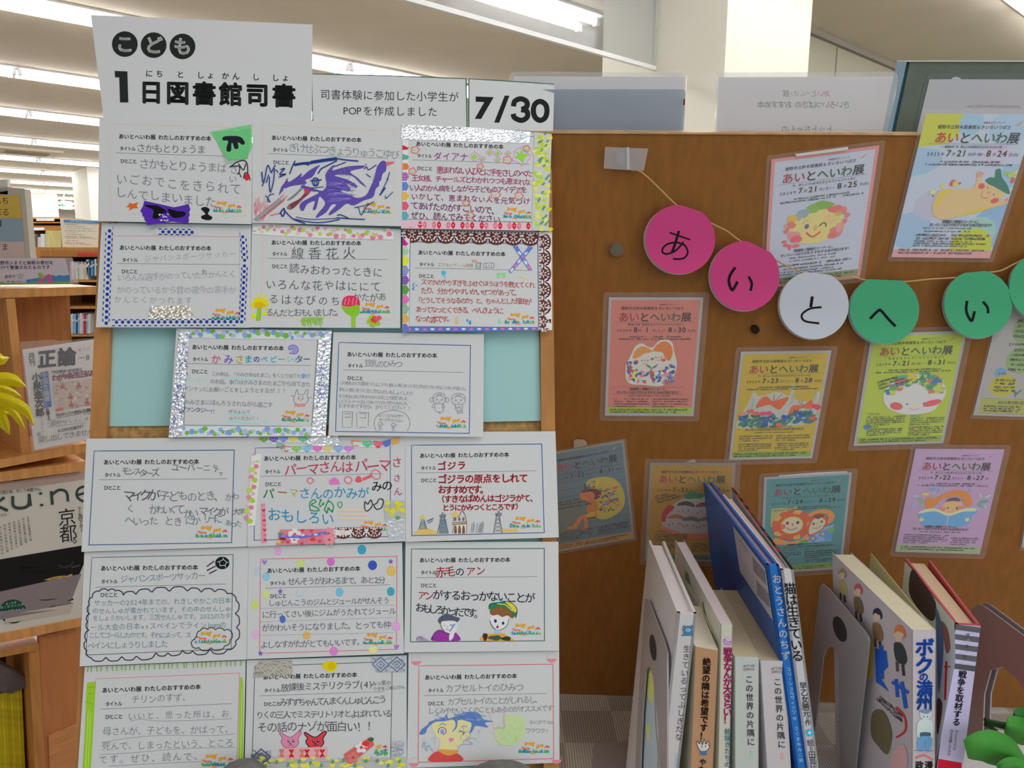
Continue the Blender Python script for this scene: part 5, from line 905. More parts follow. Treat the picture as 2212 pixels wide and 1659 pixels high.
k.ell(1265, 1115, 20, 24, (34, 44, 110)); k.ell(1370, 1145, 18, 22, (34, 44, 110)); k.ell(1293, 1198, 18, 18, (150, 50, 60)); k.line([(1290, 1165), (1305, 1180)], 6, OB); k.fill([(1260, 1235), (1325, 1235), (1330, 1290), (1258, 1290)], (140, 170, 206)); k.fill([(1080, 1380), (1090, 1320), (1180, 1295), (1380, 1285), (1420, 1320), (1480, 1345), (1485, 1385)], (206, 140, 60)); k.blob(1260, 1345, 90, 34, (60, 80, 66)); k.blob(1410, 1355, 70, 30, (50, 56, 46)); k.blob(1125, 1330, 34, 52, (60, 44, 40)); k.build('drawing', c.t)
# ---- row 6
c = Card('recommendation_card', 'card with thick lime green pen bars down both sides, bottom left', (165, 1420, .17179), [(105, 118), (2130, 38), (2095, 1560), (5, 1600)], R6, .002)
c.head(322, 415, 1565, 370, 365, 588, 362, 750, [(303, 652), (1952, 582)], [(245, 270), (2052, 197), (2010, 1540), (150, 1560)], RD, 7)
c.hand([('チリンのすず、', 690, 535, 1440, 495, 115), ('いいと、思った所は、お', 640, 745, 1930, 705, 105), ('母さんが、子どもを、かばって、', 330, 930, 1980, 905, 115), ('死んで、しまったという、ところ', 320, 1120, 1980, 1075, 115), ('です。ぜひ、読んで、', 270, 1290, 1600, 1240, 120)], bold=-.01, jit=.07)
k = c.ink(.0002)
for P in ([(680, 805), (820, 775), (1000, 800), (1400, 795), (1960, 770)], [(320, 1070), (700, 1010), (1100, 980), (1600, 985), (1990, 965)], [(290, 1225), (700, 1200), (1300, 1150), (2000, 1130)], [(400, 1370), (900, 1340), (1560, 1310)]): k.curve(P, 4, PEN)
k = c.nx(k, 'ruled_line')
GG = (132, 176, 40)
k.poly([(135, 318), (238, 308), (236, 400), (225, 640), (190, 1250), (165, 1560), (65, 1560), (90, 1200), (118, 700), (120, 540)], GG); k.poly([(2060, 250), (2085, 250), (2098, 380), (2095, 1300), (2090, 1560), (2030, 1560), (2040, 1200), (2050, 600)], GG)
for P in ([(150, 660), (110, 1500)], [(2080, 380), (2062, 1500)], [(180, 700), (140, 1500)]): k.line(P, 8, (176, 206, 110), seg=200)
for P in ([(135, 380), (235, 370)], [(140, 460), (225, 450)], [(120, 560), (220, 590)]): k.line(P, 6, (100, 140, 30))
k = c.nx(k, 'green_bar')
for i in range(33): x = 140 + i*60 + random.uniform(-14, 14); y = 150 - i*2.4; k.line([(x, y-30), (x + random.uniform(-12, 8), y + 35)], 13, (120, 160, 70))
k.build('drawing', c.t); c.flowers(1550, 1215, 425, -.02)
c = Card('recommendation_card', 'card with silver damask tape corners, a yellow crayon spot and two animal faces', (530, 1410, .16049), [(20, 100), (2170, 35), (2172, 1560), (-10, 1600)], R6 + .0002, .002)
c.head(238, 330, 1505, 296, 255, 510, 248, 692, [(190, 580), (1880, 523)], [(128, 182), (1978, 120), (1955, 1450), (90, 1490)], GN, 9)
Q = (70, 72, 78)
c.hand([('放課後ミステリクラブ(4)', 480, 470, 1710, 420, 120, Q), ('みっ室の', 1700, 420, 1960, 400, 70, Q), ('ワタをごぬじけん', 1720, 490, 2150, 460, 58, Q), ('みすずちゃんてんまくんしゅじんこう', 470, 670, 1890, 630, 118, Q), ('りくの三人でミステリトリオとよばれている', 150, 840, 1970, 815, 112, Q), ('その話のナゾが面白い！！', 160, 1000, 1770, 990, 150, Q)], bold=-.002, jit=.07)
k = c.ink(.0003); k.blob(1140, 180, 100, 68, (206, 180, 10), j=.06); k.blob(1160, 180, 50, 50, (196, 160, 10)); k = c.nx(k, 'yellow_spot')
for x0, cc, oc, w in ((610, (214, 120, 150), (96, 60, 80), 6), (945, (186, 60, 70), (30, 22, 24), 12)):
    P = [(x0-130, 1200), (x0-110, 1150), (x0-150, 1090), (x0-130, 1075), (x0-40, 1130), (x0+20, 1130), (x0+110, 1060), (x0+145, 1075), (x0+100, 1160), (x0+110, 1210), (x0+60, 1270), (x0-70, 1275)]
    k.fill(P, cc); k.curve(P, w, oc, True); k.ell(x0-28, 1190, 16, 22, oc); k.ell(x0+34, 1185, 16, 24, oc); k.ell(x0-26, 1184, 6, 9, (230, 230, 230)); k.ell(x0+36, 1178, 6, 9, (230, 230, 230)); k.ell(x0-4, 1222, 12, 10, oc); k.curve([(x0-40, 1245), (x0-10, 1250), (x0, 1232), (x0+20, 1250), (x0+40, 1240)], 6, oc); k = c.nx(k, 'animal_face')
k = c.ink(.0002); k.poly([(1750, 1260), (1830, 1230), (1825, 1280), (1770, 1310)], (206, 150, 60)); 
for i in range(16): k.blob(random.uniform(1750, 1900), random.uniform(1310, 1375), 24, 16, random.choice([(60, 110, 150), (80, 140, 90), (90, 150, 110)]))
k.blob(1880, 1265, 30, 16, (196, 70, 60)); k.build('flower_picture', c.t)
def damask(x0, y0, x1, y1, n, cc):
    def f(k):
        for i in range(n):
            x = x0 + (x1-x0)*(i+.5)/n; y = y0 + (y1-y0)*(i+.5)/n; r = (x1-x0)/n*.5
            k.line([(x-r, y), (x, y-r*.9), (x+r, y), (x, y+r*.9)], 16, cc, True); k.line([(x-r*.5, y), (x, y-r*.45), (x+r*.5, y), (x, y+r*.45)], 12, cc, True); k.ell(x, y, 14, 14, cc); k.curve([(x-r, y-r*.8), (x-r*.6, y-r*.5), (x-r, y-r*.1)], 9, cc); k.curve([(x+r, y+r*.8), (x+r*.6, y+r*.5), (x+r, y+r*.1)], 9, cc)
    return f
c.tape([(190, 110), (625, 100), (635, 300), (100, 335), (130, 200)], FOIL2, damask(190, 210, 640, 200, 2, (170, 160, 150)), 'damask_tape'); c.tape([(1690, 50), (2145, 45), (2155, 265), (1770, 262), (1720, 180)], FOIL, damask(1710, 160, 2150, 155, 2, (96, 106, 140)), 'damask_tape')
c.tape([(1960, 1190), (2135, 1190), (2130, 1380), (2060, 1440), (1975, 1420)], FOIL, lambda k: [k.line([(2050, 1300), (2050 + 70*math.cos(a), 1310 + 90*math.sin(a))], 9, (130, 130, 150)) for a in range(7)], 'damask_tape'); c.tape([(75, 1365), (340, 1315), (350, 1400), (290, 1500), (80, 1440)], FOIL, damask(100, 1420, 330, 1380, 1, (70, 80, 120)), 'damask_tape')
c.tape([(500, 1285), (1105, 1265), (1100, 1420), (380, 1440), (480, 1360)], (218, 150, 150), lambda k: [hearts(k, x, y, cc, 34, f) for x, cc in ((490, (206, 100, 100)), (620, (180, 30, 40)), (760, (206, 100, 104)), (830, (180, 30, 40)), (965, (206, 100, 104)), (1035, (180, 30, 40))) for y, f in ((1325, False), (1385, True))])
c.tape([(1325, 1370), (1690, 1130), (1735, 1240), (1420, 1500), (1370, 1480)], (190, 84, 84), lambda k: (flow(k, [(1560, 1275, 85, (214, 206, 200)), (1450, 1410, 85, (180, 110, 100))]), k.blob(1690, 1170, 40, 28, (50, 90, 60)), k.blob(1620, 1225, 50, 36, (196, 50, 50))), h=.0008, label='red floral tape')
def pt(k):
    for i in range(46): k.blob(random.uniform(20, 2140), random.uniform(1410, 1560), random.uniform(30, 50), random.uniform(20, 30), random.choice([(206, 196, 80), (196, 190, 60), (176, 180, 70), (206, 190, 100)]), 10, .2)
    for i in range(14): x = 120 + i*150; y = random.uniform(1470, 1550); k.line([(x, y), (x+10, y-60)], 8, (50, 120, 80)); k.line([(x-24, y-14), (x+28, y-22)], 10, (60, 130, 90)); k.line([(x-18, y-38), (x+26, y-46)], 10, (60, 130, 90))
    for i in range(8): k.ell(380 + i*220, 1410 + (i % 3)*20, 16, 14, (150, 150, 196))
c.tape([(5, 1440), (700, 1430), (2165, 1400), (2170, 1560), (5, 1590)], mat((224, 226, 218), rough=.4, alpha=.55), pt)
c = Card('recommendation_card', 'pink outlined card with a blue-haired winking child and capsule balls at its corners', (870, 1400, .15823), [(80, 65), (2135, 40), (2140, 1565), (58, 1635)], R6, .002)
c.head(300, 402, 1560, 380, 345, 580, 345, 757, [(285, 647), (1965, 620)], [(220, 242), (2052, 220), (2060, 1508), (210, 1560)], (186, 76, 90), 9)
Q = (104, 106, 108)
c.hand([('カプセルトイのひみつ', 585, 550, 1650, 530, 120, Q), ('カプセルトイのことがしれるし、', 615, 735, 1900, 700, 110, Q), ('しくみやかいこくのこともあるのがオススメです', 350, 860, 2050, 820, 95, Q), ('なにがで', 1730, 1010, 1960, 1015, 62, Q), ('るか', 1970, 1015, 2060, 1020, 56, Q), ('ワクワク♪', 1680, 1125, 1990, 1130, 78, Q)], bold=-.008, jit=.06)
k = c.ink(.0003); SKIN, HB = (200, 186, 140), (84, 112, 166)
k.fill([(420, 1010), (700, 960), (940, 1000), (920, 1180), (820, 1300), (700, 1330), (560, 1290), (430, 1160)], SKIN); k.poly([(520, 1260), (700, 1280), (760, 1400), (480, 1400)], SKIN)
k.fill([(230, 1180), (260, 1110), (340, 1050), (380, 1000), (560, 950), (600, 890), (620, 960), (700, 940), (800, 890), (900, 870), (1040, 890), (1100, 970), (1235, 1000), (1120, 1020), (1165, 1085), (1000, 1060), (960, 1120), (905, 1180), (940, 1040), (880, 1000), (760, 980), (740, 1080), (670, 1150), (720, 1060), (690, 980), (560, 1000), (440, 1010), (340, 1090), (310, 1160)], HB)
for _ in range(40): a, b = random.uniform(430, 1080), random.uniform(890, 985); k.line([(a, b), (a + random.uniform(20, 70), b + random.uniform(-20, 20))], 7, random.choice([(110, 136, 184), (70, 98, 156), (130, 150, 190)]))
for _ in range(36): a, b = random.uniform(300, 470), random.uniform(1180, 1400); k.line([(a, b), (a - random.uniform(0, 40), b + random.uniform(10, 60))], 7, (160, 176, 186))
for _ in range(30): a, b = random.uniform(740, 1050), random.uniform(1120, 1330); k.line([(a, b), (a + random.uniform(-20, 60), b - random.uniform(10, 60))], 7, (150, 162, 176))
k.curve([(740, 1400), (800, 1320), (960, 1310), (860, 1240), (990, 1230)], 5, (120, 130, 150)); k.curve([(265, 1360), (290, 1280), (320, 1400), (350, 1330), (420, 1420)], 5, (110, 116, 130)); k.ell(540, 1140, 46, 54, (190, 190, 200)); k.ell(540, 1142, 30, 38, (140, 130, 170)); k.curve([(490, 1160), (490, 1110), (540, 1082), (585, 1110), (590, 1150), (550, 1190)], 8, (70, 64, 60)); k.curve([(500, 1060), (545, 1030), (590, 1052)], 9, HB); k.curve([(795, 1085), (835, 1062), (880, 1080)], 8, HB); k.curve([(770, 1135), (815, 1140), (830, 1165), (815, 1190)], 9, (90, 84, 50)); k.line([(825, 1165), (862, 1145)], 8, (90, 84, 50)); k.fill([(635, 1228), (705, 1240), (650, 1285)], (206, 120, 150))
k.poly([(480, 1380), (765, 1395), (740, 1450), (660, 1470), (500, 1440)], (206, 140, 66)); k.fill([(370, 1545), (400, 1450), (480, 1410), (560, 1450), (640, 1470), (750, 1440), (810, 1540)], (186, 70, 70)); k = c.nx(k, 'child_drawing'); k.fill([(1250, 1110), (1390, 1090), (1390, 950), (1470, 905), (1580, 920), (1660, 960), (1680, 1040), (1650, 1200), (1540, 1310), (1440, 1335), (1320, 1300), (1260, 1220)], (170, 186, 140)); k.line([(1170, 910), (1240, 880), (1290, 860), (1390, 885), (1370, 980), (1395, 1080), (1240, 1095), (1230, 1000), (1190, 930)], 6, (206, 140, 130), True)
for _ in range(30): a, b = random.uniform(1280, 1620), random.uniform(960, 1290); k.line([(a, b), (a + 30, b + 40)], 7, (150, 180, 110))
k = c.nx(k, 'capsule_drawing')
for x, y in ((185, 170), (2035, 135), (150, 1560), (2100, 1515)): k.curve([(x + 68*math.cos(a), y + 62*math.sin(a)) for a in [i*.7 for i in range(9)]], 4, (206, 140, 150), True, 3); k.ell(x, y, 68, 62, (214, 120, 132), 0, 14, 10, 170); k = c.nx(k, 'capsule_ball')
c.flowers(1590, 1275, 420, 0)
# grey felt weights propped against the foot of the board
for u, v, a, lab in ((517, 1700, 62, 'left grey felt weight peeping over the lower edge before the board'), (1085, 1706, 92, 'right grey felt weight peeping over the lower edge before the board')):
    p = SL(u, v, 0.035); q = SL(u + a, v, 0.035); r = (q - p).length; hh = (SL(u, 1657, .035) - p).length; mb = MB(); vs = []; fs = []
    for i in range(9):
        t = math.pi*i/8
        for j in range(16): f = 2*math.pi*j/16; s_ = math.sin(t)**.8; vs.append(p + Vector((r*s_*math.cos(f), 0.03*s_*math.sin(f), hh*math.cos(t) if i < 5 else hh*1.1*math.cos(t))))
    for i in range(8):
        for j in range(16): fs.append((i*16+j, i*16+(j+1) % 16, (i+1)*16+(j+1) % 16, (i+1)*16+j))
    mb.add(vs, fs, mat((132, 130, 128), rough=.95, noise=(90, .2, (1, 1, 1)), name='felt')); tag(mb.build('felt_weight', None, True), lab, 'weight')
# ================================================================ wooden display back leaning out over the table
TZ = H - 0.635
M_back = wood((154, 101, 46), 'display_back', stretch=(16, 16, 1.0), sc_=9, amt=0.10, rough=0.5)
dp = thing('display_stand', 'large orange-brown wooden display back leaning over the table', 'display stand', SR(1700, 1530))
B_ = [(1060, 286), (2420, 294), (2420, 1536), (1060, 1494)]
slab(SR, B_, -0.016, 0.0, M_back).build('panel', dp)
slab(SR, [(1060, 283), (2420, 291), (2420, 295), (1060, 287.5)], -0.016, 0.0015, wood((216, 176, 128), 'display_edge')).build('edge_strip', dp)
for u, v, r, lab, rgb in ((1332, 540, 14.5, 'round grey metal cap on the panel below the taped end of the string', (150, 142, 126)), (1632, 712.5, 9, 'small dark screw cap between the white disc and the yellow poster', (60, 40, 30))):
    mb = MB(); P = [(u + r*math.cos(i*math.pi/12), v + r*.97*math.sin(i*math.pi/12)) for i in range(24)]; slab(SR, P, 0, .004, mat(rgb, rough=.35, metal=.6), mb); slab(SR, [(u + (a-u)*.84, v + (b-v)*.84) for a, b in P], .004, .005, mat(tuple(x*.92 for x in rgb), rough=.3, metal=.6), mb); tag(mb.build('screw_cap'), lab, 'screw cap')
mg = thing('magnet', 'round blue-grey magnet under clear tape holding the string end', 'magnet', SR(1347, 352))
P = [(1347 + 16*math.cos(i*math.pi/12), 340 + 19*math.sin(i*math.pi/12)) for i in range(24)]
slab(SR, P, 0.0005, .006, mat((150, 168, 180), rough=.4)).build('magnet_body', mg); slab(SR, [(1307, 317), (1345, 319), (1400, 321), (1391, 369), (1350, 367), (1304, 364)], .0065, .0068, mat((226, 220, 220), rough=.15, alpha=.38, spec=.8, name='clear_tape')).build('clear_tape', mg); slab(SR, [(1353, 318), (1359, 318), (1360, 366), (1354, 366)], .0069, .0072, mat((235, 235, 235), rough=.1, alpha=.7)).build('tape_fold', mg)
# ---------------------------------------------------------------- posters
FILM = mat((245, 240, 240), rough=0.2, alpha=0.07, spec=0.8, name='laminate')
WH = (150, 150, 154); PK2 = 1.34
class Poster:
    def __init__(s, label, cor, bg, border=WH, bw=4.4, foot=None, h=0.0016, film=True, fm=9):
        A, B, C, D = [SR(u, v, h) for u, v in cor]; s.S = quad(A, B, C, D, 148.0, 210.0)
        s.t = thing('exhibition_poster', label, 'poster', (C + D)/2, 'laminated exhibition posters on the panel')
        mb = MB(); mb.prism([A, B, C, D], -SR.n*.0004, mat(tuple(x*PK2 for x in border), rough=.5, spec=.4)); mb.build('sheet', s.t)
        k = s.ink(.00008); k.poly([(bw, bw), (148-bw, bw), (148-bw, 210-bw), (bw, 210-bw)], bg) if bg else None
        if foot: k.poly([(bw, 194), (148-bw, 194), (148-bw, 210-bw), (bw, 210-bw)], foot)
        s.bgk = k; s.cor = cor; k.clip = (bw, bw, 148-bw, 210-bw)
        if film:
            q = [(-fm, -fm*.6), (-fm*.6, -fm), (148+fm*.6, -fm), (148+fm, -fm*.6), (148+fm, 210+fm*.6), (148+fm*.6, 210+fm), (-fm*.6, 210+fm), (-fm, 210+fm*.6)]
            mb = MB(); mb.prism([s.S(x, y, .0014) for x, y in q], -s.S.n*.0002, FILM); mb.build('laminate_film', s.t)
    def ink(s, h=.0004, clip=True):
        k = Ink(s.S, h, PK2); k.clip = (1, 1, 147, 209) if clip else None; return k
    def bg(s, f=None):
        if f: f(s.bgk)
        s.bgk.build('printed_background', s.t)
    def words(s, sub, date, dd, x0=16.5, furi=True, en=None, cols=None, foot=True, intro=True, small=(172,), y0=0, red=(176, 44, 70), grn=(56, 110, 62)):
        k = s.ink(); T = (46, 44, 52)
        if furi: k.text('図書館ボランティア', 80, 11.8, 109, 11.8, 3.1, T)
        k.text('裾野市立鈴木図書館＆きいろいつばさ', 20, 18 + y0, 119, 18 + y0, 5.7, T, .006)
        k.poly([(124, 16), (133, 9), (128, 15)], (190, 120, 90)); k.text('あい', x0, 32.6, x0 + 33, 32.6, 17.2, red, .01); k.text('と', x0 + 33, 33, x0 + 49.5, 33, 17.2, T, .01); k.text('へいわ', x0 + 49.5, 32.6, x0 + 99, 32.6, 17.2, grn, .01); k.text('展', x0 + 99, 32.6, x0 + 115.5, 32.6, 16.5, T, .014)
        k.line([(12, 41.2), (137, 41.2)], .35, (90, 90, 90))
        if sub: k.text(sub, 32, 45.3, 122, 45.3, 4.4, T)
        y = 55; yr, m1, d1, w1, m2, d2, w2 = date
        k.text(yr, 14, y+.6, 33, y+.6, 6.6, T); k.text('年', 33.5, y+.6, 39, y+.6, 5, T); k.text(m1, 41, y-1, 48, y-1, 12.4, T, .012); k.text('月', 49, y+.6, 54, y+.6, 5, T); k.text(d1, 55 if len(d1) > 1 else 57, y-1, 69, y-1, 12.4, T, .012); k.text('日', 71, y+.6, 76, y+.6, 5, T); k.text('(' + w1 + ')～', 76, y+.6, 94, y+.6, 5, T); k.text(m2, 96, y-1, 103, y-1, 12.4, T, .012); k.text('月', 105, y+.6, 110, y+.6, 5, T); k.text(d2, 111, y-1, 125, y-1, 12.4, T, .012); k.text('日', 127.5, y+.6, 132.5, y+.6, 5, T)
        if w2: k.text('(' + w2 + ')', 132.5, y+.6, 141, y+.6, 5, T)
        if intro: k.greek(36, 66.5, 118, 66.5, 3, T, .85); k.greek(16, 70.5, 134, 70.5, 3, T, .85)
        if en: k.text('図書館１階展示コーナーに、', en[2], en[0], en[3], en[0], 5.4, T, .012); k.text('きいろいつばさがおすすめする本が並びます！', en[4], en[1], en[5], en[1], 5.4, T, .012)
        for y in small: k.greek(36, y, 106, y, 2.3, T, .8)
        for (x, y, w, h) in cols or []: k.greek(x, y, x + w, y, h, T, .85)
        if foot: k.greek(8, 198, 136, 198, 3.2, T, .85); k.greek(8, 202.6, 118, 202.6, 3.2, T, .85)
        k.build('lettering', s.t)
def face_(k, x, y, r, ec=(60, 90, 130), mc=(190, 80, 80)):
    k.ell(x-r*.42, y, r*.1, r*.12, ec); k.ell(x+r*.42, y, r*.1, r*.12, ec); k.curve([(x-r*.35, y+r*.4), (x, y+r*.55), (x+r*.35, y+r*.4)], r*.08, mc)
cc2 = lambda y, n, xs=((14, 58), (78, 58)), d=4.6: [(x, y + i*d, w*(1 if i < n-1 else .6), 2.7) for x, w in xs for i in range(n)]
# 2020
p = Poster('pink 2020 poster with two faces over a bank of coloured flowers', [(1315.3, 642.3), (1519.4, 642.3), (1498, 899), (1306.6, 898)], (178, 108, 98), foot=(140, 164, 50)); p.bg()
k = p.ink(); W_ = (186, 184, 176)
k.fill([(36, 105), (40, 95), (46, 82), (56, 78), (66, 84), (74, 84), (82, 74), (92, 70), (104, 76), (108, 92), (112, 104), (114, 120), (108, 142), (90, 154), (62, 152), (40, 150), (32, 138), (32, 115)], W_)
k.fill([(42, 104), (46, 90), (56, 83), (66, 86), (74, 92), (60, 96), (52, 102)], (200, 130, 60)); k.fill([(74, 90), (82, 78), (92, 74), (102, 80), (106, 94), (102, 108), (94, 103), (90, 94), (80, 92)], (196, 110, 50))
face_(k, 62, 108, 11); face_(k, 84, 102, 11); k.ell(48, 110, 4, 3, (200, 80, 80)); k.ell(74, 105, 3, 2.4, (200, 70, 70)); k.ell(92, 107, 4, 3, (200, 80, 80)); k.ell(62, 108, 1.4, 2, (206, 140, 130)); k.ell(84, 103, 1.4, 3, (206, 150, 120))
for i in range(150):
    y = random.uniform(112, 148); x = random.uniform(35, 109)
    if y < 128 and 50 < x < 92 and y < 112 + abs(x-71)*.0 + 16: continue
    k.blob(x, y, random.uniform(2.4, 5), random.uniform(1.8, 3.4), random.choice([(40, 90, 150), (190, 60, 50), (190, 190, 50), (50, 110, 160), (200, 110, 110), (206, 190, 190), (36, 80, 140), (206, 130, 140)]), 8, .25, random.uniform(0, 180))
k.line([(73, 122), (73, 140)], 1.2, (50, 110, 80)); k.fill([(73, 122), (66, 118), (64, 115), (70, 117)], (40, 110, 80)); k.fill([(73, 122), (79, 117), (83, 114), (80, 120)], (40, 110, 80)); k.build('illustration', p.t)
k = p.ink(); k.line([(12, 155.5), (130, 155.5), (127, 169), (12, 169)], .35, (120, 60, 60), True); k.build('outline_box', p.t); p.words('戦後75年 未来を生きる子どもたちに向けて', ('2020', '8', '1', '土', '8', '30', '日'), 0, en=(159.5, 165.5, 40, 104, 18, 124), cols=cc2(178, 4))
# 2022
p = Poster('yellow 2022 poster with two orange butterflies above blue and green leaves', [(1600.7, 759.9), (1796.3, 756.9), (1754.4, 989.8), (1574.6, 993.8)], (170, 146, 34), foot=(120, 146, 36)); 
p.bg(lambda k: k.fill([(8, 130), (22, 96), (28, 76), (34, 78), (40, 84), (70, 76), (90, 84), (92, 64), (98, 66), (100, 90), (128, 94), (136, 78), (142, 80), (140, 110), (144, 132), (120, 142), (40, 146), (8, 144)], (164, 164, 156)))
k = p.ink(); OR = (190, 84, 36)
k.fill([(36, 105), (42, 90), (52, 84), (62, 93), (70, 92), (84, 87), (90, 88), (82, 104), (76, 110), (66, 104), (58, 100), (44, 104)], OR); k.fill([(94, 120), (98, 104), (108, 102), (114, 104), (122, 98), (130, 92), (132, 108), (124, 108), (114, 108), (106, 114)], OR)
for P in ([(66, 93), (64, 80)], [(68, 93), (78, 80)], [(114, 104), (108, 94)], [(116, 104), (113, 92)]): k.line(P, .9, (150, 90, 50))
for i in range(110): x = random.uniform(10, 140); k.blob(x, random.uniform(121, 142) - 6*(x > 100), random.uniform(3, 7), random.uniform(2, 4), random.choice([(20, 90, 90), (30, 110, 90), (40, 90, 150), (50, 120, 90), (30, 70, 130), (60, 130, 80)]), 8, .3, random.uniform(-60, 60))
for x, y, c_ in ((28, 112, (190, 90, 50)), (38, 117, (190, 80, 60)), (50, 117, (190, 60, 100)), (60, 117, (190, 60, 100)), (128, 106, (200, 90, 60)), (136, 104, (190, 40, 90)), (142, 107, (180, 50, 80)), (14, 117, (196, 120, 110)), (80, 140, (190, 90, 40)), (136, 128, (190, 80, 50))): k.blob(x, y, 6, 4, c_)
for x, y in ((30, 95), (96, 88), (134, 84)): 
    for i in range(5): k.line([(x + (i % 2)*2, y - 8 + i*4), (x - 1 + (i % 2)*2, y - 5 + i*4)], 1, (100, 150, 180))
k.build('illustration', p.t); p.words('今、考えよう☆未来を生きる子どもたちと共に', ('2022', '7', '23', '土', '8', '28', '日'), 0, en=(143.5, 149, 44, 108, 22, 128), small=(155,), cols=cc2(162, 3) + cc2(178, 4, d=4.2))
# 2019
p = Poster('lime green 2019 poster with a smiling face wearing a crown of coloured leaves', [(1883, 720.7), (2089.2, 714.5), (2037.3, 957.5), (1843.6, 963.2)], (156, 172, 52), foot=(126, 152, 40)); p.bg()
k = p.ink(); k.ell(85, 113, 50, 38, (186, 186, 184), 0, 28)
for i in range(80):
    a = random.uniform(-2.9, -.2); r = random.uniform(.62, 1.0); k.blob(84 + 46*r*math.cos(a), 116 + 42*r*math.sin(a), random.uniform(4, 9), random.uniform(3, 7), random.choice([(60, 130, 100), (70, 140, 90), (180, 170, 60), (50, 110, 160), (190, 100, 90), (90, 150, 80), (176, 80, 100), (80, 150, 120), (170, 180, 80)]), 9, .22)
k.poly([(86, 86), (92, 74), (98, 88)], (50, 120, 100)); k.poly([(108, 92), (116, 80), (126, 92)], (60, 100, 170)); k.fill([(50, 128), (64, 118), (90, 112), (120, 120), (128, 128), (118, 146), (86, 151), (58, 144)], (186, 186, 184)); k.ell(59, 134, 11, 7, (190, 84, 90), 20); k.ell(116, 130, 15, 6, (190, 84, 90), -15); k.ell(76, 131, 2.2, 1.4, (50, 90, 150)); k.ell(103, 130, 2.2, 1.4, (50, 90, 150)); k.ell(89, 133, 4, 4, (196, 186, 150)); k.curve([(82, 140), (90, 142), (97, 139)], 1, (190, 110, 110)); k.build('illustration', p.t)
k = p.ink(.0008); T = (40, 40, 40)
for i in range(3): k.greek(22 + i*2, 88 + i*6, 50 + i*13, 80 + i*2.4, 4.4, T, .95)
k.text('７月30日', 14, 148, 34, 148, 5, (90, 70, 90)); k.text('８月２日', 84, 154, 102, 154, 5, (40, 80, 150)); k.blob(17, 173, 6, 4, (60, 110, 180)); k.text('月10日', 20, 173, 36, 173, 5, T); k.build('event_notes', p.t)
p.words('未来を生きる子どもたちに向けて', ('2019', '7', '21', '日', '8', '31', '土'), 0, small=(), cols=cc2(154, 5, ((14, 62),), 3.8) + cc2(159, 4, ((86, 54),), 4) + cc2(178, 4, ((18, 56),), 3.8) + cc2(176, 5, ((86, 56),), 3.8), red=(180, 70, 60))
# 2024
p = Poster('pink-edged white 2024 poster with a winking face ringed by flowers', [(1666.5, 344.2), (1899.7, 313.9), (1857.3, 600.5), (1650, 623)], (166, 172, 186), border=(186, 124, 126), bw=5, foot=(120, 132, 90), fm=7); p.bg()
k = p.ink(); k.fill([(32, 110), (40, 92), (60, 82), (90, 82), (106, 94), (110, 112), (100, 132), (78, 142), (54, 140), (38, 130)], (196, 178, 116))
for x, y, rx, ry, c_ in ((78, 82, 16, 7, (110, 150, 60)), (64, 86, 10, 7, (120, 156, 70)), (52, 91, 9, 7, (126, 146, 156)), (44, 96, 6, 6, (130, 150, 160)), (36, 98, 8, 6, (206, 156, 70)), (34, 108, 8, 6, (186, 110, 100)), (28, 117, 4, 4, (190, 100, 100)), (27, 108, 3, 3, (206, 140, 120)), (40, 126, 10, 8, (206, 130, 130)), (44, 132, 9, 6, (196, 90, 96)), (97, 90, 11, 6, (196, 96, 96)), (108, 94, 7, 6, (206, 110, 104)), (102, 99, 7, 3, (170, 160, 70)), (116, 102, 4, 4, (206, 110, 104)), (113, 111, 4, 4, (206, 110, 110)), (103, 126, 10, 9, (206, 110, 116)), (98, 132, 8, 6, (196, 100, 100)), (107, 120, 6, 8, (214, 140, 130)), (92, 106, 12, 8, (206, 170, 116)), (26, 134, 4, 2.4, (190, 90, 90)), (29, 140, 4, 3, (190, 90, 90)), (35, 144, 3, 5, (190, 90, 90)), (44, 143, 6, 3, (200, 100, 96))): k.blob(x, y, rx, ry, c_, 12, .1)
k.ell(58, 113, 3.4, 4, (90, 90, 120)); k.curve([(76, 115), (82, 110), (86, 113), (86, 117)], 2, (70, 90, 60)); k.curve([(58, 123), (68, 131), (79, 124)], 2.6, (190, 60, 70)); k.blob(71, 117, 3, 5, (206, 150, 110)); k.curve([(52, 107), (56, 103), (60, 104)], .9, (150, 130, 60)); k.build('illustration', p.t)
p.words('今、考えよう☆未来を生きる子どもたちと共に', ('2024', '7', '21', '日', '8', '25', '日'), 0, en=(151, 157, 42, 104, 22, 128), small=(163, 168), cols=[(20, 175, 110, 4), (28, 181, 90, 3), (18, 186, 86, 2.6), (18, 190, 100, 2.6)])
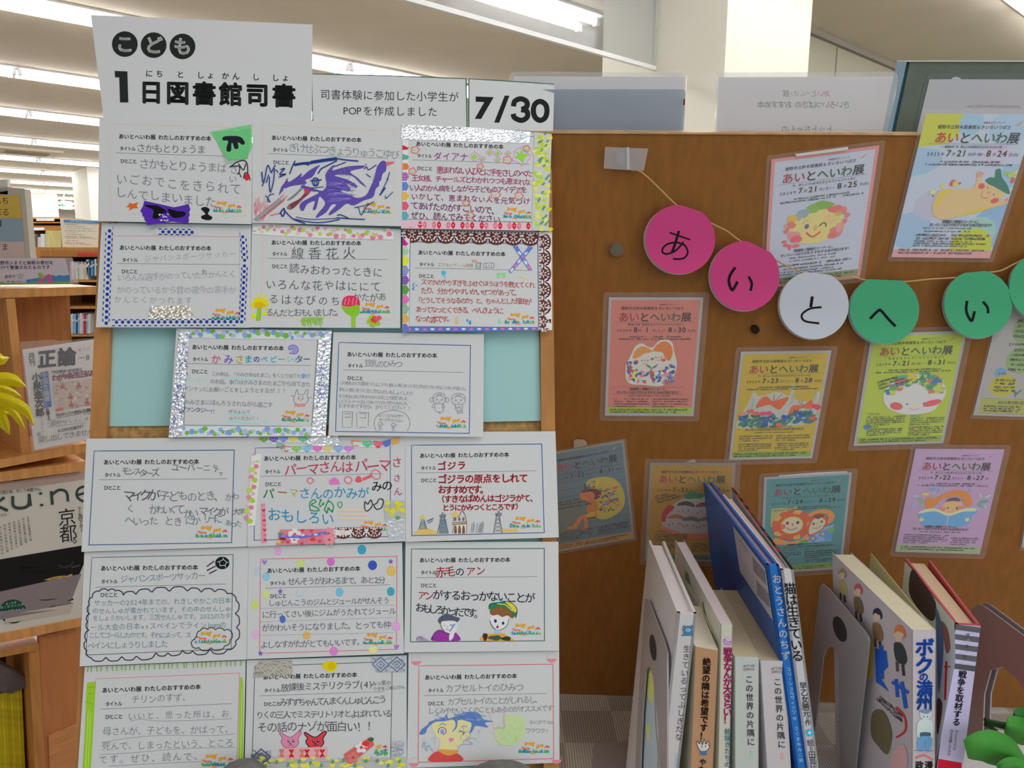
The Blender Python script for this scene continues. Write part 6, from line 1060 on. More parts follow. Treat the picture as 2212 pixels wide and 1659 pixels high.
# 2025
p = Poster('pastel 2025 poster with a flying child in a green hat, across the panel top', [(2000.5, 244.9), (2240, 247), (2137.8, 558), (1925.5, 555.4)], (166, 176, 190), border=(166, 176, 190), bw=0, foot=None, h=.003, fm=6)
def f(k):
    k.poly([(0, 0), (50, 0), (54, 18), (50, 32), (36, 42), (0, 46)], (172, 176, 60)); k.ell(64, 12, 16, 20, (140, 170, 196)); k.ell(118, 18, 28, 26, (150, 172, 198)); k.poly([(0, 46), (30, 50), (38, 62), (34, 74), (20, 84), (0, 88)], (140, 168, 194)); k.ell(140, 86, 20, 18, (140, 168, 196)); k.ell(18, 168, 32, 28, (140, 166, 190)); k.ell(140, 160, 34, 34, (126, 158, 190)); k.ell(118, 170, 26, 24, (140, 176, 170)); k.poly([(84, 198), (84, 180), (98, 166), (122, 164), (140, 176), (146, 198)], (172, 176, 50)); k.poly([(0, 198), (148, 198), (148, 210), (0, 210)], (196, 140, 140)); k.ell(40, 130, 26, 22, (164, 166, 184)); k.ell(110, 55, 22, 14, (176, 170, 190))
p.bg(f)
k = p.ink(); SK = (200, 166, 120)
k.fill([(42, 118), (46, 108), (58, 105), (80, 105), (92, 103), (94, 92), (93, 84), (99, 84), (100, 94), (106, 96), (116, 92), (130, 96), (140, 106), (138, 116), (132, 124), (144, 120), (148, 124), (142, 128), (124, 134), (100, 142), (76, 148), (58, 151), (46, 144), (41, 132)], SK); k.fill([(44, 116), (50, 108), (62, 107), (56, 116), (50, 128), (46, 136)], (200, 170, 80)); k.fill([(80, 147), (100, 142), (124, 134), (120, 130), (96, 138)], (200, 170, 70)); k.blob(96, 84, 5, 4, (206, 140, 120), k=5, j=.25); k.blob(146, 121, 5, 3, (206, 140, 110), k=5, j=.25)
k.fill([(106, 92), (112, 88), (118, 88), (116, 78), (122, 76), (128, 88), (138, 98), (146, 110), (144, 112), (132, 107), (120, 101), (112, 98)], (44, 110, 96)); k.ell(103, 101, 5, 4, (196, 80, 80), 30); k.ell(128, 122, 6, 4, (196, 84, 80), -10); k.curve([(106, 108), (108, 117), (118, 119)], .8, (180, 80, 60)); k.ell(112, 103, 1, 1.4, (70, 90, 140)); k.ell(124, 113, 1, 1.4, (70, 90, 140)); k.ell(116, 110, 2.4, 1.8, (206, 130, 110))
for x, y, r, c_ in ((62, 97, 5, (190, 70, 70)), (65, 98, 4, (180, 180, 60)), (71, 97, 2, (190, 60, 60)), (48, 101, 3, (180, 186, 70)), (36, 110, 4, (196, 190, 120)), (38, 116, 1.4, (40, 110, 90)), (140, 84, 5, (160, 176, 80)), (132, 82, 3, (150, 170, 80)), (145, 92, 4, (196, 80, 60)), (146, 80, 3, (190, 190, 100))): k.blob(x, y, r, r*.9, c_)
k.build('illustration', p.t); p.words('～ 戦後80年 今、考えよう☆未来を生きる子どもたちと共に ～', ('2025', '7', '21', '月・祝', '8', '24', '日'), 0, x0=20, en=(154, 159, 62, 118, 44, 138), small=(164, 169), cols=[(28, 175, 108, 4), (30, 180, 100, 4), (28, 184.5, 84, 2.8), (28, 188, 106, 2.8), (28, 191.5, 80, 2.8)], red=(196, 60, 60), foot=True)
# 2018
p = Poster('orange-yellow 2018 poster with a cluster of children, half behind the tall blue book', [(1404.3, 999.7), (1589.2, 1000.4), (1577, 1214.5), (1392.5, 1210.4)], (150, 112, 26), border=(124, 118, 112), foot=(84, 112, 90)); p.bg()
k = p.ink(); k.fill([(28, 120), (36, 96), (56, 76), (84, 66), (110, 72), (128, 96), (132, 128), (110, 146), (60, 148), (30, 140)], (150, 146, 144)); k.blob(78, 66, 18, 8, (40, 110, 56)); k.fill([(26, 120), (26, 104), (36, 88), (46, 90), (44, 96), (34, 110), (32, 122)], (150, 36, 40)); k.fill([(28, 132), (60, 146), (110, 148), (104, 158), (76, 160), (66, 150), (40, 148)], (176, 96, 70))
for x, y, c_ in ((66, 90, (70, 56, 56)), (98, 92, (110, 56, 40)), (50, 118, (150, 90, 50)), (76, 122, (90, 84, 84)), (104, 122, (130, 84, 50))): k.fill([(x-14, y-2), (x-12, y-8), (x, y-12), (x+12, y-8), (x+15, y), (x, y-3)], c_); face_(k, x, y + 8, 12, (50, 46, 46)); k.ell(x-11, y + 11, 2, 1.6, (180, 60, 60)); k.ell(x+11, y + 11, 2, 1.6, (180, 60, 60))
k.build('illustration', p.t); k = p.ink(.0008)
for i in range(3): k.greek(12 + i*2, 70 + i*6, 34 + i*12, 63 + i*2, 4.4, (50, 40, 30), .95)
k.text('７月28日', 14, 144, 34, 144, 5, (90, 60, 50)); k.build('event_notes', p.t); p.words(None, ('2018', '7', '21', '土', '8', '31', '金'), 0, furi=False, intro=False, small=(), cols=cc2(151, 5, ((14, 56),), 3.8) + cc2(170, 5, ((80, 56),), 4) + cc2(174, 4, ((14, 50),), 4), red=(170, 56, 40), grn=(70, 110, 50))
# 2021
p = Poster('teal 2021 poster with an orange lion face and a monkey face', [(1650.9, 1031.2), (1840.5, 1020.3), (1818, 1229), (1643, 1240)], (64, 120, 122), border=(140, 140, 148), foot=(120, 146, 40)); p.bg()
k = p.ink(); RO = (176, 76, 36); CR = (176, 172, 150); k.poly([(14, 66), (60, 64), (58, 78), (40, 90), (20, 108), (14, 104)], (150, 150, 90)); k.poly([(84, 120), (126, 108), (124, 144), (60, 146)], (120, 150, 180)); k.poly([(112, 118), (125, 112), (124, 142), (112, 142)], (80, 130, 180)); k.fill([(20, 134), (26, 130), (50, 140), (74, 134), (84, 120), (100, 118), (84, 136), (54, 146), (26, 144)], (190, 130, 60)); k.fill([(76, 84), (96, 74), (116, 76), (126, 90), (120, 104), (112, 104), (116, 94), (110, 84), (96, 82), (80, 90)], (190, 120, 50))
for i in range(15): a = i*2*math.pi/15; k.blob(52 + 29*math.cos(a), 104 + 27*math.sin(a), 8, 7, RO if i % 3 else (196, 140, 60), 9, .08)
k.ell(52, 104, 27, 25, RO); k.ell(52, 104, 20, 19, (206, 160, 60)); k.ell(52, 105, 18, 17, CR); k.ell(44, 99, 3, 3.4, (90, 60, 50)); k.ell(62, 99, 3, 3.4, (90, 60, 50)); k.curve([(43, 108), (50, 114), (62, 110)], 1.6, (130, 70, 40)); k.blob(53, 103, 2, 4, (190, 110, 60)); k.ell(36, 106, 5, 6, (196, 90, 50)); k.fill([(82, 130), (80, 108), (88, 88), (100, 82), (112, 90), (114, 106), (104, 120), (92, 128)], RO); k.fill([(84, 126), (84, 108), (90, 94), (100, 90), (110, 98), (108, 110), (100, 120)], CR); k.blob(98, 88, 9, 5, (110, 56, 40)); k.ell(90, 104, 2.6, 3, (110, 90, 60)); k.ell(104, 100, 2.6, 3, (110, 90, 60)); k.curve([(88, 112), (96, 114), (104, 108)], 1.2, (130, 70, 40)); k.ell(96, 104, 1.4, 2, (190, 130, 50))
for x, y in ((91, 136), (108, 127)):
    for a in range(5): k.ell(x + 5*math.cos(a*1.257), y + 5*math.sin(a*1.257), 3.4, 3, (80, 120, 170), 0, 8)
    k.ell(x, y, 3, 3, (200, 160, 60), 0, 8)
k.fill([(114, 122), (122, 114), (128, 118), (122, 124)], (90, 150, 60)); k.fill([(66, 142), (76, 138), (84, 140), (78, 146)], (80, 140, 60)); k.build('illustration', p.t)
p.words('未来を生きる子どもたちに向けて', ('2021', '7', '24', '土', '8', '29', '日'), 0, en=(147, 153, 46, 104, 28, 132), small=(159,), cols=cc2(165, 4, ((78, 58),), 4.6) + cc2(165, 3) + [(78, 184, 50, 2.7), (78, 188, 40, 2.7)])
# 2023
p = Poster('lilac 2023 poster with a child reading a blue book under an orange fox', [(1978, 969.5), (2170, 970.7), (2116.6, 1197.3), (1933.3, 1192)], (166, 138, 172), border=(166, 138, 172), bw=0, foot=(140, 158, 122)); p.bg()
k = p.ink(); OF = (190, 120, 40)
k.fill([(36, 112), (34, 98), (38, 94), (50, 96), (58, 90), (78, 80), (100, 82), (112, 96), (114, 106), (106, 112), (100, 104), (92, 92), (76, 92), (62, 98), (52, 110), (44, 118)], OF); k.fill([(62, 116), (68, 104), (80, 96), (92, 98), (98, 108), (98, 120), (84, 130), (72, 124)], (200, 160, 116)); k.fill([(68, 102), (76, 95), (88, 94), (94, 101), (80, 101)], (90, 72, 80)); k.ell(66, 118, 6, 5, (206, 120, 116)); k.ell(95, 116, 6, 6, (206, 120, 116)); k.ell(75, 115, 1.4, 1.8, (60, 50, 50)); k.ell(90, 115, 1.4, 2, (60, 50, 50)); k.curve([(78, 122), (83, 124), (88, 121)], .8, (190, 110, 90))
k.fill([(26, 130), (34, 122), (54, 118), (78, 128), (100, 118), (124, 116), (126, 124), (120, 128), (116, 146), (96, 154), (78, 150), (56, 152), (38, 152), (32, 140)], (90, 150, 196)); k.fill([(26, 128), (34, 120), (54, 116), (78, 126), (102, 116), (126, 114), (124, 120), (102, 122), (78, 131), (54, 122)], (190, 190, 150)); k.line([(79, 130), (79, 150)], .9, (190, 180, 190)); k.ell(34, 140, 4, 4, (206, 180, 130)); k.ell(112, 138, 4, 4, (206, 180, 140))
for x, y, r, c_, a in ((42, 78, 6, (100, 150, 196), -10), (54, 78, 5, (120, 160, 196), 60), (62, 76, 4, (130, 166, 200), 60), (46, 86, 5, (140, 176, 160), -50), (32, 88, 6, (190, 186, 80), 10), (16, 92, 5, (140, 170, 200), 0), (24, 98, 5, (110, 160, 130), 10), (28, 104, 6, (110, 160, 140), -40), (16, 110, 6, (130, 166, 206), -30), (30, 110, 4, (150, 170, 110), -50), (106, 78, 4, (110, 156, 200), 60), (126, 90, 5, (150, 180, 170), 60), (138, 90, 6, (150, 180, 206), -30), (134, 101, 7, (80, 150, 120), -10), (128, 108, 6, (90, 156, 120), 40), (138, 112, 5, (140, 176, 206), 60), (124, 116, 4, (120, 160, 206), 50)): k.ell(x, y, r, r*.42, c_, a, 12)
k.build('illustration', p.t); p.words('今、考えよう☆未来を生きる子どもたちと共に', ('2023', '7', '22', '土', '8', '27', ''), 0, en=(154, 159, 42, 102, 22, 122), small=(165,), cols=cc2(172, 5, ((10, 76),), 4.2) + cc2(177, 4, ((92, 48),), 4.4))
# 2017
p = Poster('tilted blue-lined 2017 poster with a child on a swing, tucked behind the cork board', [(1179.4, 979.8), (1348, 950.2), (1371, 1163), (1198, 1193.5)], (84, 104, 116), border=(122, 122, 112), foot=(160, 116, 36), fm=4)
def f(k):
    for i in range(12): k.line([(5, 18 + i*15.5), (143, 16 + i*15.5)], 1.2, (66, 86, 106))
    k.fill([(70, 72), (100, 66), (126, 78), (138, 110), (132, 140), (104, 156), (82, 148), (76, 110)], (160, 146, 60)); k.poly([(4, 100), (60, 104), (70, 165), (4, 190)], (96, 104, 100))
p.bg(f)
k = p.ink(); SK = (170, 104, 66)
k.fill([(56, 98), (60, 90), (72, 88), (84, 96), (84, 106), (76, 112), (62, 108)], SK); k.fill([(60, 92), (66, 86), (86, 88), (96, 98), (92, 108), (82, 110), (84, 100), (76, 92)], (90, 40, 44)); k.fill([(74, 112), (84, 112), (88, 124), (84, 136), (70, 136), (66, 126)], (170, 100, 40)); k.fill([(64, 138), (84, 136), (90, 146), (66, 146)], (170, 140, 40)); k.fill([(64, 138), (50, 142), (40, 156), (26, 160), (30, 164), (44, 164), (56, 148), (60, 150), (58, 166), (50, 170), (64, 172), (66, 164), (66, 146)], SK); k.poly([(66, 146), (82, 146), (82, 149), (66, 150)], (110, 46, 40)); k.line([(84, 112), (82, 146)], 1.6, (150, 90, 40)); k.line([(90, 84), (92, 70)], 3, (190, 156, 90)); k.ell(67, 98, 1, 1.2, (60, 60, 70)); k.ell(74, 102, 3, 2.4, (190, 70, 50))
for i in range(60): k.blob(random.uniform(92, 126), random.uniform(88, 140), random.uniform(1, 4), random.uniform(1, 2.6), random.choice([(30, 80, 50), (40, 90, 56), (180, 80, 70), (190, 120, 100), (70, 100, 150), (120, 140, 170), (180, 70, 80), (50, 60, 110)]), 8, .2)
for i in range(14): k.blob(random.uniform(64, 86), random.uniform(72, 84), 2.4, 2, random.choice([(50, 90, 140), (40, 90, 60), (110, 140, 160)]), 8, .2)
k.build('illustration', p.t); p.words('えほんを中心に「くらし」を考える', ('2017', '7', '22', '土', '8', '31', '木'), 0, furi=False, intro=False, small=(), cols=[(12, 104, 40, 4), (12, 110, 52, 4), (12, 117, 66, 4)] + cc2(170, 5, ((12, 60), (82, 56)), 4), red=(180, 60, 54), grn=(50, 100, 60))
# 2015 handbill and the sheet at the frame's right edge
p = Poster('white 2015 handbill with green, yellow and blue dots at the right edge', [(2170, 620), (2370, 622), (2290, 903), (2102, 897)], (150, 148, 146), border=(150, 148, 146), foot=None, fm=5)
def f(k):
    k.poly([(8, 180), (140, 180), (140, 206), (8, 206)], (150, 152, 76)); k.line([(8, 180), (140, 180), (140, 206), (8, 206)], .6, (100, 130, 110), True)
    for x, y, r, c_ in ((36, 22, 11, (150, 160, 30)), (56, 66, 26, (120, 150, 96)), (58, 114, 26, (120, 150, 96)), (28, 136, 10, (100, 140, 170)), (38, 158, 22, (160, 156, 40)), (110, 70, 26, (150, 130, 150)), (108, 130, 26, (120, 150, 96))): k.ell(x, y, r, r*.86, c_, 0, 22)
p.bg(f)
k = p.ink(); T = (46, 46, 52)
k.text('イベント', 26, 22, 48, 22, 5, (60, 70, 30))
for y in (52, 60, 68, 76): k.greek(34, y, 80, y, 4.4, T)
k.greek(30, 89, 110, 89, 4, T)
for y in (98, 106, 114, 122, 130): k.greek(38, y, 82, y, 4.2, T)
k.text('６/22', 24, 137, 38, 137, 5.4, T); k.text('10:00～11:20', 22, 148, 56, 148, 6, T, .01)
for y in (154, 160, 166): k.greek(24, y, 56, y, 4, T)
k.curve([(62, 168), (63, 176)], 1.6, (60, 110, 90)); k.line([(63, 172), (58, 164)], 2.2, (60, 110, 90)); k.line([(63, 172), (70, 164)], 2.2, (60, 110, 90)); k.vtext('お楽しみ', 82, 140, 80, 160, 6, (80, 70, 130)); k.text('2015年5月1日', 36, 186, 80, 186, 6.4, T, .01)
for y in (193, 197, 201): k.greek(14, y, 76, y, 3.2, T)
k.build('lettering', p.t)
p = Poster('sliver of a white sheet at the right edge beside the lilac poster', [(2242, 960), (2430, 962), (2370, 1188), (2206.5, 1183)], (156, 150, 148), border=(156, 150, 148), fm=5); p.bg()
# bits of tape
for P, h0, m, lab in (([(1716, 333), (1832, 317), (1832, 324), (1722, 338)], .004, mat((236, 230, 226), rough=.5), 'white folded paper tape at the head of the pink-edged poster'), ([(1239, 953), (1244, 949), (1262, 950), (1268, 956), (1268, 962), (1240, 968)], .0035, mat((220, 200, 180), rough=.3, alpha=.5), 'rounded clear tape at the head of the tilted swing poster'), ([(1478, 999), (1500, 992), (1504, 999)], .0035, mat((220, 206, 190), rough=.3, alpha=.6), 'small clear tape above the orange-yellow poster'), ([(1683, 1027), (1760, 1021), (1830, 1018), (1830, 1024), (1683, 1032)], .001, mat((226, 224, 224), rough=.5), 'white paper edge behind the head of the teal poster')):
    tag(slab(SR, P, h0-.0003, h0, m).build('tape_piece'), lab, 'tape')
# ---------------------------------------------------------------- garland
mb = MB(); hs = lambda x, y, h=.0105: SR(x, y, h)
pts = spl([(1360, 345), (1363, 366), (1380, 369), (1400, 384), (1430, 413), (1463, 444), (1500, 462), (1545, 487), (1570, 499), (1600, 521), (1640, 540), (1684, 566), (1712, 580), (1745, 591), (1790, 597), (1815, 601), (1838, 598), (1880, 607), (1920, 608), (1960, 608), (2010, 603), (2070, 599), (2120, 590), (2160, 585), (2185, 573), (2212, 560), (2280, 530)], False, 4)
mb.tube([hs(x, y, .004 if i < 8 else .0105) for i, (x, y) in enumerate(pts)], .00085, mat((206, 170, 116), rough=.8, name='twine'), 7); tag(mb.build('garland_string', None, True), 'thin tan twine strung across the panel carrying the lettered discs', 'string')
def clip(P, a, b):                            # keep the part of P below the chord a-b
    s = lambda p: (b[0]-a[0])*(p[1]-a[1]) - (b[1]-a[1])*(p[0]-a[0]); Q = []
    for i in range(len(P)):
        p, q = P[i], P[(i+1) % len(P)]; sp, sq = s(p), s(q)
        if sp >= 0: Q.append(p)
        if sp*sq < 0: t = sp/(sp-sq); Q.append((p[0]+(q[0]-p[0])*t, p[1]+(q[1]-p[1])*t))
    return Q
PNK, WHT, GRN = (228, 80, 146), (222, 228, 240), (84, 190, 140)
L1 = (win(SR, 1280, 300, .19891)); L2 = win(SR, 1660, 540, .24955)
for (u, v, rx, ry, a, b, c_, lab, Z_, st) in (
    (1469.5, 517, 75.5, 75, (1455, 438), (1525, 461), PNK, 'pink paper disc lettered with a black あ, first on the garland', L1, [([(838, 1018), (1060, 1095)], 17), ([(938, 1000), (900, 1130), (862, 1235)], 27), ([(990, 1120), (900, 1215), (800, 1250), (756, 1215), (800, 1150), (900, 1125), (1000, 1155), (1034, 1230), (1000, 1290), (930, 1306), (875, 1300)], 19)]),
    (1609, 596, 75, 75.5, (1607, 517), (1672, 549), PNK, 'pink paper disc lettered with a black い, second on the garland', L1, [([(1550, 1395), (1490, 1490), (1484, 1570), (1520, 1640), (1575, 1550)], 30), ([(1695, 1495), (1730, 1570), (1715, 1650)], 27)]),
    (1758.5, 659, 75, 73.5, (1735, 587), (1803, 595), WHT, 'white paper disc lettered with a black と on the garland', L2, [([(380, 402), (366, 495)], 25), ([(460, 495), (360, 508), (290, 560), (315, 615), (440, 635)], 17)]),
    (1910.5, 669, 75, 74, (1880, 603.5), (1955, 606.5), GRN, 'green paper disc lettered with a black へ on the garland', L2, [([(880, 595), (945, 530), (975, 525), (1040, 600), (1100, 660)], 23)]),
    (2113, 657, 74, 73.5, (2080, 590), (2155, 583), GRN, 'green paper disc lettered with a black い near the right end of the garland', L2, [([(1720, 440), (1712, 520), (1735, 585), (1762, 610), (1785, 530)], 23), ([(1857, 447), (1895, 495), (1903, 548)], 22)]),
    (2256, 620, 76, 76, (2215, 552), (2290, 530), GRN, 'green paper disc cut off by the right edge of the picture', L2, [])):
    P = clip([(u + rx*math.cos(i*math.pi/24), v + ry*math.sin(i*math.pi/24)) for i in range(48)], a, b)
    t = thing('paper_disc', lab, 'garland disc', SR(u, v + ry, .0125), 'lettered paper discs on the garland')
    S_ = lambda x, y, h, v=v, ry=ry: SR(x, y, h + .004*max(0, (y-v)/ry)**2)
    S_.n = SR.n; mm = mat(c_, rough=.75, spec=.2)
    slab(S_, P, .0122, .0125, mm).build('front_leaf', t); slab(SR, [(x-4, y+2) for x, y in P], .0078, .0081, mat((214, 216, 220))).build('back_leaf', t)
    if st:
        k = Ink(lambda x, y, h, Z_=Z_, v=v, ry=ry: Z_(x, y, .0126 + h + .004*max(0, ((300 + y*.19891 if Z_ is L1 else 540 + y*.24955) - v)/ry)**2), .0001)
        for Q, w in st: k.curve(Q, w, (34, 28, 38))
        k.build('letter', t)
# ---------------------------------------------------------------- acrylic signs behind the panel's top
BLP = backlit((236, 236, 240), 'backlit_paper')
ACR = mat((236, 236, 238), rough=0.1, alpha=0.22, spec=0.7, name='acrylic_clear')
sg = thing('acrylic_sign', 'clear acrylic stand with a white mirrored notice, left behind the panel top', 'sign', SR(1290, 300, -.03))
slab(SR, [(1100, 166), (1103, 158), (1112, 155), (1476, 157), (1484, 163), (1474, 330), (1092, 330)], -.032, -.029, ACR).build('acrylic_stand', sg); slab(SR, [(1110, 165), (1478, 166), (1472, 330), (1102, 330)], -.034, -.0339, BLP).build('sheet', sg)
k = Ink(lambda x, y, h: SR(x, y, -.0328 + h), .0001); k.text('あい', 1345, 200, 1312, 200, 17, (236, 150, 160)); k.text('とへいわ展', 1312, 200, 1245, 201, 17, (170, 180, 180)); k.text('きいろいつばさの おすすめ本', 1394, 222, 1200, 226, 18, (160, 160, 172)); k.build('lettering', sg)
fp = slab(SR, [(1106, 193), (1476, 193), (1481, 197), (1474, 330), (1100, 330)], -.026, -.0255, backlit((196, 208, 220), 'grey_plastic', .5, .66)).build('plastic_plate'); tag(fp, 'translucent grey plastic plate standing before the left acrylic sign', 'plate')
tag(slab(SR, [(1477, 214), (1480, 214), (1479, 228), (1476, 226)], -.0235, -.022, mat((110, 30, 36))).build('red_tag'), 'tiny dark red tag on the edge of the grey plastic plate', 'tag')
sg = thing('acrylic_sign', 'clear acrylic stand with a mirrored notice in red, green and grey, before the column', 'sign', SR(1745, 300, -.03))
slab(SR, [(1549, 162), (1553, 157), (1930, 155), (1937, 158), (1940, 166), (1936, 200), (1905, 330), (1543, 330)], -.032, -.029, ACR).build('acrylic_stand', sg); slab(SR, [(1553, 167), (1930, 165), (1908, 262), (1894, 330), (1546, 330)], -.034, -.0339, BLP).build('sheet', sg)
k = Ink(lambda x, y, h: SR(x, y, -.0328 + h), .0001); k.text('あい', 1792, 202, 1766, 202, 16, (226, 110, 120)); k.text('と', 1766, 202, 1750, 202, 16, (130, 130, 140)); k.text('へいわ', 1750, 202, 1708, 202, 16, (140, 190, 160)); k.text('展', 1708, 202, 1688, 202, 16, (120, 120, 134)); k.text('きいろいつばさの おすすめ本', 1836, 226, 1636, 226, 17, (120, 122, 140), .004); k.text('トットちゃんの', 1800, 279, 1688, 279, 18, (110, 110, 126)); k.build('lettering', sg)
# grey-green box file at the right end
bx = thing('box_file', 'grey-green box file with a blue side standing behind the top right of the panel', 'box file', SR(2080, 300, -.04)); ZG = win(SR, 1880, 100, .15009)
fz = lambda P, h0, h1, m: slab(ZG, P, h0, h1, m)
fz([(592, 214), (2900, 224), (2900, 1500), (320, 1500)], -.045, -.04, mat((112, 124, 112), rough=.7, noise=(60, .05, (1, 1, 1)), name='box_board')).build('front_board', bx); fz([(526, 216), (548, 210), (592, 212), (376, 1220), (340, 1500), (250, 1500)], -.07, -.0455, mat((56, 112, 140), rough=.5)).build('side_board', bx); fz([(536, 206), (2900, 206), (2900, 224), (536, 222)], -.046, -.0385, mat((226, 222, 214), rough=.6)).build('top_edge', bx)
fz([(830, 420), (860, 404), (2900, 400), (2900, 1500), (580, 1500), (770, 560)], -.0395, -.0392, mat((150, 165, 160), rough=.2, alpha=.3)).build('clear_sleeve', bx); fz([(850, 476), (1165, 474), (1190, 446), (1250, 438), (1295, 455), (1308, 474), (2900, 480), (2900, 1500), (604, 1500)], -.039, -.0388, mat((206, 208, 216), rough=.6)).build('inner_sheet', bx)
k = Ink(lambda x, y, h: ZG(x, y, -.0386 + h), .0001); k.greek(1400, 860, 2150, 866, 40, (196, 190, 202), .9); k.build('faint_lettering', bx)
# ---------------------------------------------------------------- table and cloth
tb = thing('display_table', 'wooden display table under a woven beige cloth', 'table', (.35, .75, 0)); M_leg = wood((150, 104, 62), 'table_wood')
mb = MB(); mb.box((-.42, .30, TZ-.034), (1.28, 1.06, TZ-.004), M_leg); mb.build('tabletop', tb)
for x, y in ((-.38, .34), (1.2, .34), (-.38, .98), (1.2, .98)): mb = MB(); mb.box((x, y, 0), (x+.045, y+.045, TZ-.034), M_leg); mb.build('leg', tb)
cm = bpy.data.materials.new('woven_cloth'); cm.use_nodes = True; nt = cm.node_tree; b = nt.nodes['Principled BSDF']; b.inputs['Roughness'].default_value = .9; b.inputs['Specular IOR Level'].default_value = .1
tc = nt.nodes.new('ShaderNodeTexCoord'); ck = nt.nodes.new('ShaderNodeTexChecker'); ck.inputs['Scale'].default_value = 14; ck.inputs['Color1'].default_value = (.92, .87, .79, 1); ck.inputs['Color2'].default_value = (.70, .64, .56, 1)
wv = nt.nodes.new('ShaderNodeTexWave'); wv.bands_direction = 'X'; wv.inputs['Scale'].default_value = 90; wv.inputs['Distortion'].default_value = .6; w2 = nt.nodes.new('ShaderNodeTexWave'); w2.bands_direction = 'Y'; w2.inputs['Scale'].default_value = 130; w2.inputs['Distortion'].default_value = .6
mx = nt.nodes.new('ShaderNodeMix'); mx.data_type = 'RGBA'; mx.blend_type = 'MULTIPLY'; mx.inputs[0].default_value = .5; mx2 = nt.nodes.new('ShaderNodeMix'); mx2.data_type = 'RGBA'; mx2.blend_type = 'MULTIPLY'; mx2.inputs[0].default_value = .4
for n_ in (ck, wv, w2): nt.links.new(tc.outputs['Object'], n_.inputs['Vector'])
nt.links.new(ck.outputs[0], mx.inputs[6]); nt.links.new(wv.outputs[0], mx.inputs[7]); nt.links.new(mx.outputs[2], mx2.inputs[6]); nt.links.new(w2.outputs[0], mx2.inputs[7]); nt.links.new(mx2.outputs[2], b.inputs['Base Color'])
mb = MB(); mb.box((-.43, .29, TZ-.004), (1.29, 1.07, TZ), cm); mb.box((-.43, .287, TZ-.2), (1.29, .29, TZ), cm); tag(mb.build('table_cloth'), 'woven beige cloth with striped squares spread over the display table', 'cloth')
# ---------------------------------------------------------------- books
def down_of(A, e, hb, la):                    # lean along e so that the edge below A passes the pixel column la at the frame's foot
    lo, hi = -.25, .25
    def u_at(dx):
        a, b = 0.0, 3.0
        for _ in range(40):
            m = (a+b)/2; q = pix(A + (e*dx + Vector((0, 0, -hb)))*m)
            if q[1] < 1659: a = m
            else: b = m
        return q[0]
    for _ in range(40):
        m = (lo+hi)/2
        if u_at(m) < la: lo = m
        else: hi = m
    return e*lo + Vector((0, 0, -hb))
def pl(A, B, C):                              # drawing surface through three points, in photograph pixels
    n = (B-A).cross(C-A).normalized(); n = n if n.dot(EYE - A) > 0 else -n
    def S(u, v, h=0.0): return at_plane(u, v, A + n*h, n)
    S.n = n; return S
def book(label, a, b, c, hb, la, cov, pages, hard=True, d=None, spine=None, yf=.64):
    r = ray(*a); hb = TZ*0 + .635 + yf*r.z/r.y; z = TZ + hb; A, B, C = at_z(*a, z), at_z(*b, z), at_z(*c, z); e = (B-A).normalized(); D = at_z(*d, z) if d else C + (B-A)
    dn = down_of(A, e, hb, la); f = (C-A).normalized(); w = (B-A).length
    dn2 = dn
    t = thing('book', label, 'book', A + dn, 'picture books and paperbacks standing on the table')
    tk = .0026 if hard else .0007; ov = .004 if hard else .0004; m = mat(cov, rough=.35, spec=.4); mb = MB(); g = (D-B).normalized(); LC, LD = (C-A).length, (D-B).length
    mb.obox(A + dn, e*tk, f*LC, -dn, m); mb.obox(B - e*tk + dn, e*tk, g*LD, -dn, m); mb.obox(A + dn, e*w, f*tk*1.2, -dn, mat(spine or cov, rough=.35, spec=.4)); mb.build('cover', t)
    mb = MB(); pm = mat(pages, rough=.9, noise=(30, .05, (1, 30, 1)), name='page_edges'); q = .985
    p0 = A + e*tk + f*tk*1.2; p1 = B - e*tk + f*tk*1.2; p2 = p0 + f*(LC*.97 - tk); p3 = p1 + f*(LC*.97 - tk); u = -dn.normalized()*ov; mb.hexa([p0-u, p1-u, p1+dn+u, p0+dn+u, p2-u, p3-u, p3+dn+u, p2+dn+u], pm); mb.build('page_block', t)
    BK_S.clear(); BK_S.update(A=A, B=B, C=C, D=D, dn=dn, hb=hb)
    return t, pl(A, B, A + dn), pl(A, C, A + dn)
BK_S = {}
def wz(S, x0, y0, s, h0=.0004):
    f = lambda x, y, h=0.0: S(x0 + x*s, y0 + y*s, h + h0)
    f.n = S.n; return f
K2 = 1.35
Z5 = lambda S: wz(S, 1360, 1400, .19891); Z3 = lambda S: wz(S, 1360, 1150, .21094); Z4 = lambda S: wz(S, 1470, 1000, .26528); Z6 = lambda S: wz(S, 1450, 1020, .38519); Z7 = lambda S: wz(S, 1740, 1160, .30083); Z8 = lambda S: wz(S, 1900, 1180, .28873); Z9 = lambda S: wz(S, 1360, 1150, .21094)
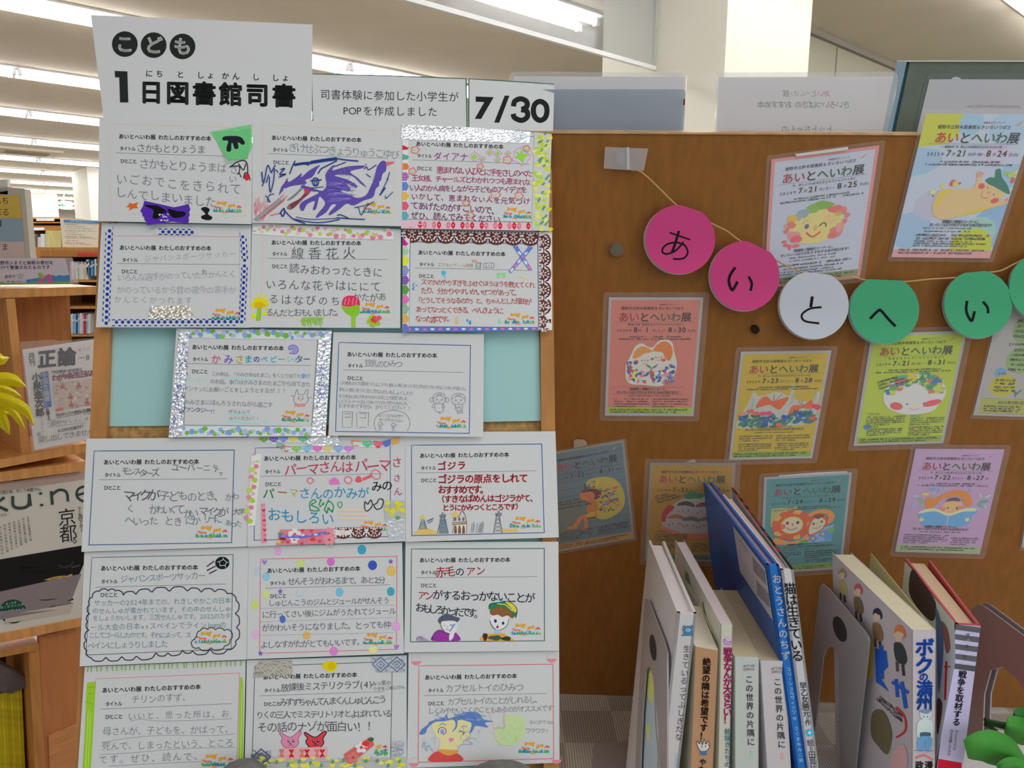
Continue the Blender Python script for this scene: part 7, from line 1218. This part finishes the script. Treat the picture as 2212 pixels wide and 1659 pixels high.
# 1 white picture book
t, S1, C1 = book('white picture book with a blue bear on the spine, leftmost on the table', (1463.5, 1324), (1505, 1325.5), (1401, 1167), .27, 1427, (232, 230, 232), (236, 230, 230), d=(1436, 1169)); C0 = C1
k = Ink(Z3(S1), .0001, K2); 
for x, y, r in ((560, 970, 18), (640, 965, 18), (600, 995, 44)): k.ell(x, y, r, r*.86, (70, 110, 140))
k.fill([(560, 1025), (640, 1025), (650, 1060), (600, 1058), (530, 1062), (545, 1045)], (70, 110, 140)); k.ell(600, 1000, 26, 18, (140, 170, 190)); k.ell(598, 998, 7, 6, (30, 40, 60)); k.line([(545, 990), (560, 1020)], 18, (70, 110, 140)); k.line([(652, 1010), (640, 1025)], 18, (70, 110, 140)); k.build('bear_emblem', t)
k = Ink(Z5(S1), .0001, K2); k.vtext('生きているってふしぎだな', 628, -35, 530, 1010, 84, (44, 44, 48), -.006, .05, ax=(1, .02)); k.vtext('ジュニア', 515, 1140, 505, 1300, 46, (100, 150, 180)); k.build('spine_title', t)
k = Ink(Z3(C1), .0001, K2); k.vtext('生きているってふしぎだな', 190, 400, 425, 1110, 68, (50, 48, 50), -.004, .05, squash=.4, ax=(.8, 1.9)); k.build('cover_title', t)
k = Ink(lambda u, v, h: C1(u, v, h + .0004), .0001, K2); k.fill([(1396, 1440), (1405, 1438), (1412, 1470), (1416, 1560), (1420, 1659), (1384, 1659), (1392, 1520)], (150, 166, 176)); k.fill([(1398, 1448), (1406, 1446), (1413, 1480), (1408, 1520), (1398, 1500)], (170, 180, 110)); k.fill([(1398, 1560), (1405, 1570), (1402, 1600), (1396, 1580)], (166, 176, 116)); k.fill([(1425, 1500), (1440, 1560), (1436, 1659), (1424, 1659)], (190, 170, 160)); k.build('cover_picture', t)
# 2 salmon paperback
t, S1, C1 = book('salmon-spined paperback with a hand character, second from the left', (1501.5, 1397), (1552, 1406), (1466, 1300), .188, 1491, (226, 222, 200), (232, 226, 206), False, spine=(226, 176, 134))
k = Ink(Z5(S1), .0001, K2); k.vtext('絶望の隣は希望です！', 840, 105, 800, 1000, 92, (56, 38, 34), .024, ax=(1, .04)); k.vtext('やなせ', 800, 1200, 770, 1440, 80, (50, 36, 34), .02); k.build('spine_title', t); k = Ink(Z5(S1), .0002, K2)
k.fill([(725, 1010), (760, 1040), (770, 1000), (790, 1050), (815, 990), (825, 1045), (860, 1010), (858, 1060), (875, 1060), (840, 1110), (780, 1120), (745, 1080)], (206, 196, 190)); k.curve([(725, 1010), (760, 1040), (770, 1000), (790, 1050), (815, 990), (825, 1045), (860, 1010), (858, 1060), (875, 1060), (840, 1110), (780, 1120), (745, 1080)], 6, (80, 60, 56), True); k.ell(785, 1070, 6, 7, (50, 40, 40)); k.ell(825, 1066, 6, 7, (50, 40, 40)); k.poly([(770, 1120), (830, 1115), (840, 1165), (765, 1160)], (70, 110, 150)); k.build('hand_character', t)
# 3 white with pink lettering
t, S1, C1 = book('white book with pink title lettering and a small ring emblem, third from the left', (1557.5, 1349), (1583, 1350), (1458.5, 1166), .27, 1551, (232, 230, 216), (236, 226, 232), False)
k = Ink(Z5(S1), .0001, K2); k.vtext('戦争なんか大きらい！', 1068, 0, 1062, 820, 100, (170, 50, 110), .03, .05, ax=(1, .02)); k.vtext('絵描きたちの', 1066, 870, 1066, 1300, 72, (84, 130, 140), .014, ax=(1, .02)); k.build('spine_title', t)
k = Ink(Z3(S1), .0001, K2); k.ell(1005, 1118, 42, 42, (206, 150, 190)); k.curve([(975, 1095), (1010, 1130), (1035, 1115), (1030, 1145), (990, 1145), (968, 1120)], 7, (90, 90, 150), True); k.build('ring_emblem', t)
k = Ink(Z3(C1), .0001, K2); k.poly([(565, 390), (600, 430), (622, 548), (572, 480)], (110, 108, 90)); k.line([(745, 715), (775, 860)], 9, (90, 90, 70)); k.line([(760, 800), (770, 850)], 18, (100, 100, 80)); k.curve([(590, 530), (700, 720), (850, 1030)], 16, (206, 200, 150)); k.blob(690, 680, 14, 26, (206, 176, 160)); k.build('cover_picture', t)
# 4, 5 two comics
for lab, a, b, c, la, cv, ed, x, dx, sm, cm_ in (('white comic with pale green lettering at the foot of its spine, left of two alike', (1586.7, 1418), (1640, 1420), (1515, 1269), 1587, (222, 228, 224), (218, 204, 170), 1300, 20, '後編', (140, 190, 150)), ('white comic with pale pink lettering at the foot of its spine, right of two alike', (1641.5, 1427), (1695.5, 1428), (1556, 1270), 1656, (228, 222, 226), (218, 202, 166), 1605, 50, '前編', (220, 150, 150))):
    t, S1, C1 = book(lab, a, b, c, .21, la, cv, ed, False)
    k = Ink(Z5(S1), .0001, K2); y = 0 if x == 1300 else 28; k.text('ACTION', x-65, 195 + y, x+58, 190 + y, 36, (70, 70, 74)); k.text('COMICS', x-65, 232 + y, x+58, 228 + y, 36, (70, 70, 74)); k.vtext('この世界の片隅に', x-2, 292 + y, x + dx, 1068 + y, 88, (52, 52, 60), .006, ax=(1, .02)); k.vtext(sm, x + dx + 2, 1105 + y, x + dx + 6, 1190 + y, 44, cm_); k.build('spine_title', t)
# 6 tall blue
t, S1, C1 = book('tall blue picture book with white spine lettering and a barcode panel', (1655.7, 1220), (1683.5, 1221.5), (1508, 1026), .36, 1718, (44, 104, 200), (206, 190, 196), True, spine=(40, 130, 224), yf=.642)
k = Ink(Z6(S1), .0001, K2); k.vtext('おとうさんのちず', 588, 568, 646, 1060, 54, (190, 206, 226), .016, ax=(1, .02)); k.vtext('ユリ・シュルヴィッツ', 658, 1092, 690, 1358, 27, (150, 190, 226), ax=(1, .02)); k.vtext('作', 690, 1370, 694, 1395, 22, (150, 190, 226)); k.vtext('さくまゆみこ訳', 700, 1422, 730, 1630, 25, (150, 190, 226), ax=(1, .02)); k.build('spine_title', t)
k = Ink(Z4(C1), .0001, K2); k.poly([(428, 512), (690, 860), (752, 1284), (484, 886)], (156, 152, 158)); 
for i in range(9): x = 588 + i*11.5; k.poly([(x, 762 + i*14), (x+6, 770 + i*14), (x+14, 890 + i*13), (x+8, 882 + i*13)], (60, 56, 60)); x += 30; k.poly([(x, 950 + i*13), (x+6, 958 + i*13), (x+16, 1085 + i*12), (x+10, 1077 + i*12)], (60, 56, 60))
k.greek(470, 610, 560, 730, 16, (110, 108, 116)); k.greek(510, 690, 560, 760, 14, (110, 108, 116)); k.greek(490, 790, 590, 920, 16, (150, 90, 110)); k.greek(540, 880, 600, 970, 14, (120, 110, 116)); k.build('barcode_panel', t)
mb = MB()
# 7 white, black title
t, S1, C1 = book('tall white book with a large black title, right of the tall blue book', (1687, 1231), (1714, 1230), (1561, 1068), .35, 1743, (226, 226, 230), (226, 206, 200), True, d=(1584, 1054), yf=.642)
k = Ink(Z6(S1), .0001, K2); k.vtext('猫は生きている', 664, 622, 712, 1062, 70, (40, 38, 42), .012, ax=(1, -.02)); k.vtext('早乙女勝元', 738, 1178, 762, 1372, 42, (40, 38, 42), .006, ax=(1, -.02)); k.vtext('＝作', 764, 1372, 768, 1418, 36, (40, 38, 42)); k.vtext('絵＝田島征', 780, 1500, 800, 1668, 42, (50, 46, 44), ax=(1, -.02)); k.ell(776, 1461, 21, 21, (50, 160, 190)); k.ell(776, 1461, 9, 9, (170, 200, 214)); k.build('spine_title', t)
z = BK_S['A'].z; B7 = at_z(1714, 1230, z); D7 = at_z(1584, 1054, z); g = (D7-B7).normalized(); k = MB()
for i in range(18): k.obox(B7 + g*((D7-B7).length*i/18) - Vector((.0027, 0, -.0002)), (.0028, 0, 0), g*((D7-B7).length/18.2), (0, 0, .0003), mat(random.choice([(150, 30, 46), (60, 30, 36), (176, 44, 60), (90, 60, 56), (30, 26, 30)])))
k.build('cover_edge', t)
# 8 manga artist book
t, S1, C1 = book('thick white book with brush-blue title and drawn figures over its cover', (1971, 1361), (2022, 1361), (1798, 1193.5), .27, 1970.5, (226, 216, 222), (236, 228, 200), False, yf=.68); C8 = C1
k = Ink(Z7(S1), .0001, K2); B2 = (40, 84, 170); k.vtext('ボク', 858, 730, 852, 985, 138, B2, .035, ax=(1, 0)); k.vtext('の', 850, 975, 850, 1035, 70, B2, .03); k.vtext('満州', 856, 1040, 856, 1235, 120, B2, .034, ax=(1, 0)); k.build('spine_title', t); k = Ink(Z7(S1), .0001, K2)
k.ell(862, 1275, 42, 38, (170, 184, 200)); k.blob(862, 1252, 42, 16, (110, 124, 144)); k.ell(848, 1290, 4, 5, (60, 70, 90)); k.ell(876, 1290, 4, 5, (60, 70, 90)); k.fill([(815, 1320), (905, 1320), (915, 1420), (895, 1440), (830, 1440), (800, 1420)], (176, 192, 206)); k.fill([(825, 1405), (895, 1405), (890, 1440), (830, 1440)], (70, 90, 110)); k.fill([(812, 1440), (905, 1440), (895, 1535), (865, 1535), (860, 1460), (850, 1535), (808, 1530)], (100, 144, 186)); k.line([(780, 1532), (920, 1535)], 4, (80, 110, 150)); k.curve([(790, 1590), (850, 1568), (915, 1600)], 12, (206, 100, 110)); k.text('政漫', 785, 1640, 920, 1640, 62, (60, 50, 50), .03); k.build('spine_figure', t)
k = Ink(Z7(C1), .0001, K2)
for x, y, s_, c1, c2 in ((262, 265, .8, (150, 130, 90), (160, 150, 100)), (375, 380, .9, (170, 90, 90), (110, 90, 70)), (512, 560, 1.0, (50, 50, 70), (120, 96, 70)), (672, 690, 1.2, (190, 110, 70), (56, 60, 60))):
    k.fill([(x-26*s_, y), (x-20*s_, y-40*s_), (x+10*s_, y-48*s_), (x+36*s_, y-10*s_), (x+30*s_, y+30*s_)], c1); k.blob(x-2*s_, y+20*s_, 26*s_, 32*s_, (190, 166, 146)); k.fill([(x-30*s_, y+60*s_), (x+20*s_, y+70*s_), (x+46*s_, y+150*s_), (x+30*s_, y+190*s_), (x-20*s_, y+160*s_)], c2); k.line([(x-14*s_, y+170*s_), (x-10*s_, y+230*s_)], 16*s_, (80, 70, 70)); k.line([(x+20*s_, y+190*s_), (x+28*s_, y+255*s_)], 16*s_, (60, 56, 60))
k.poly([(500, 800), (580, 820), (590, 930), (530, 1000), (600, 1110), (505, 1040)], B2); k.line([(510, 900), (590, 930)], 22, B2); k.line([(545, 780), (550, 1020)], 24, B2); k.line([(690, 1040), (720, 1230)], 28, B2); k.line([(650, 1020), (660, 1150)], 24, B2); k.line([(620, 1040), (740, 1120)], 22, B2); k.greek(510, 1160, 690, 1320, 34, (70, 60, 66), .95); k.greek(530, 1150, 690, 1280, 30, (70, 60, 66), .95); k.curve([(650, 1220), (710, 1290), (715, 1390), (650, 1440)], 14, (180, 50, 56)); k.fill([(480, 1260), (560, 1250), (620, 1400), (590, 1560), (520, 1500), (470, 1420)], (100, 92, 70)); k.fill([(440, 740), (480, 760), (470, 1000), (440, 980)], (206, 160, 60)); k.fill([(620, 1560), (700, 1490), (735, 1600), (700, 1700), (620, 1700)], (190, 150, 150)); k.build('cover_picture', t)
z = BK_S['A'].z; q0 = at_z(2010, 1352, z); q1 = at_z(1881, 1194, z-.0); mb = MB(); mb.obox(q0 - Vector((0, 0, .26)), (q1-q0), Vector((.0006, 0, 0)), (0, 0, .26), mat((226, 220, 160), rough=.6)); mb.build('open_back_cover', t)
# 9 red-edged hardback
t, S1, C1 = book('hardback with red cover edges and a grey and white striped spine head, rightmost book', (2064.7, 1348), (2119, 1351), (1955.5, 1206), .25, 2025, (206, 90, 96), (226, 196, 166), True, d=(2011, 1211), yf=.68)
k = Ink(Z8(S1), .00008, K2); Q = (166, 160, 190)
k.poly([(572, 585), (756, 597), (616, 1700), (425, 1690)], Q)
for i in range(5): y = 612 + i*72; k.poly([(571 - i*9.4, y - 28), (757 - i*9.4, y - 4), (752 - i*9.4, y + 38), (566 - i*9.4, y + 12)], (84, 82, 88) if i != 4 else (74, 72, 78))
k.poly([(440, 1590), (615, 1620), (610, 1720), (425, 1720)], (176, 30, 50)); k.build('spine_ground', t); k = Ink(Z8(S1), .0004, K2)
for ch, x, y, c_ in (('世', 662, 664, (60, 58, 70)), ('の', 664, 706, (160, 160, 170)), ('中', 654, 748, (60, 58, 70)), ('へ', 652, 790, (160, 160, 170)), ('の', 638, 828, (60, 58, 70)), ('扉', 632, 872, (176, 176, 186))): k.text(ch, x-18, y, x+18, y+2, 32, c_)
k.vtext('戦争を取材する', 625, 930, 572, 1345, 62, (44, 40, 50), .022, ax=(1, .08)); k.vtext('子どもたちは', 578, 1375, 560, 1525, 27, (70, 64, 80)); k.vtext('何を体験したのか', 543, 1370, 518, 1570, 27, (70, 64, 80)); k.build('spine_title', t)
k = Ink(Z8(C1), .0001, K2); k.poly([(190, 110), (560, 570), (568, 860), (420, 1640), (160, 400)], (176, 184, 206)); k.fill([(245, 170), (330, 280), (420, 420), (400, 560), (300, 480), (220, 340)], (70, 56, 60)); k.fill([(420, 460), (460, 560), (480, 700), (470, 900), (440, 1100), (425, 700)], (84, 104, 160)); k.fill([(460, 560), (510, 620), (530, 760), (500, 800), (480, 700)], (130, 90, 96)); k.fill([(430, 1150), (470, 1180), (450, 1350), (430, 1400)], (90, 60, 60)); k.line([(500, 860), (490, 1150)], 16, (190, 40, 60)); k.line([(480, 900), (530, 900)], 10, (190, 40, 60)); k.build('cover_picture', t)
# ---------------------------------------------------------------- bookends
def bend(label, a, c, hb, P, hole=None, off=0.0, base=None, S=None):
    z = TZ + hb; A, C = at_z(*a, z), at_z(*c, z); S = S or pl(A, C, A - UP*hb); n = S.n
    fl = lambda p: Vector((p.x, p.y, max(p.z, TZ + .0005)))
    t = thing('bookend', label, 'bookend', fl(S(*P[-1])), 'grey metal bookends'); m = mat((186, 180, 182), rough=.4, metal=.25, name='bookend_metal')
    mb = MB(); mb.prism([fl(S(u, v, off)) for u, v in P], -n*.0016, m); mb.build('upright_plate', t)
    if hole: k = Ink(lambda x, y, h: S(x, y, off + h), .0002); k.ell(*hole[:4], (66, 62, 62), hole[4], 20); k.build('round_sticker', t)
    if base: mb = MB(); mb.prism([at_z(u, v, TZ + .0016) for u, v in base], (0, 0, -.0014), m); mb.build('base_plate', t)
    return t
bend('grey bookend with a foot plate against the leftmost white picture book', (1441, 1415), (1393, 1294), .20, [(1393, 1293), (1400, 1296), (1415, 1335), (1434, 1385), (1441, 1412), (1441, 1640), (1440, 1760), (1428, 1760), (1421, 1560), (1410, 1460), (1402, 1438), (1395, 1450), (1388, 1540), (1381, 1700), (1370, 1700), (1377, 1540)], (1410.5, 1399, 7, 29, -6), .004, [(1283, 1604), (1376, 1599), (1400, 1720), (1270, 1720)], C0)
bend('tall grey bookend with a dark round sticker between the two groups of books', (1866, 1364), (1776, 1261), .22, [(1771, 1266), (1776, 1261), (1790, 1272), (1866, 1362), (1874, 1374), (1877, 1386), (1875, 1410), (1858, 1560), (1838, 1760), (1806, 1760), (1812, 1560), (1812, 1430), (1807, 1405), (1796, 1396), (1785, 1402), (1778, 1420), (1760, 1580), (1738, 1545)], (1814, 1359, 13, 29, -18), .012, None, C8)
BR_ = [(2092, 1330), (2099, 1316), (2113, 1305), (2125, 1309), (2170, 1342), (2260, 1410), (2330, 1470), (2300, 1760), (2240, 1760), (2228, 1520), (2200, 1470), (2165, 1440), (2140, 1448), (2126, 1500), (2122, 1600), (2110, 1610), (2086, 1592)]
bend('pale grey bookend at the right edge, the nearer of two beside the green leaves', (2212, 1377), (2113, 1304), .22, BR_); bend('pale blue-grey bookend at the right edge, the farther of two beside the green leaves', (2230, 1378), (2131, 1303), .222, [(u + 14, v - 3) for u, v in BR_])
# ---------------------------------------------------------------- artificial leaves at the lower right
pb = thing('artificial_plant', 'green artificial leaves and stems lying on the cloth at the lower right corner', 'plant', at_z(2180, 1640, TZ)); SLf = YS(.66); ZL = wz(SLf, 1740, 1160, .30083, 0)
M_lf = mat((66, 150, 52), rough=.5, noise=(26, .15, (1, 1, 1)), name='leaf')
petal([(1150, 1525), (1290, 1500), (1430, 1545), (1600, 1640)], 118, pb, ZL, M_lf, 'leaf', .012); petal([(1436, 1352), (1500, 1370), (1580, 1420), (1680, 1500)], 90, pb, ZL, M_lf, 'leaf', .012, -.03); petal([(1490, 1270), (1570, 1290), (1660, 1340)], 60, pb, ZL, mat((50, 120, 44), rough=.5), 'leaf', .01, -.05); petal([(1380, 1670), (1500, 1640), (1680, 1720)], 60, pb, ZL, M_lf, 'leaf', .01, .01)
M_st = mat((40, 84, 40), rough=.6)
for P in ([(1288, 1312), (1370, 1335), (1480, 1352)], [(1292, 1330), (1400, 1360), (1540, 1400)], [(1290, 1345), (1350, 1380), (1400, 1425), (1480, 1480)]): mb = MB(); mb.tube([ZL(x, y, -.05) for x, y in spl(P, False, 4)], .0022, M_st, 7); mb.build('stem', pb, True)
mb = MB(); mb.prism([at_z(u, v, TZ + .003) for u, v in ((2090, 1604), (2136, 1574), (2240, 1590), (2240, 1720), (2050, 1720))], (0, 0, -.002), mat((226, 226, 230), rough=.8)); tag(mb.build('paper_sheet'), 'white paper sheet on the cloth under the green leaves', 'paper')
bpy.data.objects.remove(_go)
